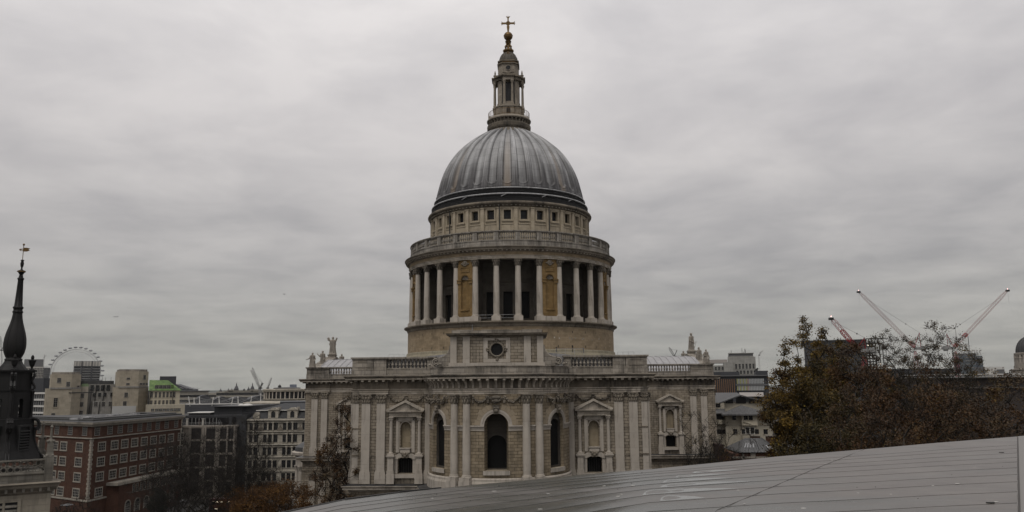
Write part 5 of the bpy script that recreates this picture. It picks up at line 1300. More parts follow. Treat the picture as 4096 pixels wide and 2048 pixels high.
for x, y in ((1070, 310), (1066, 440)): wb.put(X(x), .4+3.6*(x-1020)/87, Zb(y), ang2)
for x in (1043, 1066, 1090): wsm.put(X(x), .4+3.6*(x-1020)/87-.02, Zb(352), ang2)
m = MB(); m.box(X(600), X(862), 8, 26, 0, Zb(404)); m.box(X(660), X(862), 10, 26, Zb(404), Zb(345)); m.box(X(700), X(840), 5, 9, 0, Zb(478)); m.build('middle_wing', GRY, root)
m = MB(); m.box(X(560), X(662), 5, 12, 0, Zb(362)); m.build('stair_tower', stone('pale_render', (0.33, .30, .25), None, dirt=.4, seed=36), root)
m = MB(); m.box(X(600), X(860), 14, 26, Zb(345), Zb(318)); m.box(X(640), X(700), 12, 14, Zb(345), Zb(330)); m.build('plant_floor', LEADD, root)
m = MB(); m.prism([(X(600), Zb(362)), (X(668), Zb(362)), (X(655), Zb(341)), (X(618), Zb(341))], 5, 10, 'y'); m.build('copper_roof', mat('pale_copper', (.16, .22, .12), .7), root)
for x in (620, 615, 613):
    pass
for y in (448, 515, 580):
    for x in (575, 620): wb.put(X(x), 4.98, Zb(y))
for x in (725, 780, 832): wb.put(X(x), 4.98, Zb(515))
m = MB()
for x in (680, 720, 760, 800): m.box(X(x), X(x+26), 9.6, 10, Zb(395), Zb(352))
for x in (700, 740, 780, 830): m.box(X(x), X(x+20), 7.6, 8, Zb(440), Zb(412))
m.build('dark_glazing', PANE, root)
m = MB(); m.box(X(840), X(1015), -.3, 0, 0, Zb(515)); m.build('white_hoarding', mat('white_sheet', (.42, .42, .41), .7), root)
m = MB()
for x, y0, y1, yy in ((595, 585, 350, 4.8), (748, 585, 480, 4.8), (678, 585, 400, 4.8), (718, 478, 350, 7.8), (778, 478, 350, 7.8)): m.tube((X(x), yy, Zb(y0)), (X(x)+.3, yy, Zb(y1)), .16, n=5)
m.tube((X(520), -.3, Zb(408)), (X(700), 4.6, Zb(408)), .2, n=5); m.tube((X(1110), 3, Zb(560)), (X(1110), 3, Zb(395)), .2, n=5)
for x in (470, 765, 790, 830): m.tube((X(x), 10, Zb(330)), (X(x), 10, Zb(292)), .08, n=4)
m.build('pipes_and_aerials', IRON, root)
# green-roofed wing
GRN = mat('green_copper', (.09, .20, .035), .7); t = NT(GRN); ob = t.n('ShaderNodeTexCoord').outputs['Object']
t.l(t.ramp(t.noise(t.map(ob, (.5, .5, .25)), 1, 5, .6), [(.35, (.042, .070, .026)), (.5, (.072, .122, .036)), (.65, (.11, .165, .055))]), t.b.inputs['Base Color'])
a = at(*Z2(1105, 390), 310); b = facing(a, Z2(1329, 393))
root, L, lo = site('green_roofed_building', 'cream building with a bright green copper roof beside the right beige tower', 'building', (a.x, a.y), (b.x, b.y))
k_ = L/224
CRM = stone('cream_render', (0.40, 0.365, 0.29), None, dirt=.3, var=.06, seed=37, dcol=(.2, .17, .12))
def Zg(py, x=1200): return at(*Z2(x, py), 290).z-GZ
m = MB(); m.box(0, L, 0, 14, 0, Zg(392)); m.build('wall', CRM, root)
m = MB(); m.prism([(-.3, Zg(393)), (L+.6, Zg(393)), (L-4.2, Zg(312)), (-.3, Zg(308))], 14, 2); m.prism([(-.3, Zg(393)), (L+.6, Zg(393)), (L-4.4, Zg(314)), (-.3, Zg(310))], 2, 1.98)
e0 = MB(); e0.face([(-.3, -.5, Zg(393)), (L+.6, -.5, Zg(393)), (L-4.4, 5.5, Zg(311)), (-.3, 5.5, Zg(308))]); e0.face([(L+.6, -.5, Zg(393)), (L+.6, 14, Zg(393)), (L-4.4, 5.5, Zg(311))])
m = e0; m.face([(-.3, 14, Zg(393)), (-.3, 5.5, Zg(308)), (L-4.4, 5.5, Zg(311)), (L+.6, 14, Zg(393))]); m.build('roof', GRN, root)
m = MB(); m.box(X(1143, 1105), X(1270, 1105), .6, 3.5, Zg(380), Zg(348)); m.build('dormer', GRN, root)
wg = Rep(make_win(root, 1.2, 1.15, .08, .05, (1, 2), fm=FRAME)); 
for x in (1155, 1185, 1214, 1243): wg.put((x-1105)*k_, .58, Zg(376))
wg2 = Rep(make_win(root, .75, 2.1, .12, .06, (1, 3), fm=FRAME, surround=CRM)); wg3 = Rep(make_win(root, .75, 1.8, .12, .06, (1, 3), fm=FRAME, surround=CRM))
for x in (1122, 1152, 1181, 1210, 1237, 1263, 1288): wg2.put((x-1105)*k_, -.01, Zg(448)); wg3.put((x-1105)*k_, -.01, Zg(508))
m = MB(); m.box(-1, (1368-1105)*k_, -5, 0, 0, Zg(503)); m.build('front_wing', CRM, root)
wg4 = Rep(make_win(root, 1.1, 1.0, .15, .06, (2, 1), fm=WHITE, surround=CRM))
for x in (1135, 1164, 1191, 1218, 1245, 1272, 1298, 1325): wg4.put((x-1105)*k_, -5.01, Zg(555))
m = MB(); m.tube((0, -.3, Zg(560)), (.4, -.3, Zg(395)), .16, n=5); m.tube(((1277-1105)*k_, -.3, Zg(500)), ((1277-1105)*k_, -.3, Zg(395)), .12, n=5); m.build('downpipes', IRON, root)
def far_box(name, label, cat, Zf, x0, x1, yt, D, dep, m_, group=None, bandsf=None, zb=None):
    a = at(*Zf(x0, yt), D); b = at(*Zf(x1, yt), D); zt_ = (a.z+b.z)/2-GZ; b = facing(a, Zf(x1, yt)); root, L, lo = site(name, label, cat, (a.x, a.y), (b.x, b.y), group)
    m = MB(); m.box(0, L, 0, dep, 0, zt_); m.build('wall', m_, root); return root, L, zt_
GREYC = mat('grey_concrete', (.24, .24, .235), .8); DARKG = mat('dark_cladding', (.045, .047, .052), .55); MIDG = mat('mid_grey_cladding', (.12, .12, .122), .6); PALEC = mat('pale_concrete', (.42, .40, .36), .8)
BRN = mat('brown_cladding', (.075, .045, .035), .8); 
far_box('dark_plant_tower', 'plain dark grey rooftop block rising behind the green copper roof', 'building', Z2, 1180, 1302, 286, 420, 12, DARKG)
# banded tower far off
root, L, zt = far_box('banded_tower', 'grey concrete tower with dark horizontal window bands below the wheel', 'tower block', Z2, 547, 745, 172, 1500, 20, GREYC)
kz = L/198
m = MB()
for k in range(9): z = zt-13.2-k*4.6; m.box(1, 50*kz, -.6, 0, z, z+2.5); m.box(64*kz, 129*kz, -.6, 0, z, z+2.5); m.box(139*kz, L-.5, -.6, 0, z, z+2.5)
m.build('window_bands', PANE, root)
m = MB(); m.box(55*kz, 62*kz, -2, 0, 0, zt); m.box(130*kz, 138*kz, -2, 0, 0, zt); m.box(1, L-1, -.9, 0, zt-10.6, zt-9.6); m.build('dark_shafts', DARKG, root)
m = MB()
for x in range(1, int(L)-2, 5): m.box(x, x+3.2, -1.2, -.6, zt-9.4, zt-1)
m.build('roof_fins', PALEC, root)
# white gridded tower with scaffold
root, L, zt = far_box('gridded_tower', 'white gridded office tower with a grey top and scaffolding beside the spire', 'tower block', Z2, 165, 325, 215, 1900, 20, PALEC)
kz = L/160
m = MB(); m.box(3, L-2, 3, 20, zt, zt+18); m.build('grey_upper_floors', MIDG, root)
m = MB()
for k in range(12): 
    for j in range(14): m.box(1.5+j*L/14.3, 1.5+j*L/14.3+2.0, -.6, 0, zt-5.5-k*3.9, zt-5.5-k*3.9+2.4)
m.build('window_grid', PANE, root)
m = MB(); m.box(L, L+13, 0, 18, 0, zt-2)
m.build('side_wing', DARKG, root)
m = MB()
for k in range(6): m.tube((L+k*2.6, -1, 0), (L+k*2.6, -1, zt+(3 if k < 4 else -8)), .3, n=4)
for k in range(16): m.tube((L, -1, zt-k*4), (L+14, -1, zt-k*4), .3, n=4)
m.tube((L-1, -1, zt), (L-1, -1, zt+29), .7, n=4); m.tube((L-4, -1, zt+20), (L+3, -1, zt+27), .5, n=4); m.build('scaffolding', GREYC, root)
# long office with white bands
a = at(*Z2(-40, 395), 420); b = at(*Z2(352, 385), 400)
root, L, lo = site('banded_office', 'long dark office with white horizontal bands seen past the spire', 'building', (a.x, a.y), (b.x, b.y)); zt = (a.z+b.z)/2-GZ
m = MB(); m.box(0, L, 0, 20, 0, zt); m.build('wall', mat('dark_glass_wall', (.03, .032, .035), .4), root)
m = MB()
for k in range(9): z = zt-1-k*3.1*1.03; m.box(-.3, L+.3, -.6, 0, z-.9, z)
m.build('white_bands', WHITE, root)
m = MB(); m.box(8, L-10, 4, 18, zt, zt+6); m.build('plant_floor', DARKG, root)
m = MB()
for k in range(9):
    for j in range(24): m.box(1+j*L/24, 1+j*L/24+.35, -.3, 0, zt-1-k*3.19-3.1, zt-1-k*3.19-.9)
m.build('mullions', GREYC, root)

# ---- observation wheel
WD = 2180; wc = at(*Z2(557, 258), WD); RW = 168/1.845/3180*WD
WH = empty('observation_wheel', (wc.x, wc.y, GZ), R(28), label='giant white observation wheel with egg-shaped pods on the far skyline', cat='ferris wheel')
sc_ = 1/math.cos(0.02)
WM = mat('white_steel', (.33, .33, .335), .5); hz_ = wc.z-GZ
WH.rotation_euler = (0, 0, R(12))
m = MB(); m.torus((0, -2.0, hz_), RW, .5, 'y', 96, 5); m.torus((0, 2.0, hz_), RW, .5, 'y', 96, 5); m.torus((0, 0, hz_), RW-7, .4, 'y', 96, 5)
for k in range(96):
    a = 2*math.pi*k/96; a2 = a+math.pi/96; p = lambda r, a, y: (r*math.cos(a), y, hz_+r*math.sin(a))
    m.tube(p(RW, a, -2), p(RW-7, a2, 0), .15, n=3); m.tube(p(RW, a, 2), p(RW-7, a2, 0), .15, n=3); m.tube(p(RW, a, -2), p(RW, a, 2), .15, n=3)
m.build('rim', WM, WH)
m = MB()
for k in range(64): a = 2*math.pi*k/64; m.tube((0, (-4 if k % 2 else 4), hz_), ((RW-7)*math.cos(a), 0, hz_+(RW-7)*math.sin(a)), .10, n=3)
m.build('spokes', WM, WH)
m = MB(); m.tube((0, -8, hz_), (0, 8, hz_), 3, n=12); m.build('hub', WM, WH)
for s1 in (-1, 1): m = MB(); m.tube((s1*22, 26, 0), (0, 8, hz_), 1.6, 1.0, n=8); m.build('leg', WM, WH)
first = None
for k in range(32):
    a = 2*math.pi*(k+.35)/32; x, z = (RW+5.5)*math.cos(a), hz_+(RW+5.5)*math.sin(a)
    if first is None:
        m = MB(); m.blob((0, 0, 0), 5.0, 2.6, 2.3, 12, 8); first = m.build('pod', mat('pod_glass', (.10, .11, .12), .2, .6), WH)
        g = MB(); g.torus((0, 0, -.3), 4.6, .5, 'z', 14, 5); g.build('pod_ring', WM, first); first.location = (x, 0, z)
    else: copy_tree(first, None, (x, 0, z), 0)

# ---- dark grey modern block with a roof terrace
a = at(*Z3(232, 650), 236); b = at(*Z3(632, 645), 236); root, L, lo = site('dark_modern_block', 'dark grey modern block with a glazed roof terrace and stone-framed front', 'building', (a.x, a.y), (b.x, b.y))
kk = 236/3180/1.845
def XX(px): return (px-232)*kk
def Zd(py, x=450): return at(*Z3(x, py), 236).z-GZ
DG2 = lead_mat('slate_grey_cladding', (.034, .035, .038), rough=.65, dark=.8, spec=.3)
m = MB(); m.box(XX(205), XX(675), 3, 24, 0, Zd(577)); m.build('terrace_floor', DG2, root)
m = MB(); m.prism([(XX(400), 7), (XX(610), 7), (XX(668), 16), (XX(650), 40), (XX(400), 34)], Zd(577), Zd(515), 'z'); m.prism([(XX(632), 4), (XX(683), 7), (XX(675), 24), (XX(632), 24)], 0, Zd(560), 'z'); m.build('upper_block', DG2, root)
m = MB(); m.box(XX(398), XX(655), 6, 28, Zd(515), Zd(511)); m.box(XX(230), XX(390), 5, 14, Zd(577), Zd(560)); m.build('roof', LEADD, root)
m = MB(); m.box(XX(225), XX(395), 4.5, 13, Zd(560), Zd(556)); m.build('white_roof_edge', WHITE, root)
m = MB(); m.box(XX(255), XX(547), 2.9, 3.0, Zd(644), Zd(595)); m.box(XX(573), XX(600), 2.9, 3.0, Zd(640), Zd(590)); m.build('terrace_glazing', BLACK, root)
m = MB()
for x in (278, 305, 330, 378, 408, 432, 458): m.box(XX(x)-.06, XX(x)+.06, 2.8, 2.9, Zd(644), Zd(595))
m.build('mullions', GREYC, root)
for x in (263, 378): m = MB(); m.tube((XX(x), .9, Zd(648)), (XX(x), .9, Zd(602)), .3, n=10); m.lathe([(.45, Zd(602)), (.45, Zd(598))], 12, XX(x), .9); m.build('terrace_column', PALEC, root)
m = MB()
for x in range(235, 530, 12): m.tube((XX(x), -.1, Zd(648)), (XX(x), -.1, Zd(627)), .03, n=4)
m.tube((XX(232), -.1, Zd(627)), (XX(528), -.1, Zd(627)), .04, n=4); m.tube((XX(232), -.1, Zd(637)), (XX(528), -.1, Zd(637)), .03, n=4); m.build('terrace_railing', GREYC, root)
FST = stone('front_stone', (.25, .225, .195), None, dirt=.45, seed=40)
m = MB(); m.box(0, L, -.3, 3, Zd(663), Zd(650)); m.box(.5, L-.5, 0, 3, 0, Zd(663))
m.build('front_slab', FST, root)
m = MB(); m.box(XX(290), XX(622), -.08, -.01, Zd(1150), Zd(672)); m.build('dark_bays', mat('bronze_glass', (.022, .02, .02), .3, .4), root)
for x0, x1 in ((285, 312), (378, 420), (480, 520), (565, 580), (612, 632)):
    m = MB(); m.box(XX(x0)+.15, XX(x1)-.15, -.35, -.01, 0, Zd(663)); m.box(XX((x0+x1)/2)-.18, XX((x0+x1)/2)+.18, -.7, -.35, 0, Zd(663)); m.build('pier', FST, root)
m = MB()
for y in (750, 850, 950, 1050, 1150): m.box(XX(312), XX(620), -.25, -.01, Zd(y+14), Zd(y))
m.build('spandrels', FST, root)
m = MB(); m.box(XX(632), XX(735), 3.7, 4, 0, Zd(580)); m.build('side_glazing', BLACK, root) if 0 else None
for x0, x1, y0, y1 in ((650, 672, 585, 645), (648, 670, 655, 712), (650, 668, 715, 730)):
    m = MB(); m.box(XX(x0), XX(x1), 3.6+(x0-632)*kk*.5+1.0, 3.9+(x0-632)*kk*.5+1.2, Zd(y1), Zd(y0)); m.build('dark_window', BLACK, root)
m = MB(); m.blob((XX(605), 12, Zd(511)), 1.6, 1.6, .6, 14, 6); m.build('roof_dome', WHITE, root)
m = MB(); m.blob((XX(557), 12, Zd(511)), .9, .9, .5, 14, 6); m.build('roof_dome', WHITE, root)
# two people on that terrace
def small_person(x, y, z, label, coat, seed):
    rnd = random.Random(seed); m = MB()
    for s1 in (-1, 1): m.tube((s1*.1, 0, .05), (s1*.1, .02, .85), .075, .1, 8); m.blob((s1*.1, -.08, .05), .07, .15, .06); m.tube((s1*.22, 0, 1.42), (s1*.28, -.03, 1.1), .06, .05, 7); m.tube((s1*.28, -.03, 1.1), (s1*.2, -.2, .9), .05, .04, 7)
    m.grid([[(rx*math.cos(2*math.pi*k/12), ry*math.sin(2*math.pi*k/12), z_) for k in range(12)] for rx, ry, z_ in ((.2, .14, .75), (.19, .13, 1.0), (.22, .14, 1.35), (.18, .11, 1.48), (.06, .06, 1.52), (.055, .055, 1.6))], True, True)
    m.blob((0, 0, 1.68), .095, .11, .13, 10, 8); o = m.build('person', coat); md = o.modifiers.new('r', 'REMESH'); md.mode = 'VOXEL'; md.voxel_size = .035
    dg = bpy.context.evaluated_depsgraph_get(); me = bpy.data.meshes.new_from_object(o.evaluated_get(dg)); o.modifiers.clear(); o.data = me
    if not me.materials: me.materials.append(coat)
    w = root.matrix_world; o.location = (x, y, z); tag(o, label, 'person'); return o
bpy.context.view_layer.update()
for xx, lb, sd_, cm in ((497, 'person in a dark coat standing at the right end of the glazed roof terrace', 3, MIDG), (353, 'person in a dark jacket standing between the two columns of the roof terrace', 4, BRN)):
    p = root.matrix_world @ Vector((XX(xx), .9, Zd(649))); small_person(p.x, p.y, p.z, lb, cm, sd_)
# ---- ornate white office with a mansard roof
OW = stone('ornate_cream_stone', (.40, .37, .315), 1.5, .5, .008, .85, .1, .5, seed=41, dlo=.5)
a = at(*Z3(700, 606), 240); b = at(*Z3(1240, 606), 240); root, L, lo = site('ornate_office', 'ornate cream stone office with dark mansard roof and arched dormers left of the cathedral', 'building', (a.x, a.y), (b.x, b.y))
kk = 240/3180/1.845
def XO(px): return (px-700)*kk
def Zo(py): return at(*Z3(900, py), 240).z-GZ
m = MB(); m.box(0, L, 0, 16, 0, Zo(600)); m.build('wall', OW, root)
m = MB()
for y, o, h in ((604, .7, .5), (622, .35, .35), (690, .5, .35), (707, .25, .3), (786, .6, .4), (803, .3, .3), (880, .3, .25), (985, .3, .25), (1075, .3, .25)): m.sweep([(0, 16), (0, 0), (L, 0)], [(0, Zo(y)-h), (o, Zo(y)-h*.6), (o, Zo(y)), (0, Zo(y)+.02)])
m.build('cornices', stone('cornice_cream', (.44, .41, .35), None, dirt=.5, seed=42), root)
ROOFD = lead_mat('dark_slate', (.024, .025, .027), rough=.65, spec=.3)
m = MB(); e0 = [(.6, .8, Zo(600)), (L, .8, Zo(600)), (L, 3.0, Zo(540)), (4.0, 3.0, Zo(540))]; m.face(e0); m.face([(.6, .8, Zo(600)), (4.0, 3.0, Zo(540)), (4.0, 14, Zo(540)), (.6, 15, Zo(600))]); m.build('mansard', ROOFD, root)
m = MB(); m.face([(2.6, 2.4, Zo(538)), (L, 2.4, Zo(538)), (L, 7.5, Zo(489)), (9.5, 7.5, Zo(489))]); m.face([(2.6, 2.4, Zo(538)), (9.5, 7.5, Zo(489)), (2.6, 14, Zo(538))]); m.face([(9.5, 7.5, Zo(489)), (L, 7.5, Zo(489)), (L, 14, Zo(538)), (2.6, 14, Zo(538))]); m.build('upper_roof', lead_mat('slate', (.040, .041, .044), rough=.65, spec=.3), root)
m = MB(); m.box(2.5, L, 2.2, 2.5, Zo(542), Zo(536)); m.build('white_gutter', WHITE, root)
def dormer(x):
    m = MB(); mp = lambda u, z, d: (x+u, .9+d, z)
    m.wall(mp, -1.5, 1.5, Zo(598), Zo(536), [(0, 1.25, Zo(594), Zo(560), 'arch', .3)]); m.box(x-1.5, x-1.35, .91, 4, Zo(598), Zo(536)); m.box(x+1.35, x+1.5, .91, 4, Zo(598), Zo(536))
    m.box(x-1.7, x+1.7, .7, 4, Zo(536), Zo(532)); m.prism([(x-1.2, Zo(532)), (x+1.2, Zo(532)), (x+.5, Zo(519)), (x-.5, Zo(519))], 3, .9); m.box(x+1.3, x+1.75, .8, 3, Zo(532), Zo(515))
    o = m.build('dormer', OW, root); g = MB(); g.pane(mp, 0, 1.25, Zo(594), Zo(560), 'arch', .28); g.build('pane', PANE, o)
for x in (897, 1036, 1175): dormer(XO(x))
m = MB(); m.prism([(XO(752), Zo(598)), (XO(800), Zo(598)), (XO(795), Zo(566)), (XO(785), Zo(552)), (XO(768), Zo(552)), (XO(758), Zo(566))], 3, .5); m.build('gable', OW, root)
ww = Rep(make_win(root, 1.15, 2.15, .1, .05, (1, 1), fm=mat('brown_frames', (.05, .045, .04), .6), surround=OW))
cols1 = [750, 788, 852, 890, 928, 992, 1030, 1069, 1132, 1170, 1208]
for y in (683, 773, 866, 961, 1057, 1153):
    for x in cols1: ww.put(XO(x), -.02, Zo(y))
m = MB()
for y0, y1 in ((685, 628), (776, 712), (868, 808)):
    for x in (769, 871, 909, 1011, 1050, 1151, 1189): m.tube((XO(x), -.35, Zo(y0)), (XO(x), -.35, Zo(y1)), .25, n=8); m.box(XO(x)-.35, XO(x)+.35, -.65, 0, Zo(y1)-.1, Zo(y1)+.3)
m.build('small_columns', OW, root)
for x in (820, 960, 1103): 
    m = MB(); m.box(XO(x)-.8, XO(x)+.8, -.45, 0, Zo(688), Zo(668)); m.prism([(XO(x)-.6, Zo(668)), (XO(x)+.6, Zo(668)), (XO(x)+.15, Zo(655)), (XO(x), Zo(645)), (XO(x)-.15, Zo(655))], 0, -.4); m.build('carved_panel', CARV, root)
# ---- curved colonnaded building beyond it
D = 460; c0_ = at(*Z3(1010, 420), D+26)
root = empty('colonnaded_building', (c0_.x, c0_.y, GZ), 0, label='pale curved office with a long row of tall columns on the left skyline', cat='building')
def ZC(py): return at(*Z3(950, py), D).z-GZ
RC = 165/1.845/3180*D
m = MB(); m.lathe([(RC, 0), (RC, ZC(462)), (RC+1, ZC(460)), (RC+1, ZC(455)), (RC-.5, ZC(454)), (RC-.5, ZC(402)), (RC+.8, ZC(400)), (RC+1.2, ZC(384)), (RC+.6, ZC(380)), (RC-1, ZC(379))], 64, 0, 0, math.pi*.8, math.pi*2.2, smooth=False, cap=False); m.build('wall', OW, root)
m = MB(); m.lathe([(RC-.3, ZC(454)), (RC-.3, ZC(402))], 64, 0, 0, math.pi*.8, math.pi*2.2, cap=False); m.build('dark_recess', PANE, root)
m = MB()
for k in range(17):
    a = math.pi*(1.0+1.0*k/16); m.tube(((RC+.1)*math.cos(a), (RC+.1)*math.sin(a), ZC(455)), ((RC+.1)*math.cos(a), (RC+.1)*math.sin(a), ZC(402)), .38, n=8)
m.build('colonnade', PLAIN, root)
m = MB(); m.lathe([(RC-5, ZC(380)), (RC-5, ZC(372)), (RC-8, ZC(368)), (.1, ZC(367))], 48, 0, 0, cap=False); m.build('roof', LEADD, root)
m = MB(); cx_ = (967-1010)*D/3180/1.845; m.lathe([(1.0, ZC(368)), (1.0, ZC(358)), (.7, ZC(352)), (.1, ZC(347)), (.05, ZC(340))], 10, cx_, -RC+9); m.build('cupola', IRON, root)
m = MB(); m.lathe([(RC+12, 0), (RC+12, ZC(482)), (RC+11, ZC(481)), (RC+1, ZC(470))], 48, 0, 0, math.pi*.9, math.pi*2, smooth=False, cap=False); m.build('lower_floors', OW, root)
m = MB()
for k in range(9): m.lathe([(RC+12.1, ZC(484+k*0)-2.2), (RC+12.1, ZC(484)-.8)], 3, 0, 0, math.pi*(1.22+.03*k), math.pi*(1.24+.03*k), cap=False)
m.build('window_row', PANE, root)
# dark low roofs between it and the ornate office
root, L, zt = far_box('dark_roofed_block', 'low dark roofed block between the columned office and the mansard roof', 'building', Z3, 960, 1160, 474, 300, 20, DARKG)
m = MB()
for k in range(10): m.box(2+k*1.6, 3+k*1.6, -.2, 0, zt-2.2, zt-.8)
m.build('pale_fins', GREYC, root)
far_box('blue_far_block', 'tiny blue-grey block on the horizon above the columned office', 'building', Z3, 1032, 1083, 346, 2600, 40, mat('blue_grey', (.13, .15, .19), .6))
# ---- far skyline at the left
FAR = stone('far_pale_stone', (.30, .28, .235), None, dirt=.2, seed=50)
def far_windows(root, L, zt, rows_, cols_, ww_, wh, gap, top):
    m = MB()
    for r_ in range(rows_):
        for c_ in range(cols_): x = L*(c_+.5)/cols_; z = zt-top-r_*gap; m.box(x-ww_/2, x+ww_/2, -.6, 0, z-wh, z)
    m.build('window_rows', PANE, root)
root, L, zt = far_box('long_pale_ministry', 'long pale stone building on the horizon right of the green roof', 'building', Z3, 215, 432, 399, 1500, 60, FAR); far_windows(root, L, zt, 3, 30, 1.6, 4, 9, 6)
m = MB(); m.box(-2, L+2, -2, 60, zt, zt+1.5); m.build('roof', LEADD, root)
root, L, zt = far_box('far_palace_block', 'long grey stone building on the horizon between the ministry and the turrets', 'building', Z3, 432, 830, 408, 1700, 60, FAR); far_windows(root, L, zt, 3, 50, 1.8, 4, 9, 4)
# turreted chateau-like block
SLT = mat('far_slate', (.06, .06, .065), .6); kk = 1450/3180/1.845
a = at(*Z3(490, 410), 1450); b = at(*Z3(838, 410), 1450); root, L, lo = site('turreted_block', 'far turreted stone block with pointed dark roofs on the left horizon', 'building', (a.x, a.y), (b.x, b.y))
def ZW(py): return at(*Z3(640, py), 1450).z-GZ
m = MB(); m.box(0, L, 0, 30, 0, ZW(398)); 
for x0, x1, y in ((60, 190, 392), (200, 330, 392), (90, 120, 384), (250, 270, 384)): m.box(x0*kk, x1*kk, -1, 28, ZW(398), ZW(y))
m.build('wall', FAR, root); far_windows(root, L, ZW(399), 5, 40, 1.8, 4, 8, 2)
for x, w, y0, y1, y2 in ((18, 10, 410, 390, 374), (75, 8, 398, 388, 373), (133, 17, 398, 376, 333), (100, 7, 398, 385, 372), (190, 9, 398, 384, 375), (222, 10, 398, 382, 362), (250, 15, 398, 376, 336), (300, 10, 398, 388, 374)):
    xx = x*kk; ww_ = w*kk; m = MB(); m.lathe([(ww_, ZW(y0)), (ww_, ZW(y1+6)), (ww_*1.12, ZW(y1+4)), (ww_*.95, ZW(y1)), (ww_*.55, ZW(y1-.35*(y1-y2))), (ww_*.25, ZW(y1-.5*(y1-y2))), (ww_*.25, ZW(y1-.62*(y1-y2))), (.3, ZW(y2))], 8, xx, 8, smooth=False); m.build('turret', SLT, root)
# sloping roofs far left
a = at(*Z3(205, 390), 1900); b = at(*Z3(320, 390), 1900); root, L, lo = site('low_slanted_roof', 'low dark slanted roof on the horizon right of the green copper roof', 'building', (a.x, a.y), (b.x, b.y))
def ZS(py): return at(*Z3(260, py), 1900).z-GZ
m = MB(); m.prism([(-6, 0), (L, 0), (L, ZS(384)), (L*.55, ZS(370)), (-6, ZS(343))], 30, 0); m.build('wall', DARKG, root)
m = MB()
for k in range(6): m.tube((k*9, -.5, ZS(380)), (k*9+12, -.5, ZS(362+k*2)), .6, n=4)
m.build('roof_trusses', WM, root)
# train shed roofs and the white masts of the footbridge
root, L, zt = far_box('station_roof', 'dark station roof behind the white footbridge masts', 'station', Z3, 225, 845, 492, 1000, 60, DARKG)
kk = 1000/3180/1.845
m = MB()
def ZH(py): return at(*Z3(520, py), 1000).z-GZ
for x0, x1, y in ((330, 440, 425), (455, 560, 437), (560, 700, 440), (700, 845, 436)):
    n = 12; poly = [((x0-225)*kk, zt-1)]+[((x0+(x1-x0)*i/n-225)*kk, ZH(490-(490-y)*math.sin(math.pi*(.18+.64*i/n)))) for i in range(n+1)]+[((x1-225)*kk, zt-1)]
    m.prism(poly, 55, 3)
m.build('shed_roofs', DARKG, root)
a = at(*Z3(268, 490), 960); b = at(*Z3(735, 490), 960); root, L, lo = site('mast_footbridge', 'white footbridge with slanting cable masts in front of the dark station roof', 'bridge', (a.x, a.y), (b.x, b.y))
kk = 960/3180/1.845
def ZM(py): return at(*Z3(520, py), 960).z-GZ
m = MB(); m.box(0, L, -2, 2, ZM(493), ZM(487)); m.build('deck', WHITE, root)
for x, xb, yt, yb in ((282, 296, 438, 505), (322, 325, 446, 492), (361, 366, 442, 492), (462, 455, 445, 505), (503, 508, 440, 490), (605, 596, 445, 500), (641, 645, 440, 485), (741, 733, 440, 498), (806, 808, 420, 478)):
    m = MB(); p = Vector(((x-268)*kk, 0, ZM(yt))); q = Vector(((xb-268)*kk, 0, ZM(yb))); m.tube(q, p, .7, .35, n=7); o = m.build('mast', WHITE, root)
    m = MB(); m.lathe([(.2, p.z+1.0), (.7, p.z-1.0)], 8, p.x, 0); m.build('mast_head', WHITE, o)
    g = MB()
    for k in (-5, -3, 3, 5): g.tube(p, (p.x+k*5.5, 0, ZM(490)), .13, n=3)
    g.build('cables', GREYC, o)
# distant wooded hills
m = MB(); rnd = random.Random(4); n = 90; P = []
for i in range(n+1):
    x = -3300+8300*i/n; P.append((x, 7+5*mnoise.noise(Vector((i*.13, 3, 0)))+2*mnoise.noise(Vector((i*.9, 8, 0)))))
m.grid([[(x, 5150, GZ) for x, h in P], [(x, 5250, h) for x, h in P], [(x, 5500, GZ) for x, h in P]], True)
tag(m.build('hills', mat('far_woodland', (.06, .07, .06), .9)), kind='structure')

# ---- right of the cathedral
kk = 190/3180/2.147
a = at(*ZR(330, 760), 190); b = facing(a, ZR(830, 760)); root, L, lo = site('gabled_cream_house', 'cream rendered building with stacked grey gable roofs right of the cathedral', 'building', (a.x, a.y), (b.x, b.y))
def XG(px): return (px-330)*L/500
def ZG(py): return at(*ZR(580, py), 190).z-GZ
CR2 = stone('warm_cream_render', (.41, .375, .305), None, dirt=.25, var=.05, seed=60, dcol=(.2, .17, .12))
SL2 = lead_mat('grey_standing_seam', (.085, .085, .086), rough=.65, spec=.3)
m = MB(); m.box(XG(430), XG(830), 0, 14, 0, ZG(762)); m.box(XG(570), XG(705), -1.0, 0, 0, ZG(758)); m.box(XG(300), XG(430), 1.6, 14, 0, ZG(850)); m.box(XG(300), XG(430), 4, 14, ZG(850), ZG(670)); m.box(XG(395), XG(800), 5, 14, ZG(762), ZG(668)); m.build('wall', CR2, root)
m = MB(); m.prism([(XG(395), ZG(672)), (XG(445), ZG(672)), (XG(445), ZG(645)), (XG(525), ZG(625)), (XG(525), ZG(672)), (XG(630), ZG(672)), (XG(630), ZG(625)), (XG(580), ZG(605)), (XG(445), ZG(648)), (XG(395), ZG(668))], 5.2, 4.95) if 0 else None
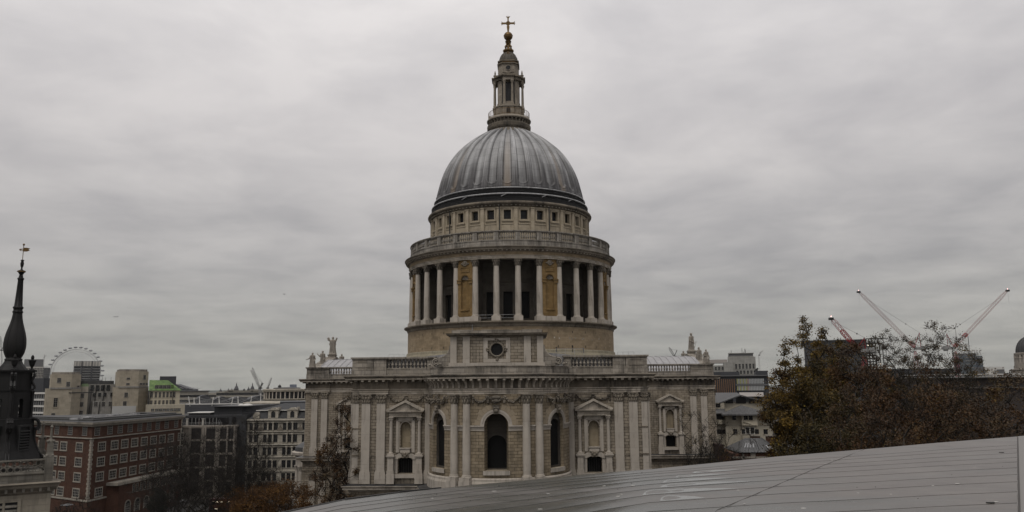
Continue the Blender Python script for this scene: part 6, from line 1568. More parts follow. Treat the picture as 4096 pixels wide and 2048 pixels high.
def hip(m, x0, x1, xm, ye, ya, yf, yb, ov=.8):   # ridge running away from the camera
    m.face([(x0-ov, yf-ov, ZG(ye)), (xm, yf+1.5, ZG(ya)), (xm, yb, ZG(ya)), (x0-ov, yb, ZG(ye))][::-1]); m.face([(x1+ov, yf-ov, ZG(ye)), (x1+ov, yb, ZG(ye)), (xm, yb, ZG(ya)), (xm, yf+1.5, ZG(ya))][::-1])
    m.face([(x0-ov, yf-ov, ZG(ye)), (x1+ov, yf-ov, ZG(ye)), (xm, yf+1.5, ZG(ya))])
    m.box(x0-ov, x1+ov, yf-ov, yf-ov+.25, ZG(ye)-.3, ZG(ye))
m = MB(); hip(m, XG(430), XG(810), XG(580), 762, 690, -1.0, 14); m.box(XG(300), XG(430), 1.0, 5, ZG(762), ZG(755)); m.face([(XG(300), 1.0, ZG(760)), (XG(432), 1.0, ZG(760)), (XG(432), 4.5, ZG(715)), (XG(300), 4.5, ZG(715))]); m.build('lower_roof', SL2, root)
m = MB()
m.face([(XG(385), 4.0, ZG(668)), (XG(580), 4.0, ZG(600)), (XG(560), 16, ZG(586)), (XG(320), 16, ZG(586)), (XG(300), 3.6, ZG(668))]); m.face([(XG(580), 4.0, ZG(600)), (XG(830), 4.0, ZG(668)), (XG(830), 16, ZG(668)), (XG(560), 16, ZG(600))])
m.prism([(XG(385), ZG(668)), (XG(580), ZG(600)), (XG(830), ZG(668)), (XG(830), ZG(676)), (XG(580), ZG(610)), (XG(385), ZG(676))], 4.4, 3.9); m.build('upper_roof', SL2, root)
m = MB(); m.prism([(XG(443), ZG(675)), (XG(510), ZG(675)), (XG(510), ZG(636)), (XG(443), ZG(658))], 4.8, 4.9); m.prism([(XG(535), ZG(675)), (XG(625), ZG(675)), (XG(625), ZG(628)), (XG(580), ZG(610)), (XG(535), ZG(628))], 4.8, 4.9); m.prism([(XG(648), ZG(675)), (XG(730), ZG(675)), (XG(730), ZG(662)), (XG(648), ZG(634))], 4.8, 4.9); m.build('gable_glazing', BLACK, root)
m = MB(); m.prism([(XG(385), ZG(676)), (XG(445), ZG(676)), (XG(445), ZG(655)), (XG(580), ZG(608)), (XG(740), ZG(655)), (XG(830), ZG(676)), (XG(580), ZG(606))], 5.0, 4.88) if 0 else None
m = MB()
m.prism([(XG(580), ZG(826)), (XG(505)+4.2, ZG(852)), (XG(700), ZG(852)), (XG(638), ZG(826))], -1.0, -1.25); m.box(XG(575), XG(700), -1.5, -1, ZG(856), ZG(850)); m.box(XG(430), XG(830), -.12, 0, ZG(856), ZG(850)); m.build('pediment', CR2, root)
wq = Rep(make_win(root, .92, 1.1, .1, .06, (1, 1), fm=DARKG, surround=CR2)); wq2 = Rep(make_win(root, .85, 1.45, .08, .06, (0, 1), fm=DARKG, surround=WHITE))
for x, y, yy in ((507, 812, 0), (607, 812, -1), (648, 812, -1), (764, 812, 0), (512, 932, 0), (770, 932, 0)): wq.put(XG(x), yy-.01, ZG(y))
for x, y in ((614, 928), (657, 928)): wq2.put(XG(x), -1.01, ZG(y))
for x in (582, 694): wq.put(XG(x), -1.01 if x < 600 else -1.01, ZG(930))
m = MB(); m.box(XG(338), XG(416), 1.5, 1.6, ZG(812), ZG(765)); m.box(XG(335), XG(395), 3.9, 4, ZG(708), ZG(675)); m.box(XG(338), XG(428), 1.5, 1.6, ZG(935), ZG(898)); m.build('balcony_opening', BLACK, root)
m = MB(); m.box(XG(320), XG(440), .6, 1.5, ZG(850), ZG(815)); m.build('balcony', CR2, root)
m = MB()
for x0, x1 in ((628, 712), (760, 832)): m.box(XG(x0), XG(x1), -4.5, -3, 0, ZG(940)); 
m.build('brick_chimney', BR, root)
m = MB()
for x0, x1 in ((625, 715), (757, 836)): m.box(XG(x0), XG(x1), -4.7, -2.8, ZG(940), ZG(932))
m.build('chimney_caps', FST, root)
# pavilion with a lead roof in front
kk = 150/3180/2.147
a = at(*ZR(505, 1130), 150); b = at(*ZR(878, 1125), 150); root, L, lo = site('lead_roofed_pavilion', 'low brick pavilion with a grey seamed roof and skylights before the cream building', 'building', (a.x, a.y), (b.x, b.y))
def ZP(py): return at(*ZR(680, py), 152).z-GZ
def XP(px): return (px-505)*kk*1.03
m = MB(); m.box(0, L, 0, 12, 0, ZP(1095)); m.build('wall', mat('brown_brick', (.10, .045, .03), .85), root)
m = MB(); zt = ZP(980); ze = ZP(1083); xl, xr = XP(540), L+.5; rl, rr_ = XP(660), XP(800)
m.face([(xl, -.6, ze), (xr, -.6, ze), (rr_, 4.6, zt), (rl, 4.6, zt)]); m.face([(xr, -.6, ze), (xr, 10, ze), (rr_, 4.6, zt)]); m.face([(xl, 10, ze), (xl, -.6, ze), (rl, 4.6, zt)]); m.face([(xr, 10, ze), (xl, 10, ze), (rl, 4.6, zt), (rr_, 4.6, zt)])
for k in range(14): f = k/13; m.tube((xl+(xr-xl)*f, -.55, ze+.05), (rl+(rr_-rl)*f, 4.6, zt+.03), .045, n=4)
m.tube((xl, -.6, ze+.05), (rl, 4.6, zt+.05), .09, n=5); m.tube((xr, -.6, ze+.05), (rr_, 4.6, zt+.05), .09, n=5); m.build('roof', SL2, root)
m = MB(); m.box(-.3, L+.3, -.3, 0, ZP(1135), ZP(1120)); m.box(XP(640), XP(680), -.25, 0, ZP(1125), ZP(1090)); m.box(XP(572), XP(586), -.3, 0, 0, ZP(1095)); m.build('pale_trim', FST, root)
m = MB()
def onroof(f, g):
    a_ = Vector((xl, -.6, ze)).lerp(Vector((xr, -.6, ze)), f); b_ = Vector((rl, 4.6, zt)).lerp(Vector((rr_, 4.6, zt)), f); return a_.lerp(b_, g)+Vector((0, -.05, .1))
m.face([onroof(.78, .15), onroof(.90, .15), onroof(.89, .45), onroof(.78, .45)])
for f in (.10, .18, .26, .36): m.face([onroof(f, .3), onroof(f+.035, .3), onroof(f+.05, .62), onroof(f+.02, .62)])
m.build('skylights', mat('skylight_glass', (.2, .205, .21), .15, .7), root)
m = MB(); m.box(XP(470), XP(520), 8, 12, 0, ZP(1045)); m.build('side_wing', mat('dull_brick', (.035, .02, .016), .85), root)
# grey stone tower block behind
kk = 500/3180/2.147
a = at(*ZR(300, 395), 500); b = facing(a, ZR(700, 395)); root, L, lo = site('grey_stone_block', 'pale grey stone block with a flat-topped tower and aerials right of the cathedral', 'building', (a.x, a.y), (b.x, b.y))
def ZK(py): return at(*ZR(560, py), 500).z-GZ
def XK(px): return (px-300)*L/400
GS = stone('pale_grey_stone', (.31, .305, .285), 3, 1.2, .01, .9, .06, .35, seed=61)
m = MB(); m.box(XK(462), XK(697), 0, 12, 0, ZK(275)); m.box(XK(475), XK(680), 1, 11, ZK(275), ZK(250)); m.box(XK(467), XK(686), .4, 12, ZK(247), ZK(242)); m.box(XK(420), XK(500), -4, 20, 0, ZK(320)); m.box(0, XK(430), 2, 20, 0, ZK(345)); m.build('wall', GS, root)
m = MB(); m.box(XK(472), XK(678), .9, 24, ZK(268), ZK(247)); m.build('dark_top_band', MIDG, root)
m = MB(); m.prism([(-1.5, ZK(325)), (XK(455), ZK(325)), (XK(455), ZK(295)), (-1.5, ZK(295))], 16, 2.5); m.build('glazed_roof', mat('pale_roof_glass', (.34, .31, .29), .3, .5), root)
wk = Rep(make_win(root, 1.1, 3.0, .2, .1, (1, 2), fm=GREYC, surround=GS)); wk2 = Rep(make_win(root, 1.2, 2.0, .2, .1, (1, 1), fm=GREYC, surround=GS))
for x in (529, 559, 588, 618, 648, 677): wk.put(XK(x), -.02, ZK(377)); wk2.put(XK(x+8), -.02, ZK(420))
for x in (322, 352, 382, 412): wk2.put(XK(x), 1.98, ZK(385))
m = MB()
for x, y in ((495, 215), (588, 200), (612, 205), (483, 232), (600, 228), (618, 210)): m.tube((XK(x), 5, ZK(250)), (XK(x), 5, ZK(y)), .22, n=4)
m.box(XK(480), XK(500), 5, 6, ZK(247), ZK(243)); m.build('aerials', GREYC, root)
# dark glazed offices in front of it
a = at(*ZR(300, 440), 350); b = facing(a, ZR(800, 440)); root, L, lo = site('dark_glazed_office', 'dark glazed office with coloured vertical fins below the grey stone tower', 'building', (a.x, a.y), (b.x, b.y))
kk = 350/3180/2.147
def ZQ(py): return at(*ZR(560, py), 350).z-GZ
def XQ(px): return (px-300)*L/500
m = MB(); m.box(0, L, 0, 20, 0, ZQ(438)); m.box(XQ(320), XQ(560), 4, 20, ZQ(438), ZQ(400)); m.box(XQ(700), XQ(800), 2, 18, ZQ(438), ZQ(395)); m.build('wall', DARKG, root)
m = MB(); m.box(XQ(330), XQ(515), -.2, 0, ZQ(588), ZQ(462)); m.box(XQ(525), XQ(770), -.2, 0, ZQ(508), ZQ(460)); m.box(XQ(525), XQ(770), -.2, 0, ZQ(565), ZQ(520)); m.build('glazing', mat('office_glass', (.03, .035, .04), .15, .6), root)
m = MB()
for x in range(345, 515, 18): m.box(XQ(x)-.12, XQ(x)+.12, -.5, -.2, ZQ(588), ZQ(462))
m.build('copper_fins', mat('copper_fin', (.22, .11, .05), .5), root)
cols_f = [((.28, .28, .14), 0), ((.33, .24, .23), 1), ((.30, .31, .31), 2)]
for ci, (cc, _) in enumerate(cols_f):
    m = MB()
    for i, x in enumerate(range(535, 765, 13)):
        if (0 if i < 7 and i % 2 == 0 else 1 if i == 7 else 2) == ci:
            for ya, yb in ((505, 462), (562, 522)): m.box(XQ(x)-.25, XQ(x)+.25, -.6, -.2, ZQ(ya), ZQ(yb))
    m.build('glass_fins', mat('fin_%d' % ci, cc, .4), root)
m = MB(); m.box(XQ(545), XQ(748), -3, -.7, ZQ(612), ZQ(578)); m.build('white_canopy', mat('white_canopy', (.62, .58, .55), .6), root)
m = MB(); m.box(XQ(310), XQ(800), -1.0, 8, ZQ(440), ZQ(432)); m.box(XQ(520), XQ(800), -.8, 0, ZQ(520), ZQ(508)); m.build('slab_edges', MIDG, root)
m = MB(); m.tube((XQ(690), 8, ZQ(400)), (XQ(728), 8, ZQ(372)), .5, n=4); m.box(XQ(700), XQ(722), 6, 9, ZQ(402), ZQ(380)); m.build('roof_plant', IRON, root)
# long dark slab block behind the trees, with a construction frame
a = at(*ZU(500, 262), 450); b = facing(a, ZU(1180, 262)); root, L, lo = site('dark_slab_block', 'long dark glazed block with an open steel frame at its right end behind the trees', 'building', (a.x, a.y), (b.x, b.y))
kk = 450/3180/2.342
def ZV(py): return at(*ZU(840, py), 450).z-GZ
def XV(px): return (px-500)*L/680
DGL = lead_mat('dark_curtain_wall', (.035, .038, .042), rough=.3)
m = MB(); m.box(0, XV(1085), 0, 30, 0, ZV(272)); m.box(-1.5, XV(1090), -.6, 30, ZV(272), ZV(262)); m.build('wall', DGL, root)
m = MB()
for k in range(38): m.box(XV(505+15.4*k), XV(505+15.4*k)+.15, -.25, 0, ZV(560), ZV(275))
for k in range(9): m.box(0, XV(1085), -.3, 0, ZV(275+28*k)-.2, ZV(275+28*k))
m.build('mullions', MIDG, root)
m = MB()
for k in range(9): m.box(XV(1085), XV(1172), 0, 14, ZV(292+28*k)-.5, ZV(292+28*k))
m.build('frame_floors', MIDG, root)
m = MB()
for x in (1088, 1112, 1140, 1170, 1205, 1235): m.tube((XV(x), 0, 0), (XV(x), 0, ZV(262 if x < 1180 else 300)), .3, n=4)
m.tube((XV(1085), 0, ZV(258)), (XV(1285), 0, ZV(258)), .3, n=4); m.tube((XV(1125), 0, ZV(258)), (XV(1150), 0, ZV(292)), .25, n=4)
for k in range(12): m.tube((XV(1170), -1, ZV(300+18*k)), (XV(1260), -1, ZV(300+18*k)), .12, n=4)
m.build('steel_frame', IRON, root)
LAMP = mat('lit_window', (1, .9, .75), .5); LAMP.node_tree.nodes['Principled BSDF'].inputs['Emission Color'].default_value = (1, .85, .6, 1); LAMP.node_tree.nodes['Principled BSDF'].inputs['Emission Strength'].default_value = 2.0
m = MB()
for x, y in ((815, 279), (860, 279), (1025, 441), (1055, 441), (1198, 488), (1100, 318)): m.box(XV(x), XV(x+9), -.4, -.3, ZV(y+3), ZV(y))
m.build('lit_windows', LAMP, root)
# low long blocks at the right
a = at(*ZT(940, 690), 300); b = at(*ZT(1500, 690), 300); root, L, lo = site('dark_flat_roof_block', 'dark flat-roofed block showing between the bare tree tops at the right', 'building', (a.x, a.y), (b.x, b.y))
m = MB(); m.box(0, L, 0, 25, 0, at(*ZT(1200, 690), 300).z-GZ); m.build('wall', DARKG, root)
m = MB(); zt = at(*ZT(1200, 660), 300).z-GZ
for k in range(9): m.box(3+k*9.5, 7+k*9.5, 4, 10, zt-8, zt-5+(k % 3)*.8)
m.build('roof_plant', GREYC, root)
a = at(*ZT(1400, 752), 230); b = at(*ZT(2120, 748), 230); root, L, lo = site('banded_low_building', 'long low dark building with pale ledges behind the trees at the right edge', 'building', (a.x, a.y), (b.x, b.y))
def ZY(py): return at(*ZT(1750, py), 230).z-GZ
m = MB(); m.box(0, L, 0, 25, 0, ZY(752)); m.build('wall', mat('dark_brown_wall', (.04, .032, .029), .8), root)
m = MB(); m.box(0, L, -.8, 25, ZY(752), ZY(748)); m.box(0, L, 4, 24, ZY(735), ZY(726)); m.build('pale_roof', mat('pale_roofing', (.40, .39, .37), .6), root)
m = MB(); m.box(L*.28, L, -.6, 0, ZY(832), ZY(824)); m.build('pale_ledge', mat('pale_ledge', (.33, .31, .29), .7), root)
m = MB(); m.box(0, L, -1.2, 5, ZY(760), ZY(752)); m.box(L*.2, L, -1.0, 0, ZY(824), ZY(812)); m.build('dark_fascia', IRON, root)
# blue-grey tower and small lattice block
a = at(*ZT(1580, 595), 1200); b = at(*ZT(1706, 590), 1200); root, L, lo = site('blue_grey_tower', 'slab-sided blue-grey office tower on the right horizon', 'tower block', (a.x, a.y), (b.x, b.y)); zt = a.z-GZ
BGT = mat('blue_grey_glass', (.085, .105, .12), .4)
m = MB(); m.prism([(0, 0), (L*.45, -6), (L*.68, -2), (L*1.02, 0), (L*1.02, 30), (0, 30)], 0, zt, 'z'); m.build('wall', BGT, root)
m = MB()
for k in range(16): z = zt-3-k*5; m.prism([(-.5, -.4), (L*.45, -6.6), (L*.45, -6.1), (-.5, 0)], z, z+1.2, 'z'); m.prism([(L*.68, -2.7), (L*1.03, -.6), (L*1.03, 0), (L*.68, -2.1)], z, z+1.2, 'z')
m.build('floor_bands', GREYC, root)
m = MB(); m.prism([(L*.45, -6.2), (L*.68, -2.3), (L*.68, -2.0), (L*.45, -5.8)], 0, zt-2, 'z'); m.build('dark_side', mat('blue_black', (.03, .04, .06), .3), root)
m = MB(); m.box(L*.1, L*.8, 5, 20, zt, zt+4); m.tube((L*.48, 8, zt), (L*.48, 8, zt+30), .5, n=4); m.build('roof_plant', MIDG, root)
a = at(*ZT(1725, 676), 900); b = at(*ZT(1870, 676), 900); root, L, lo = site('white_lattice_block', 'small white framed block right of the blue-grey tower', 'building', (a.x, a.y), (b.x, b.y)); zt = a.z-GZ
m = MB(); m.box(0, L, 0, 20, 0, zt); m.build('wall', MIDG, root); m = MB()
for k in range(14): m.box(L*.55*k/13, L*.55*k/13+.9, -.6, 0, zt-25, zt)
for k in range(4): m.box(0, L*.57, -.7, 0, zt-7*k-1.5, zt-7*k)
m.box(L*.3, L, -.5, 0, zt-3, zt); m.build('white_frame', WHITE, root)
# domed courthouse at the right edge
D = 330; cc = at(*ZT(2075, 600), D); root = empty('domed_courthouse', (cc.x, cc.y, GZ), 0, label='stone courthouse with a dark ribbed dome cut by the right edge of the view', cat='building')
def ZD(py): return at(*ZT(2010, py), D).z-GZ
kr = D/3180/1.84
m = MB(); m.lathe([(95*kr, 0), (95*kr, ZD(770))], 8, smooth=False, rot=math.pi/8); m.lathe([(143*kr, 0), (143*kr, ZD(705)), (146*kr, ZD(700)), (146*kr, ZD(694)), (120*kr, ZD(690)), (112*kr, ZD(640)), (112*kr, ZD(615)), (114*kr, ZD(612)), (90*kr, ZD(600)), (86*kr, ZD(598)), (86*kr, ZD(590)), (112*kr, ZD(588)), (112*kr, ZD(575)), (92*kr, ZD(570))], 48, cap=False); m.build('drum', FST, root)
m = MB(); m.smooth_lathe([(96*kr*math.cos(a), ZD(570)+118*kr*math.sin(a)) for a in [math.pi/2*i/12 for i in range(13)]], 40)
for k in range(24):
    a_ = 2*math.pi*k/24; P = [(97*kr*math.cos(t_), ZD(570)+119*kr*math.sin(t_)) for t_ in [math.pi/2*i/8 for i in range(9)]]
    for (r0_, z0_), (r1_, z1_) in zip(P[:-1], P[1:]): m.tube((r0_*math.cos(a_), r0_*math.sin(a_), z0_), (r1_*math.cos(a_), r1_*math.sin(a_), z1_), .16, n=4)
m.build('dome', LEADD, root)
m = MB()
for k in range(24): a_ = 2*math.pi*k/24; m.tube((104*kr*math.cos(a_), 104*kr*math.sin(a_), ZD(690)), (104*kr*math.cos(a_), 104*kr*math.sin(a_), ZD(590)), .55, n=8)
m.build('drum_columns', PLAIN, root)
# ================================================================ cranes
RED = mat('red_paint', (.30, .018, .022), .5); PINK = mat('faded_red_white_paint', (.34, .21, .20), .6); CW_ = mat('pale_crane_paint', (.40, .38, .37), .6)
TIP = mat('crane_beacon', (1, .6, .5), .5); TIP.node_tree.nodes['Principled BSDF'].inputs['Emission Color'].default_value = (1, .55, .5, 1); TIP.node_tree.nodes['Principled BSDF'].inputs['Emission Strength'].default_value = 3
def lattice(m, p, q, w, t, n=None, w2=None):
    t = t*.6
    p, q = Vector(p), Vector(q); d = q-p; L = d.length; d.normalize(); w2 = w2 or w
    s = d.cross(Vector((0, 1, 0))).normalized(); y = Vector((0, 1, 0)); y = (y-d*y.dot(d)).normalized(); n = n or max(3, int(L/(w*1.3)))
    cs = [(-1, -1), (1, -1), (1, 1), (-1, 1)]
    def c(k, i):
        f = i/n; ww_ = (w+(w2-w)*f)/2*min(1, .35+6*f, .35+6*(1-f)); return p+d*(L*f)+s*(cs[k][0]*ww_)+y*(cs[k][1]*ww_)
    for k in range(4):
        for i in range(n): m.tube(c(k, i), c(k, i+1), t, n=4, cap=False)
    for i in range(n):
        for k in range(4): m.tube(c(k, i), c((k+1) % 4, i+1), t*.6, n=3, cap=False)
def crane(tip, base, afr, mastbot, D, label, w, jm, red_at, mm=None, group='red luffing cranes at the right'):
    P = {k: at(*v, D) for k, v in (('t', tip), ('b', base), ('a', afr), ('m', mastbot))}
    o = P['m'].copy(); o.z = GZ; root = empty('tower_crane', o, 0, label=label, cat='crane', group=group)
    for k in P: P[k] = P[k]-o
    m = MB(); lattice(m, P['b'], P['t'], w, w*.09); m.build('jib', jm, root)
    for f0, f1 in red_at: m = MB(); lattice(m, P['b'].lerp(P['t'], f0), P['b'].lerp(P['t'], f1), w*1.03, w*.16, 6); m.build('red_jib_section', RED, root)
    m = MB(); lattice(m, Vector((P['m'].x, 0, 0)), P['m'], w*1.2, w*.1); m.build('mast', mm or RED, root)
    dirx = -1 if P['t'].x < P['b'].x else 1
    m = MB(); back = P['b']-Vector((dirx*w*3.2, 0, 0)); m.tube(P['b'], P['a'], w*.09, n=5); m.tube(back.lerp(P['b'], .3), P['a'], w*.10, n=5); m.tube(P['b']+Vector((0, w, 0)), P['a'], w*.07, n=5)
    for q_ in (.2, .4, .6, .8): m.tube(P['b'].lerp(P['a'], q_), back.lerp(P['b'], .3).lerp(P['a'], q_-.12), w*.06, n=4); m.build('a_frame', RED, root)
    m = MB(); m.box(min(P['b'].x, back.x-dirx*w), max(P['b'].x, back.x-dirx*w), -w, w, P['b'].z-w*.9, P['b'].z); m.box(back.x-w*.6, back.x+w*.6, -w*.6, w*.6, P['b'].z-w*1.4, P['b'].z+w*.5); m.build('machinery_deck', GREYC, root)
    m = MB(); m.tube(P['a'], P['b'].lerp(P['t'], .88), w*.045, n=4); m.tube(P['t'], P['t']-Vector((0, 0, (P['t'].z-P['b'].z)*.25)), w*.03, n=3); m.blob(P['a'].lerp(P['b'].lerp(P['t'], .88), .25), w*.25); m.build('cables', GREYC, root)
    m = MB(); m.box(P['t'].x-w*.6, P['t'].x+w*.5, -w*.5, w*.5, P['t'].z-w*.5, P['t'].z+w*.15); m.build('jib_head', IRON, root)
    m = MB(); m.blob(P['t']+Vector((0, 0, w*.5)), w*.13); m.build('beacon', TIP, root)
crane(ZT(800, 122), ZT(1212, 532), ZT(1246, 424), ZT(1216, 560), 520, 'long red and white crane leaning left, tallest of the left-leaning jibs', 1.75, PINK, [(0, .1)])
crane(ZT(1896, 112), ZT(1502, 530), ZT(1446, 432), ZT(1512, 560), 520, 'long red and white crane leaning right over the bare tree tops', 1.75, PINK, [(.18, .235), (0, .06)])
crane(ZT(598, 318), ZT(790, 545), ZT(842, 460), ZT(838, 600), 430, 'short bright red crane jib over the dark slab block', 2.0, RED, [(.25, .62)])
def small_crane(tip, base, bot, D, label, w, m_, zf=lambda *a: a, top=None):
    p, q, b = at(*tip, D), at(*base, D), at(*bot, D); o = Vector((b.x, b.y, GZ)); root = empty('tower_crane', o, 0, label=label, cat='crane', group='far cranes on the skyline')
    m = MB(); lattice(m, q-o, p-o, w, w*.14); m.build('jib', m_, root)
    m = MB(); lattice(m, Vector((0, 0, 0)), b-o, w*1.2, w*.14, 14); m.tube(b-o, q-o, w*.3, n=4); m.build('mast', m_, root)
    m = MB(); m.box((q-o).x-w, (q-o).x+w*1.3, -w*.5, w*.5, (q-o).z-w*.6, (q-o).z+w*.3); m.tube(q-o, q-o+Vector((w*2, 0, w*4)), w*.25, n=4); m.tube(q-o+Vector((w*2, 0, w*4)), (q-o).lerp(p-o, .8), w*.07, n=3); m.build('cab', IRON, root)
LC = mat('weathered_crane_steel', (.20, .195, .19), .6)
small_crane(Z3(755, 222), Z3(812, 372), Z3(815, 385), 1300, 'tall pale crane with the highest jib above the turreted block', 2.0, LC)
small_crane(Z3(744, 240), Z3(808, 372), Z3(810, 392), 1290, 'pale crane with the slightly lower parallel jib above the turreted block', 1.9, LC)
small_crane(Z3(897, 297), Z3(868, 372), Z3(869, 395), 1200, 'dark crane leaning right beside the columned office', 1.8, LC)
small_crane(Z3(828, 330), Z3(818, 372), Z3(819, 395), 1250, 'stubby dark crane right beside the parallel jibs', 1.8, LC)
small_crane((2676, 1390), (2697, 1425), (2698, 1432), 420, 'little dark crane just above the right transept roof', .8, IRON)
small_crane(ZR(757, 215), ZR(722, 258), ZR(720, 270), 2500, 'faint pale crane between the grey tower and the autumn tree', 2.5, CW_)
small_crane((1, 1345), (6, 1400), (8, 1440), 1500, 'crane mast at the extreme left edge beside the spire', 2.2, GREYC)

# ================================================================ trees
BARK = mat('dark_bark', (.035, .028, .022), .9); t = NT(BARK); ob = t.n('ShaderNodeTexCoord').outputs['Object']
t.l(t.ramp(t.noise(ob, .8, 4), [(.35, (.008, .007, .006)), (.55, (.018, .015, .012)), (.7, (.045, .038, .03))]), t.b.inputs['Base Color'])
def leafmat(name, stops, sc=.35):
    m = mat(name, stops[1][1], .75, .2); t = NT(m); stops = [(p, tuple(x*k for x, k in zip(c, (.80, .86, .95)))) for p, c in stops]; ob = t.n('ShaderNodeTexCoord').outputs['Object']
    a = t.noise(ob, sc, 3, .5); b = t.noise(ob, 3.5, 2, .6); f = t.math('ADD', t.math('MULTIPLY', a, .62), t.math('MULTIPLY', b, .38))
    t.l(t.ramp(f, stops), t.b.inputs['Base Color']); return m
LV_GOLD = leafmat('gold_green_leaves', [(.36, (.026, .020, .008)), (.47, (.070, .042, .010)), (.56, (.14, .080, .013)), (.68, (.26, .15, .02))])
LV_OLIVE = leafmat('olive_leaves', [(.36, (.016, .013, .006)), (.5, (.042, .031, .010)), (.65, (.095, .058, .014))])
LV_RUST = leafmat('rust_leaves', [(.36, (.022, .011, .006)), (.48, (.052, .025, .010)), (.58, (.088, .042, .014)), (.70, (.15, .082, .022))])
LV_BROWN = leafmat('dry_brown_leaves', [(.36, (.022, .015, .010)), (.5, (.055, .034, .018)), (.65, (.11, .07, .03))])
LV_YEL = leafmat('yellow_leaves', [(.36, (.10, .06, .01)), (.5, (.24, .15, .02)), (.65, (.36, .24, .04))])
import numpy as np
def grow(h, trunk_h, cr, n_tip, seed, shape=1.0, r0=.5, irregular=.25, base_h=None, low=0.0):
    """branches reach for points spread through an uneven crown; returns nodes, parents, radii, tips"""
    rnd = random.Random(seed); nodes = []; par = []
    k = 6
    for i in range(k+1):
        nodes.append(Vector((rnd.uniform(-.15, .15)*i*.4, rnd.uniform(-.15, .15)*i*.4, trunk_h*i/k))); par.append(i-1)
    cz = (h+trunk_h)/2*.98; rz = (h-trunk_h)/2*1.02
    tips = []
    while len(tips) < n_tip:
        v = Vector((rnd.gauss(0, 1), rnd.gauss(0, 1), rnd.gauss(0, 1))).normalized(); r_ = rnd.random()**.42
        q = 1+irregular*2*mnoise.noise(v*1.6+Vector((seed, 0, 0)))
        p = Vector((v.x*cr*r_*q, v.y*cr*r_*q, cz+v.z*rz*r_*q*shape))
        if p.z < trunk_h*.8+low: continue
        if mnoise.noise(p*(4.2/cr)+Vector((seed*5, 1, 2))) < -.22: continue
        tips.append(p)
    tips.sort(key=lambda p: (p-nodes[k]).length)
    for p in tips:
        best = None; bd = 1e9
        for i in range(k-2, len(nodes)):
            q = nodes[i]; dd = (q-p).length; dd += .9*max(0, dd*.62-(p.z-q.z))
            if dd < bd: bd = dd; best = i
        q = nodes[best]; L = (p-q).length; ns = max(1, int(L/(cr*.16))); prev = best
        out = (q-nodes[par[best]]).normalized() if par[best] >= 0 else Vector((0, 0, 1))
        for s_ in range(1, ns+1):
            f = s_/ns; c_ = q.lerp(p, f)+out*(L*.22*f*(1-f)*2)+Vector((rnd.uniform(-1, 1), rnd.uniform(-1, 1), rnd.uniform(-1, 1)))*L*.05*(1 if s_ < ns else 0)
            nodes.append(c_); par.append(prev); prev = len(nodes)-1
    cnt = [0]*len(nodes); kids = [0]*len(nodes)
    for i in range(len(nodes)-1, 0, -1):
        if kids[i] == 0: cnt[i] = 1
        cnt[par[i]] += cnt[i]; kids[par[i]] += 1
    tot = cnt[0]; rad = [r0*(max(c, 1)/tot)**.5 for c in cnt]
    return nodes, par, rad, [i for i in range(len(nodes)) if kids[i] == 0]
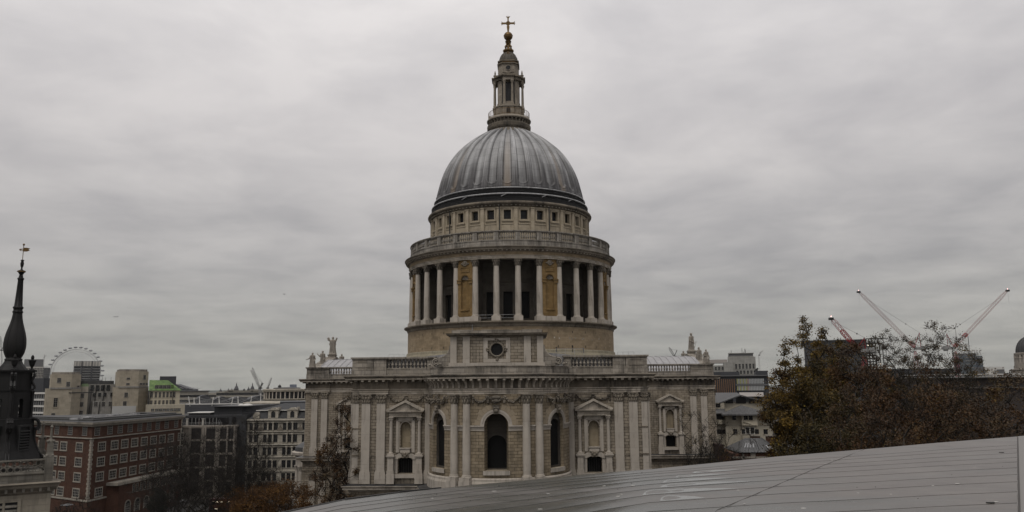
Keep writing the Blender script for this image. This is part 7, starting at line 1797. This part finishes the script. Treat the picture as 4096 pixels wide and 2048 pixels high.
def make_tree(name, h, trunk_h, cr, n_tip, seed, leaves, lsize, lper, spread, label, cat='tree', group=None, shape=1.0, r0=.45, irregular=.25, twigs=3, tw_len=.9, zcut=None, low=0.0):
    rnd = random.Random(seed+99); nodes, par, rad, tips = grow(h, trunk_h, cr, n_tip, seed, shape, r0, irregular, low=low)
    root = empty(name, (0, 0, 0), 0, label=label, cat=cat, group=group)
    m = MB()
    for i in range(1, len(nodes)):
        m.tube(nodes[par[i]], nodes[i], max(.018, rad[par[i]] if par[i] < 7 or rad[par[i]] < rad[i]*1.6 else rad[i]*1.15), max(.014, rad[i]), 7 if rad[i] > .12 else 4 if rad[i] > .05 else 3, cap=False)
    tw = []
    for i in tips+[j for j in range(8, len(nodes)) if rad[j] < .09 and rnd.random() < .5]:
        p = nodes[i]; d0 = (p-nodes[par[i]]).normalized()
        for k in range(twigs):
            d = (d0+Vector((rnd.uniform(-1, 1), rnd.uniform(-1, 1), rnd.uniform(-.5, 1)))*.9).normalized(); q = p+d*tw_len*rnd.uniform(.5, 1.3); mid = p.lerp(q, .5)+Vector((rnd.uniform(-.1, .1),)*3)
            m.tube(p, mid, .022, .016, 3, cap=False); m.tube(mid, q, .016, .009, 3, cap=False); tw.append((p, q))
            q2 = mid+(d+Vector((rnd.uniform(-1, 1), rnd.uniform(-1, 1), rnd.uniform(-1, 1)))).normalized()*tw_len*.5; m.tube(mid, q2, .01, .006, 3, cap=False); tw.append((mid, q2))
    m.build('trunk', BARK, root)
    if leaves and lper:
        ng = np.random.default_rng(seed); P_ = np.array([tuple(p) for p, q in tw]); Q_ = np.array([tuple(q) for p, q in tw])
        cn = np.array([mnoise.noise((p+Vector((seed, seed, 0)))*.28) for p, q in tw])
        nn = np.maximum(0, (lper*ng.uniform(.4, 1.6, len(tw))*(1+cn)+ng.uniform(0, 1, len(tw))).astype(int)); idx = np.repeat(np.arange(len(tw)), nn); n_ = len(idx)
        c_ = P_[idx]+(Q_[idx]-P_[idx])*ng.uniform(0, 1, (n_, 1))+ng.normal(0, 1, (n_, 3))*np.array([spread, spread, spread*.8])
        a_ = ng.normal(0, 1, (n_, 3)); a_ /= np.linalg.norm(a_, axis=1)[:, None]; b_ = np.cross(a_, ng.normal(0, 1, (n_, 3))); b_ /= np.linalg.norm(b_, axis=1)[:, None]
        s_ = lsize*ng.uniform(.55, 1.3, (n_, 1)); V_ = np.stack([c_-a_*s_, c_+b_*s_*.62, c_+a_*s_, c_-b_*s_*.62], 1).reshape(-1, 3)
        v = V_.tolist(); f = np.arange(n_*4).reshape(-1, 4).tolist()
        pr_ = np.array([p for l, p in leaves]); cum = np.cumsum(pr_/pr_.sum()); x = np.clip(ng.uniform(0, 1, n_)*.45+(.5+cn[idx]*1.1)*.55, 0, .999); mi = np.searchsorted(cum, x).clip(0, len(leaves)-1).tolist()
        me = bpy.data.meshes.new('crown'); me.from_pydata(v, [], f)
        for lm, pr in leaves: me.materials.append(lm)
        me.polygons.foreach_set('material_index', mi); me.update()
        o = bpy.data.objects.new('crown', me); COL.objects.link(o); o.parent = root
    return root
def setat(o, px, D, rz=0, sc=(1, 1, 1), zb=GZ):
    p = at(px, 1700, D); o.location = (p.x, p.y, zb); o.rotation_euler = (0, 0, rz); o.scale = sc
def topz(px, py, D): return at(px, py, D).z
TWIG = mat('fine_dark_twigs', (.012, .009, .007), .95, .1)
GR = 'big autumn plane trees in the churchyard'
D = 92
def plane(px, py, D, cr, tr, n, seed, leaves, ls, lp, sp, label, **k):
    h = topz(px, py, D)-GZ; o = make_tree('plane_tree', h, tr, cr, n, seed, leaves, ls, lp, sp, label, 'tree', GR, **k); setat(o, px, D); return o
plane(3300, 1430, 98, 4.9, 9, 420, 11, [(LV_OLIVE, .45), (LV_GOLD, .42), (LV_RUST, .13)], .13, 26, .3, 'gold and olive autumn tree right of the cream gabled building, leftmost of the big trees', r0=.5, irregular=.2, shape=.95)
plane(3188, 1420, 97, 3.3, 8, 300, 27, [(LV_OLIVE, .25), (LV_GOLD, .55), (LV_YEL, .2)], .12, 24, .3, 'golden-brown tree at the left edge of the big tree group, beside the cream building', r0=.4, irregular=.2)
plane(3305, 1302, 104, 3.3, 19, 200, 12, [(LV_OLIVE, .15), (LV_GOLD, .5), (LV_YEL, .35)], .11, 20, .26, 'thin gold-topped tree rising highest behind the leftmost big tree', r0=.4, irregular=.25, twigs=4, tw_len=.7)
plane(3215, 1350, 101, 3.2, 17, 130, 22, [(LV_RUST, .15), (LV_GOLD, .6), (LV_YEL, .25)], .11, 22, .26, 'small golden tree top just left of the thin tallest gold-topped one', r0=.3, irregular=.25, tw_len=.7)
plane(3120, 1435, 99, 2.0, 13, 90, 25, [(LV_GOLD, .6), (LV_RUST, .4)], .11, 18, .36, 'low golden tree top leaning out over the cream gabled building', r0=.3, irregular=.25, tw_len=.7)
plane(3370, 1350, 108, 4.2, 14, 200, 26, [(LV_OLIVE, .5), (LV_GOLD, .3), (LV_BROWN, .2)], .12, 15, .4, 'thin olive tree top in front of the left end of the dark slab block', r0=.4, irregular=.25, twigs=4)
plane(3435, 1362, 96, 4.6, 8, 420, 13, [(LV_BROWN, .3), (LV_RUST, .7)], .115, 26, .3, 'rust-brown autumn tree in front of the dark slab block', r0=.5, irregular=.2)
plane(3575, 1305, 112, 4.4, 20, 560, 14, [(LV_BROWN, .5), (LV_OLIVE, .3), (LV_GOLD, .2)], .085, 6, .24, 'nearly bare tree top against the sky under the left-leaning long crane', r0=.26, irregular=.15, twigs=4, tw_len=.7)
plane(3800, 1288, 108, 6.3, 17, 900, 15, [(LV_BROWN, .55), (LV_OLIVE, .3), (LV_GOLD, .15)], .085, 5, .24, 'wide nearly bare tree top against the sky between the two long cranes', r0=.34, irregular=.15, twigs=4, tw_len=.7)
plane(3640, 1470, 84, 6.2, 5, 460, 16, [(LV_BROWN, .42), (LV_RUST, .48), (LV_GOLD, .1)], .115, 24, .3, 'dense rust-brown tree in the middle of the right-hand group', r0=.5, irregular=.2)
plane(3850, 1500, 80, 6.2, 5, 460, 17, [(LV_BROWN, .5), (LV_RUST, .38), (LV_GOLD, .12)], .115, 22, .3, 'dense brown tree with gold flecks right of the middle', r0=.5, irregular=.2)
plane(4055, 1475, 84, 6.2, 6, 440, 18, [(LV_BROWN, .6), (LV_RUST, .25), (LV_OLIVE, .15)], .115, 12, .42, 'brown half-bare tree at the right edge', r0=.55, irregular=.25)
plane(3520, 1540, 72, 5.0, 4, 380, 19, [(LV_RUST, .5), (LV_BROWN, .3), (LV_OLIVE, .2)], .10, 24, .38, 'low rust tree behind the roof edge left of the middle', r0=.45)
plane(3960, 1600, 62, 5.4, 3, 380, 20, [(LV_BROWN, .5), (LV_RUST, .35), (LV_GOLD, .15)], .09, 24, .36, 'low brown tree behind the roof edge near the right corner', r0=.4)
plane(3310, 1560, 86, 4.8, 4, 330, 21, [(LV_BROWN, .25), (LV_OLIVE, .75)], .12, 22, .42, 'dark olive tree low behind the roof edge under the golden tree', r0=.4)
plane(3740, 1600, 66, 5.2, 3, 380, 23, [(LV_BROWN, .4), (LV_RUST, .5), (LV_GOLD, .1)], .09, 24, .36, 'low orange-brown tree behind the roof edge below the wide bare top', r0=.4)
def tree(name, px, py, D, cr, tr, n, seed, leaves, ls, lp, sp, label, zb=GZ, **k):
    h = topz(px, py, D)-zb; o = make_tree(name, h, tr, cr, n, seed, leaves, ls, lp, sp, label, 'tree', None, **k); setat(o, px, D, zb=zb); return o
tree('autumn_tree', 1362, 1650, 118, 2.5, 5, 330, 31, [(LV_BROWN, .5), (LV_RUST, .45), (LV_GOLD, .05)], .09, 12, .2, 'sparse brown-leaved tree in front of the left side of the cathedral', r0=.4, irregular=.35)
tree('bare_tree', 2850, 1665, 132, 6.6, 5, 900, 32, [(TWIG, .8), (LV_YEL, .13), (LV_GOLD, .07)], .055, 3.0, .3, 'bare tree with a few yellow leaves in front of the right transept', r0=.42, irregular=.3, twigs=5, tw_len=1.2)
tree('bare_tree', 850, 1700, 150, 10.5, 5, 1100, 33, [(TWIG, 1.0)], .05, 2.2, .4, 'large bare dark tree in front of the stone-framed modern block', r0=.42, irregular=.2, twigs=5, tw_len=1.5)
tree('bare_tree', 1000, 1740, 160, 8.0, 5, 800, 34, [(TWIG, 1.0)], .05, 2.0, .4, 'bare dark tree in front of the ornate cream office', r0=.32, irregular=.3, twigs=5, tw_len=1.5)
tree('bare_tree', 715, 1760, 156, 7.5, 5, 700, 35, [(TWIG, 1.0)], .05, 2.0, .4, 'bare tree in front of the right end of the brick building', r0=.3, irregular=.3, twigs=5, tw_len=1.5)
tree('orange_tree', 1085, 1905, 150, 8.2, 3.5, 420, 36, [(leafmat('orange_leaves', [(.36, (.035, .017, .007)), (.5, (.085, .038, .011)), (.65, (.17, .08, .018))]), .8), (LV_RUST, .2)], .13, 22, .5, 'rounded orange-leaved tree low beside the left side of the cathedral', r0=.4, shape=.8)
tree('fir_tree', 650, 1960, 190, 1.9, 2, 200, 37, [(leafmat('fir_needles', [(.36, (.006, .008, .006)), (.5, (.013, .016, .011)), (.65, (.022, .026, .017))]), 1.0)], .12, 16, .25, 'dark fir tree with tiny lights before the brick building', r0=.3, irregular=.1)
fo = [o for o in bpy.data.objects if o.name.startswith('fir_tree')][0]; m = MB(); rnd = random.Random(6)
for k in range(16): a_ = rnd.uniform(0, 6.28); z_ = rnd.uniform(2.5, 8.5); m.blob((1.7*(1-z_/11)*math.cos(a_), 1.7*(1-z_/11)*math.sin(a_)-.5, z_), .07)
m.build('fairy_lights', TIP if 0 else CW_, fo)
tree('bare_tree', 320, 1990, 165, 5.0, 4, 160, 38, [(TWIG, 1.0)], .05, 2, .4, 'small bare tree low in front of the brick building near the tower', r0=.3, twigs=4, tw_len=1.2)

# ================================================================ street
BUSR = mat('dark_bus_body', (.05, .012, .012), .35, .5)
p = at(925, 2010, 205); root = empty('double_decker_bus', (p.x-5.5, p.y, GZ), R(6), label='dark bus with lit windows behind the bare trees at street level', cat='bus')
m = MB(); m.box(0, 11, 0, 2.5, .9, 4.3); m.box(.1, 10.9, .1, 2.4, 4.3, 4.45); m.build('body', BUSR, root)
m = MB()
for z0, z1 in ((1.5, 2.3), (3.1, 3.9)): m.box(.4, 10.6, -.02, .01, z0, z1)
m.build('windows', PANE, root)
m = MB(); 
for x0, x1, z in ((.8, 3.2, 3.75), (4.5, 5.6, 3.75), (1.5, 2.2, 2.1), (7.0, 7.8, 3.75)): m.box(x0, x1, -.04, -.02, z-.09, z+.06)
m.build('lit_windows', LAMP, root)
for x in (2.2, 8.6):
    for y in (.15, 2.35): m = MB(); m.tube((x, y-.15, .5), (x, y+.15, .5), .5, n=18); m.build('wheel', IRON, root)
for i, (px, lb) in enumerate(((268, 'black street lamp with a flat round head below the corner of the brick building'), (730, 'black street lamp with a flat round head near the right end of the brick building'))):
    p = at(px, 2019 if i == 0 else 2003, 176 if i == 0 else 190); root = empty('street_lamp', (p.x, p.y, GZ), 0, label=lb, cat='street lamp', group='street lamps by the brick building')
    m = MB(); m.lathe([(.14, 0), (.14, .8), (.07, .9), (.06, p.z-GZ-.2)], 10); m.build('post', IRON, root)
    m = MB(); m.lathe([(.2, p.z-GZ-.5), (.25, p.z-GZ-.2), (1.2, p.z-GZ-.1), (1.25, p.z-GZ), (.1, p.z-GZ+.25)], 20); m.build('lamp_head', MIDG, root)
# ================================================================ aircraft and bird
def plane_obj(px, py, D, L, label, name='airliner', rz=0, sc=1):
    p = at(px, py, D); root = empty(name, p, rz, label=label, cat='aircraft')
    g = mat('aircraft_skin', (.25, .25, .26), .5)
    m = MB(); m.smooth_lathe([(.01, 0), (.5, .8), (.95, 3), (1.0, 8), (1.0, 24), (.6, 31), (.1, 35)], 12); m.xf(Matrix.Scale(L/35, 4) @ Matrix.Rotation(R(-90), 4, 'Y') @ Matrix.Scale(1.9, 4, (1, 0, 0)) @ Matrix.Scale(1.9, 4, (0, 1, 0)) @ Matrix.Translation((0, 0, -18))); m.build('fuselage', g, root)
    s_ = L/35
    for sy in (-1, 1): m = MB(); m.prism([(-4*s_, sy*1*s_), (3*s_, sy*1*s_), (7*s_, sy*16*s_), (5*s_, sy*16*s_)], -.3*s_, .3*s_, 'z'); m.build('wing', g, root)
    m = MB(); m.prism([(12*s_, 1*s_), (17*s_, 1*s_), (18.5*s_, 7*s_), (16*s_, 7*s_)], -.25*s_, .25*s_); m.build('tail_fin', g, root)
plane_obj(462, 1267, 2500, 16, 'tiny airliner low in the grey sky left of the dome, above the wheel', rz=R(8))
p = at(1137, 1177, 400); root = empty('flying_bird', p, R(-20), label='small dark bird flying in the sky left of the dome', cat='bird')
m = MB(); m.blob((0, 0, 0), .45, .16, .14, 10, 7); m.blob((-.48, 0, .05), .14, .1, .1); m.prism([(.4, -.05), (.75, -.14), (.75, .14), (.4, .05)], -.02, .02, 'z')
for s1 in (-1, 1): m.grid([[(-.2, s1*.1, .05), (.2, s1*.1, .05)], [(-.28, s1*.45, .28), (.12, s1*.45, .26)], [(-.05, s1*.95, .18), (.1, s1*.95, .16)]], True)
m.build('body', IRON, root)

# ================================================================ foreground roof
ZF = H-1.6
RFM = mat('pale_roof_cladding', (.155, .142, .130), .55, .38); t = NT(RFM); uvn = t.n('ShaderNodeUVMap').outputs[0]; ob = t.n('ShaderNodeTexCoord').outputs['Object']
# wetness: streaky film drying towards the right
wet = t.noise(t.map(ob, (.35, 1.0, 1)), 1.0, 5, .6, .3)
sp = t.n('ShaderNodeSeparateXYZ'); t.l(ob, sp.inputs[0])
xg = t.ramp(t.math('MULTIPLY', t.math('ADD', sp.outputs[0], 4.0), .083), [(0, (.28,)*3), (.22, (.42,)*3), (.40, (.52,)*3), (.75, (.12,)*3), (1, (0,)*3)])
w = t.ramp(t.math('ADD', t.math('MULTIPLY', wet, .8), t.math('MULTIPLY', xg, .55)), [(.42, (0, 0, 0)), (.68, (1, 1, 1))])
fine = t.noise(t.map(ob, (.8, 3, 1)), 2.2, 5, .65); blotch = t.noise(ob, .9, 4, .6)
c0 = t.ramp(t.math('ADD', t.math('MULTIPLY', fine, .5), t.math('MULTIPLY', blotch, .5)), [(.36, (.072, .063, .057)), (.5, (.094, .083, .075)), (.64, (.114, .102, .092))])
c = t.mix(w, c0, (.050, .051, .045)); t.l(c, t.b.inputs['Base Color'])
t.l(t.ramp(w, [(0, (.42,)*3), (1, (.22,)*3)]), t.b.inputs['Roughness']); t.bump(t.noise(ob, 30, 3), .004, .3)
def rp_(px, py): 
    p = at_z(px, py, ZF); return p
edge = [(1146, 2043), (1368, 1999), (1595, 1971), (1764, 1953), (1892, 1939), (2137, 1918), (2300, 1901), (2457, 1887.5), (2600, 1877), (2829, 1854), (3120, 1825), (3469, 1796), (3761, 1770), (4096, 1743.7), (4330, 1722), (5600, 1612)]
def ey(x):
    for (a, b), (c_, d) in zip(edge[:-1], edge[1:]):
        if a <= x <= c_: return b+(d-b)*(x-a)/(c_-a)
    return edge[0][1]+(edge[0][0]-x)*.2 if x < edge[0][0] else edge[-1][1]
ry = [0, 34, 48, 66, 84, 102, 125, 152, 181, 221, 266, 330, 420, 540, 700]
ly = [0, 12, 20, 31, 43, 60, 78, 103, 133, 169, 215, 275, 350, 460, 620]
RO = empty('curved_roof', (0, 0, 0), 0, label='pale grey panelled roof sweeping across the bottom of the view, partly wet', cat='roof')
xs = [1146, 1368, 1595, 1764, 1892, 2137, 2300, 2457, 2600, 2829, 3120, 3469, 3761, 4069]
xs2 = xs
def rowy(k, x):
    f = (x-2596)/(4070-2596)
    if f >= 0: base = ly[k]+(ry[k]-ly[k])*f
    else: base = ly[k]*(1-f*.9*max(0, 1))
    return ey(x)+base
def roofpt(x, y, dz=0):
    r_ = ray(x, y); p = at_z(x, y, ZF); 
    return Vector((p.x, p.y, ZF+dz))
for k in range(len(ry)-1):
    m = MB(); A = [roofpt(x, rowy(k, x), -.002 if k else 0) for x in xs]; B = [roofpt(x, rowy(k+1, x), .002) for x in xs]
    A = [a+(a-b).normalized()*.0+Vector((0, 0, 0)) for a, b in zip(A, B)]
    rows_ = []
    for q_ in range(7):
        f_ = q_/6; rows_.append([tuple(b_.lerp(a_, f_)+Vector((0, 0, .014*math.sin(math.pi*f_)*min(1, (a_-b_).length)))) for a_, b_ in zip(A, B)])
    m.grid(rows_, True)
    lip = [p+Vector((0, 0, -.004)) for p in B]; m.grid([[tuple(p) for p in lip], [tuple(p) for p in B]], False)
    m.build('roof_panel', RFM, RO)
SEAM = mat('dark_joint', (.06, .055, .052), .9)
m = MB()
for k in range(1, len(ry)-1):
    P = [roofpt(x, rowy(k, x), .001) for x in xs]
    for p, q in zip(P[:-1], P[1:]): m.tube(p, q, .0012, n=4, cap=False)
m.build('panel_joints', SEAM, RO)
m = MB()
P = [roofpt(*q, .012) for q in ((2740, 2180), (2870, 2043), (2975, 2000), (3242, 1885), (3360, 1838), (3458, 1799))]
for p, q in zip(P[:-1], P[1:]): m.tube(p, q, .0035, n=4)
P = [roofpt(*q, .012) for q in ((4071, 1747), (4074, 1900), (4078, 2048), (4082, 2200))]
for p, q in zip(P[:-1], P[1:]): m.tube(p, q, .012, n=6)
m.build('expansion_joint', SEAM, RO)
m = MB(); m.grid([[tuple(roofpt(x, y+ey(x), .004)) for x in (4069, 4330, 4900, 5600)] for y in (950, 400, 150, 0)], True); m.build('end_panel', mat('end_panel_metal', (.16, .15, .14), .5), RO)
# fascia below the edge, then the pale kerb with its dark gutter on the left
m = MB(); E_ = [roofpt(x, ey(x)) for x in xs+[4330, 4900, 5600]]; m.grid([[(p.x, p.y, p.z-.9) for p in E_], [tuple(p) for p in E_]][::-1], False); m.build('fascia', IRON, RO)
m = MB(); K = []
kx = [(1100, 2053), (1368, 1998), (1595, 1969), (1764, 1951.6)]
ks = [roofpt(x, y) for x, y in kx]
for i, p in enumerate(ks):
    t_ = (1-i/3)*1.0+.02; d = (ks[min(i+1, 3)]-ks[max(i-1, 0)]).normalized(); nrm = Vector((-d.y, d.x, 0)); K.append((p-nrm*.10*t_, p+nrm*.03))
m.grid([[tuple(a+Vector((0, 0, .012))) for a, b in K], [tuple(b+Vector((0, 0, -.012))) for a, b in K]], False); m.grid([[tuple(a) for a, b in K], [tuple(a+Vector((0, 0, .012))) for a, b in K]], False); m.grid([[tuple(b+Vector((0, 0, -.012))) for a, b in K], [tuple(b+Vector((0, 0, -.6))) for a, b in K]], False)
KB = stone('pale_kerb_metal', (.26, .26, .25), None, dirt=.5, seed=70); m.build('kerb', KB, RO)
m = MB()
for (a, b), (c_, d) in zip(K[:-1], K[1:]): m.tube(a+Vector((0, 0, .012)), c_+Vector((0, 0, .004)), .012, n=5)
m.build('gutter', IRON, RO)
# shallow puddles lying along the panel joints
PUD = mat('standing_water', (.17, .175, .165), .06, .5); PUD.node_tree.nodes['Principled BSDF'].inputs['IOR'].default_value = 1.4
rnd = random.Random(77)
for k, (xa, xb) in {2: (2770, 2960), 3: (2700, 2920), 4: (2650, 2930), 5: (2640, 3010), 6: (2570, 2950), 7: (2640, 2820)}.items():
    n = 40; top = []; bot = []
    for i in range(n+1):
        f = i/n; x = xa+(xb-xa)*f; y0, y1 = rowy(k, x), rowy(k+1, x); env = (min(1, f*9))**.5*(1-f)**.75
        h0 = max(.06, min(.8, .72*env*(1+.35*mnoise.noise(Vector((x*.03, k*3.3, 0)))))); b_, a_ = roofpt(x, y1, .002), roofpt(x, y0, -.002)
        for lst, f_ in ((bot, .05), (top, .05+h0)):
            lst.append(b_.lerp(a_, f_)+Vector((0, 0, .014*math.sin(math.pi*f_)*min(1, (a_-b_).length)+.0012)))
    m = MB(); m.grid([[tuple(b_.lerp(t_, q)+Vector((0, 0, .0006))) for b_, t_ in zip(bot, top)] for q in (0, .5, 1)], True); m.build('puddle', PUD, RO)
m = MB(); rnd = random.Random(31)
for k in range(26):
    x, y = rnd.uniform(1700, 4040), 0; y = ey(x)+rnd.uniform(12, 260); p = roofpt(x, y, .012); s_ = rnd.uniform(.008, .022); m.blob(p, s_*2, s_, .004, 7, 3)
m.build('pale_droppings', WHITE, RO)
m = MB(); rnd = random.Random(32)
for k in range(16):
    x = rnd.uniform(1700, 4040); y = ey(x)+rnd.uniform(12, 260); p = roofpt(x, y, .010); m.blob(p, rnd.uniform(.006, .014), .008, .006, 6, 3)
m.build('dark_grit', SEAM, RO)
for x, y in ((4006, 1812), (3962, 2014)):
    m = MB(); p = roofpt(x, y, .016); m.prism([(p.x-.06, p.y), (p.x-.03, p.y-.03), (p.x+.03, p.y-.03), (p.x+.06, p.y)], ZF+.006, ZF+.02, 'z'); m.build('drain_clip', IRON, RO)
# ================================================================ ground
GM = mat('asphalt_and_paving', (.05, .05, .05), .85); t = NT(GM); ob = t.n('ShaderNodeTexCoord').outputs['Object']
t.l(t.ramp(t.noise(ob, .05, 5, .6), [(.35, (.035, .035, .035)), (.55, (.055, .053, .05)), (.7, (.08, .077, .07))]), t.b.inputs['Base Color'])
g = MB(); g.face([(-9000, -400, GZ), (9000, -400, GZ), (9000, 5400, GZ), (-9000, 5400, GZ)]); tag(g.build('ground', GM), kind='structure')

# ================================================================ air
hz = MB(); hz.box(-9100, 9100, -450, 5600, GZ-1, 240)
hm = bpy.data.materials.new('haze'); hm.use_nodes = True; hn = hm.node_tree; hn.nodes.clear()
ho = hn.nodes.new('ShaderNodeOutputMaterial'); pv = hn.nodes.new('ShaderNodeVolumePrincipled'); pv.inputs['Color'].default_value = (.86, .87, .88, 1); pv.inputs['Density'].default_value = 0.000022; pv.inputs['Anisotropy'].default_value = 0.2
hn.links.new(pv.outputs[0], ho.inputs['Volume'])
tag(hz.build('haze', hm), kind='stuff')
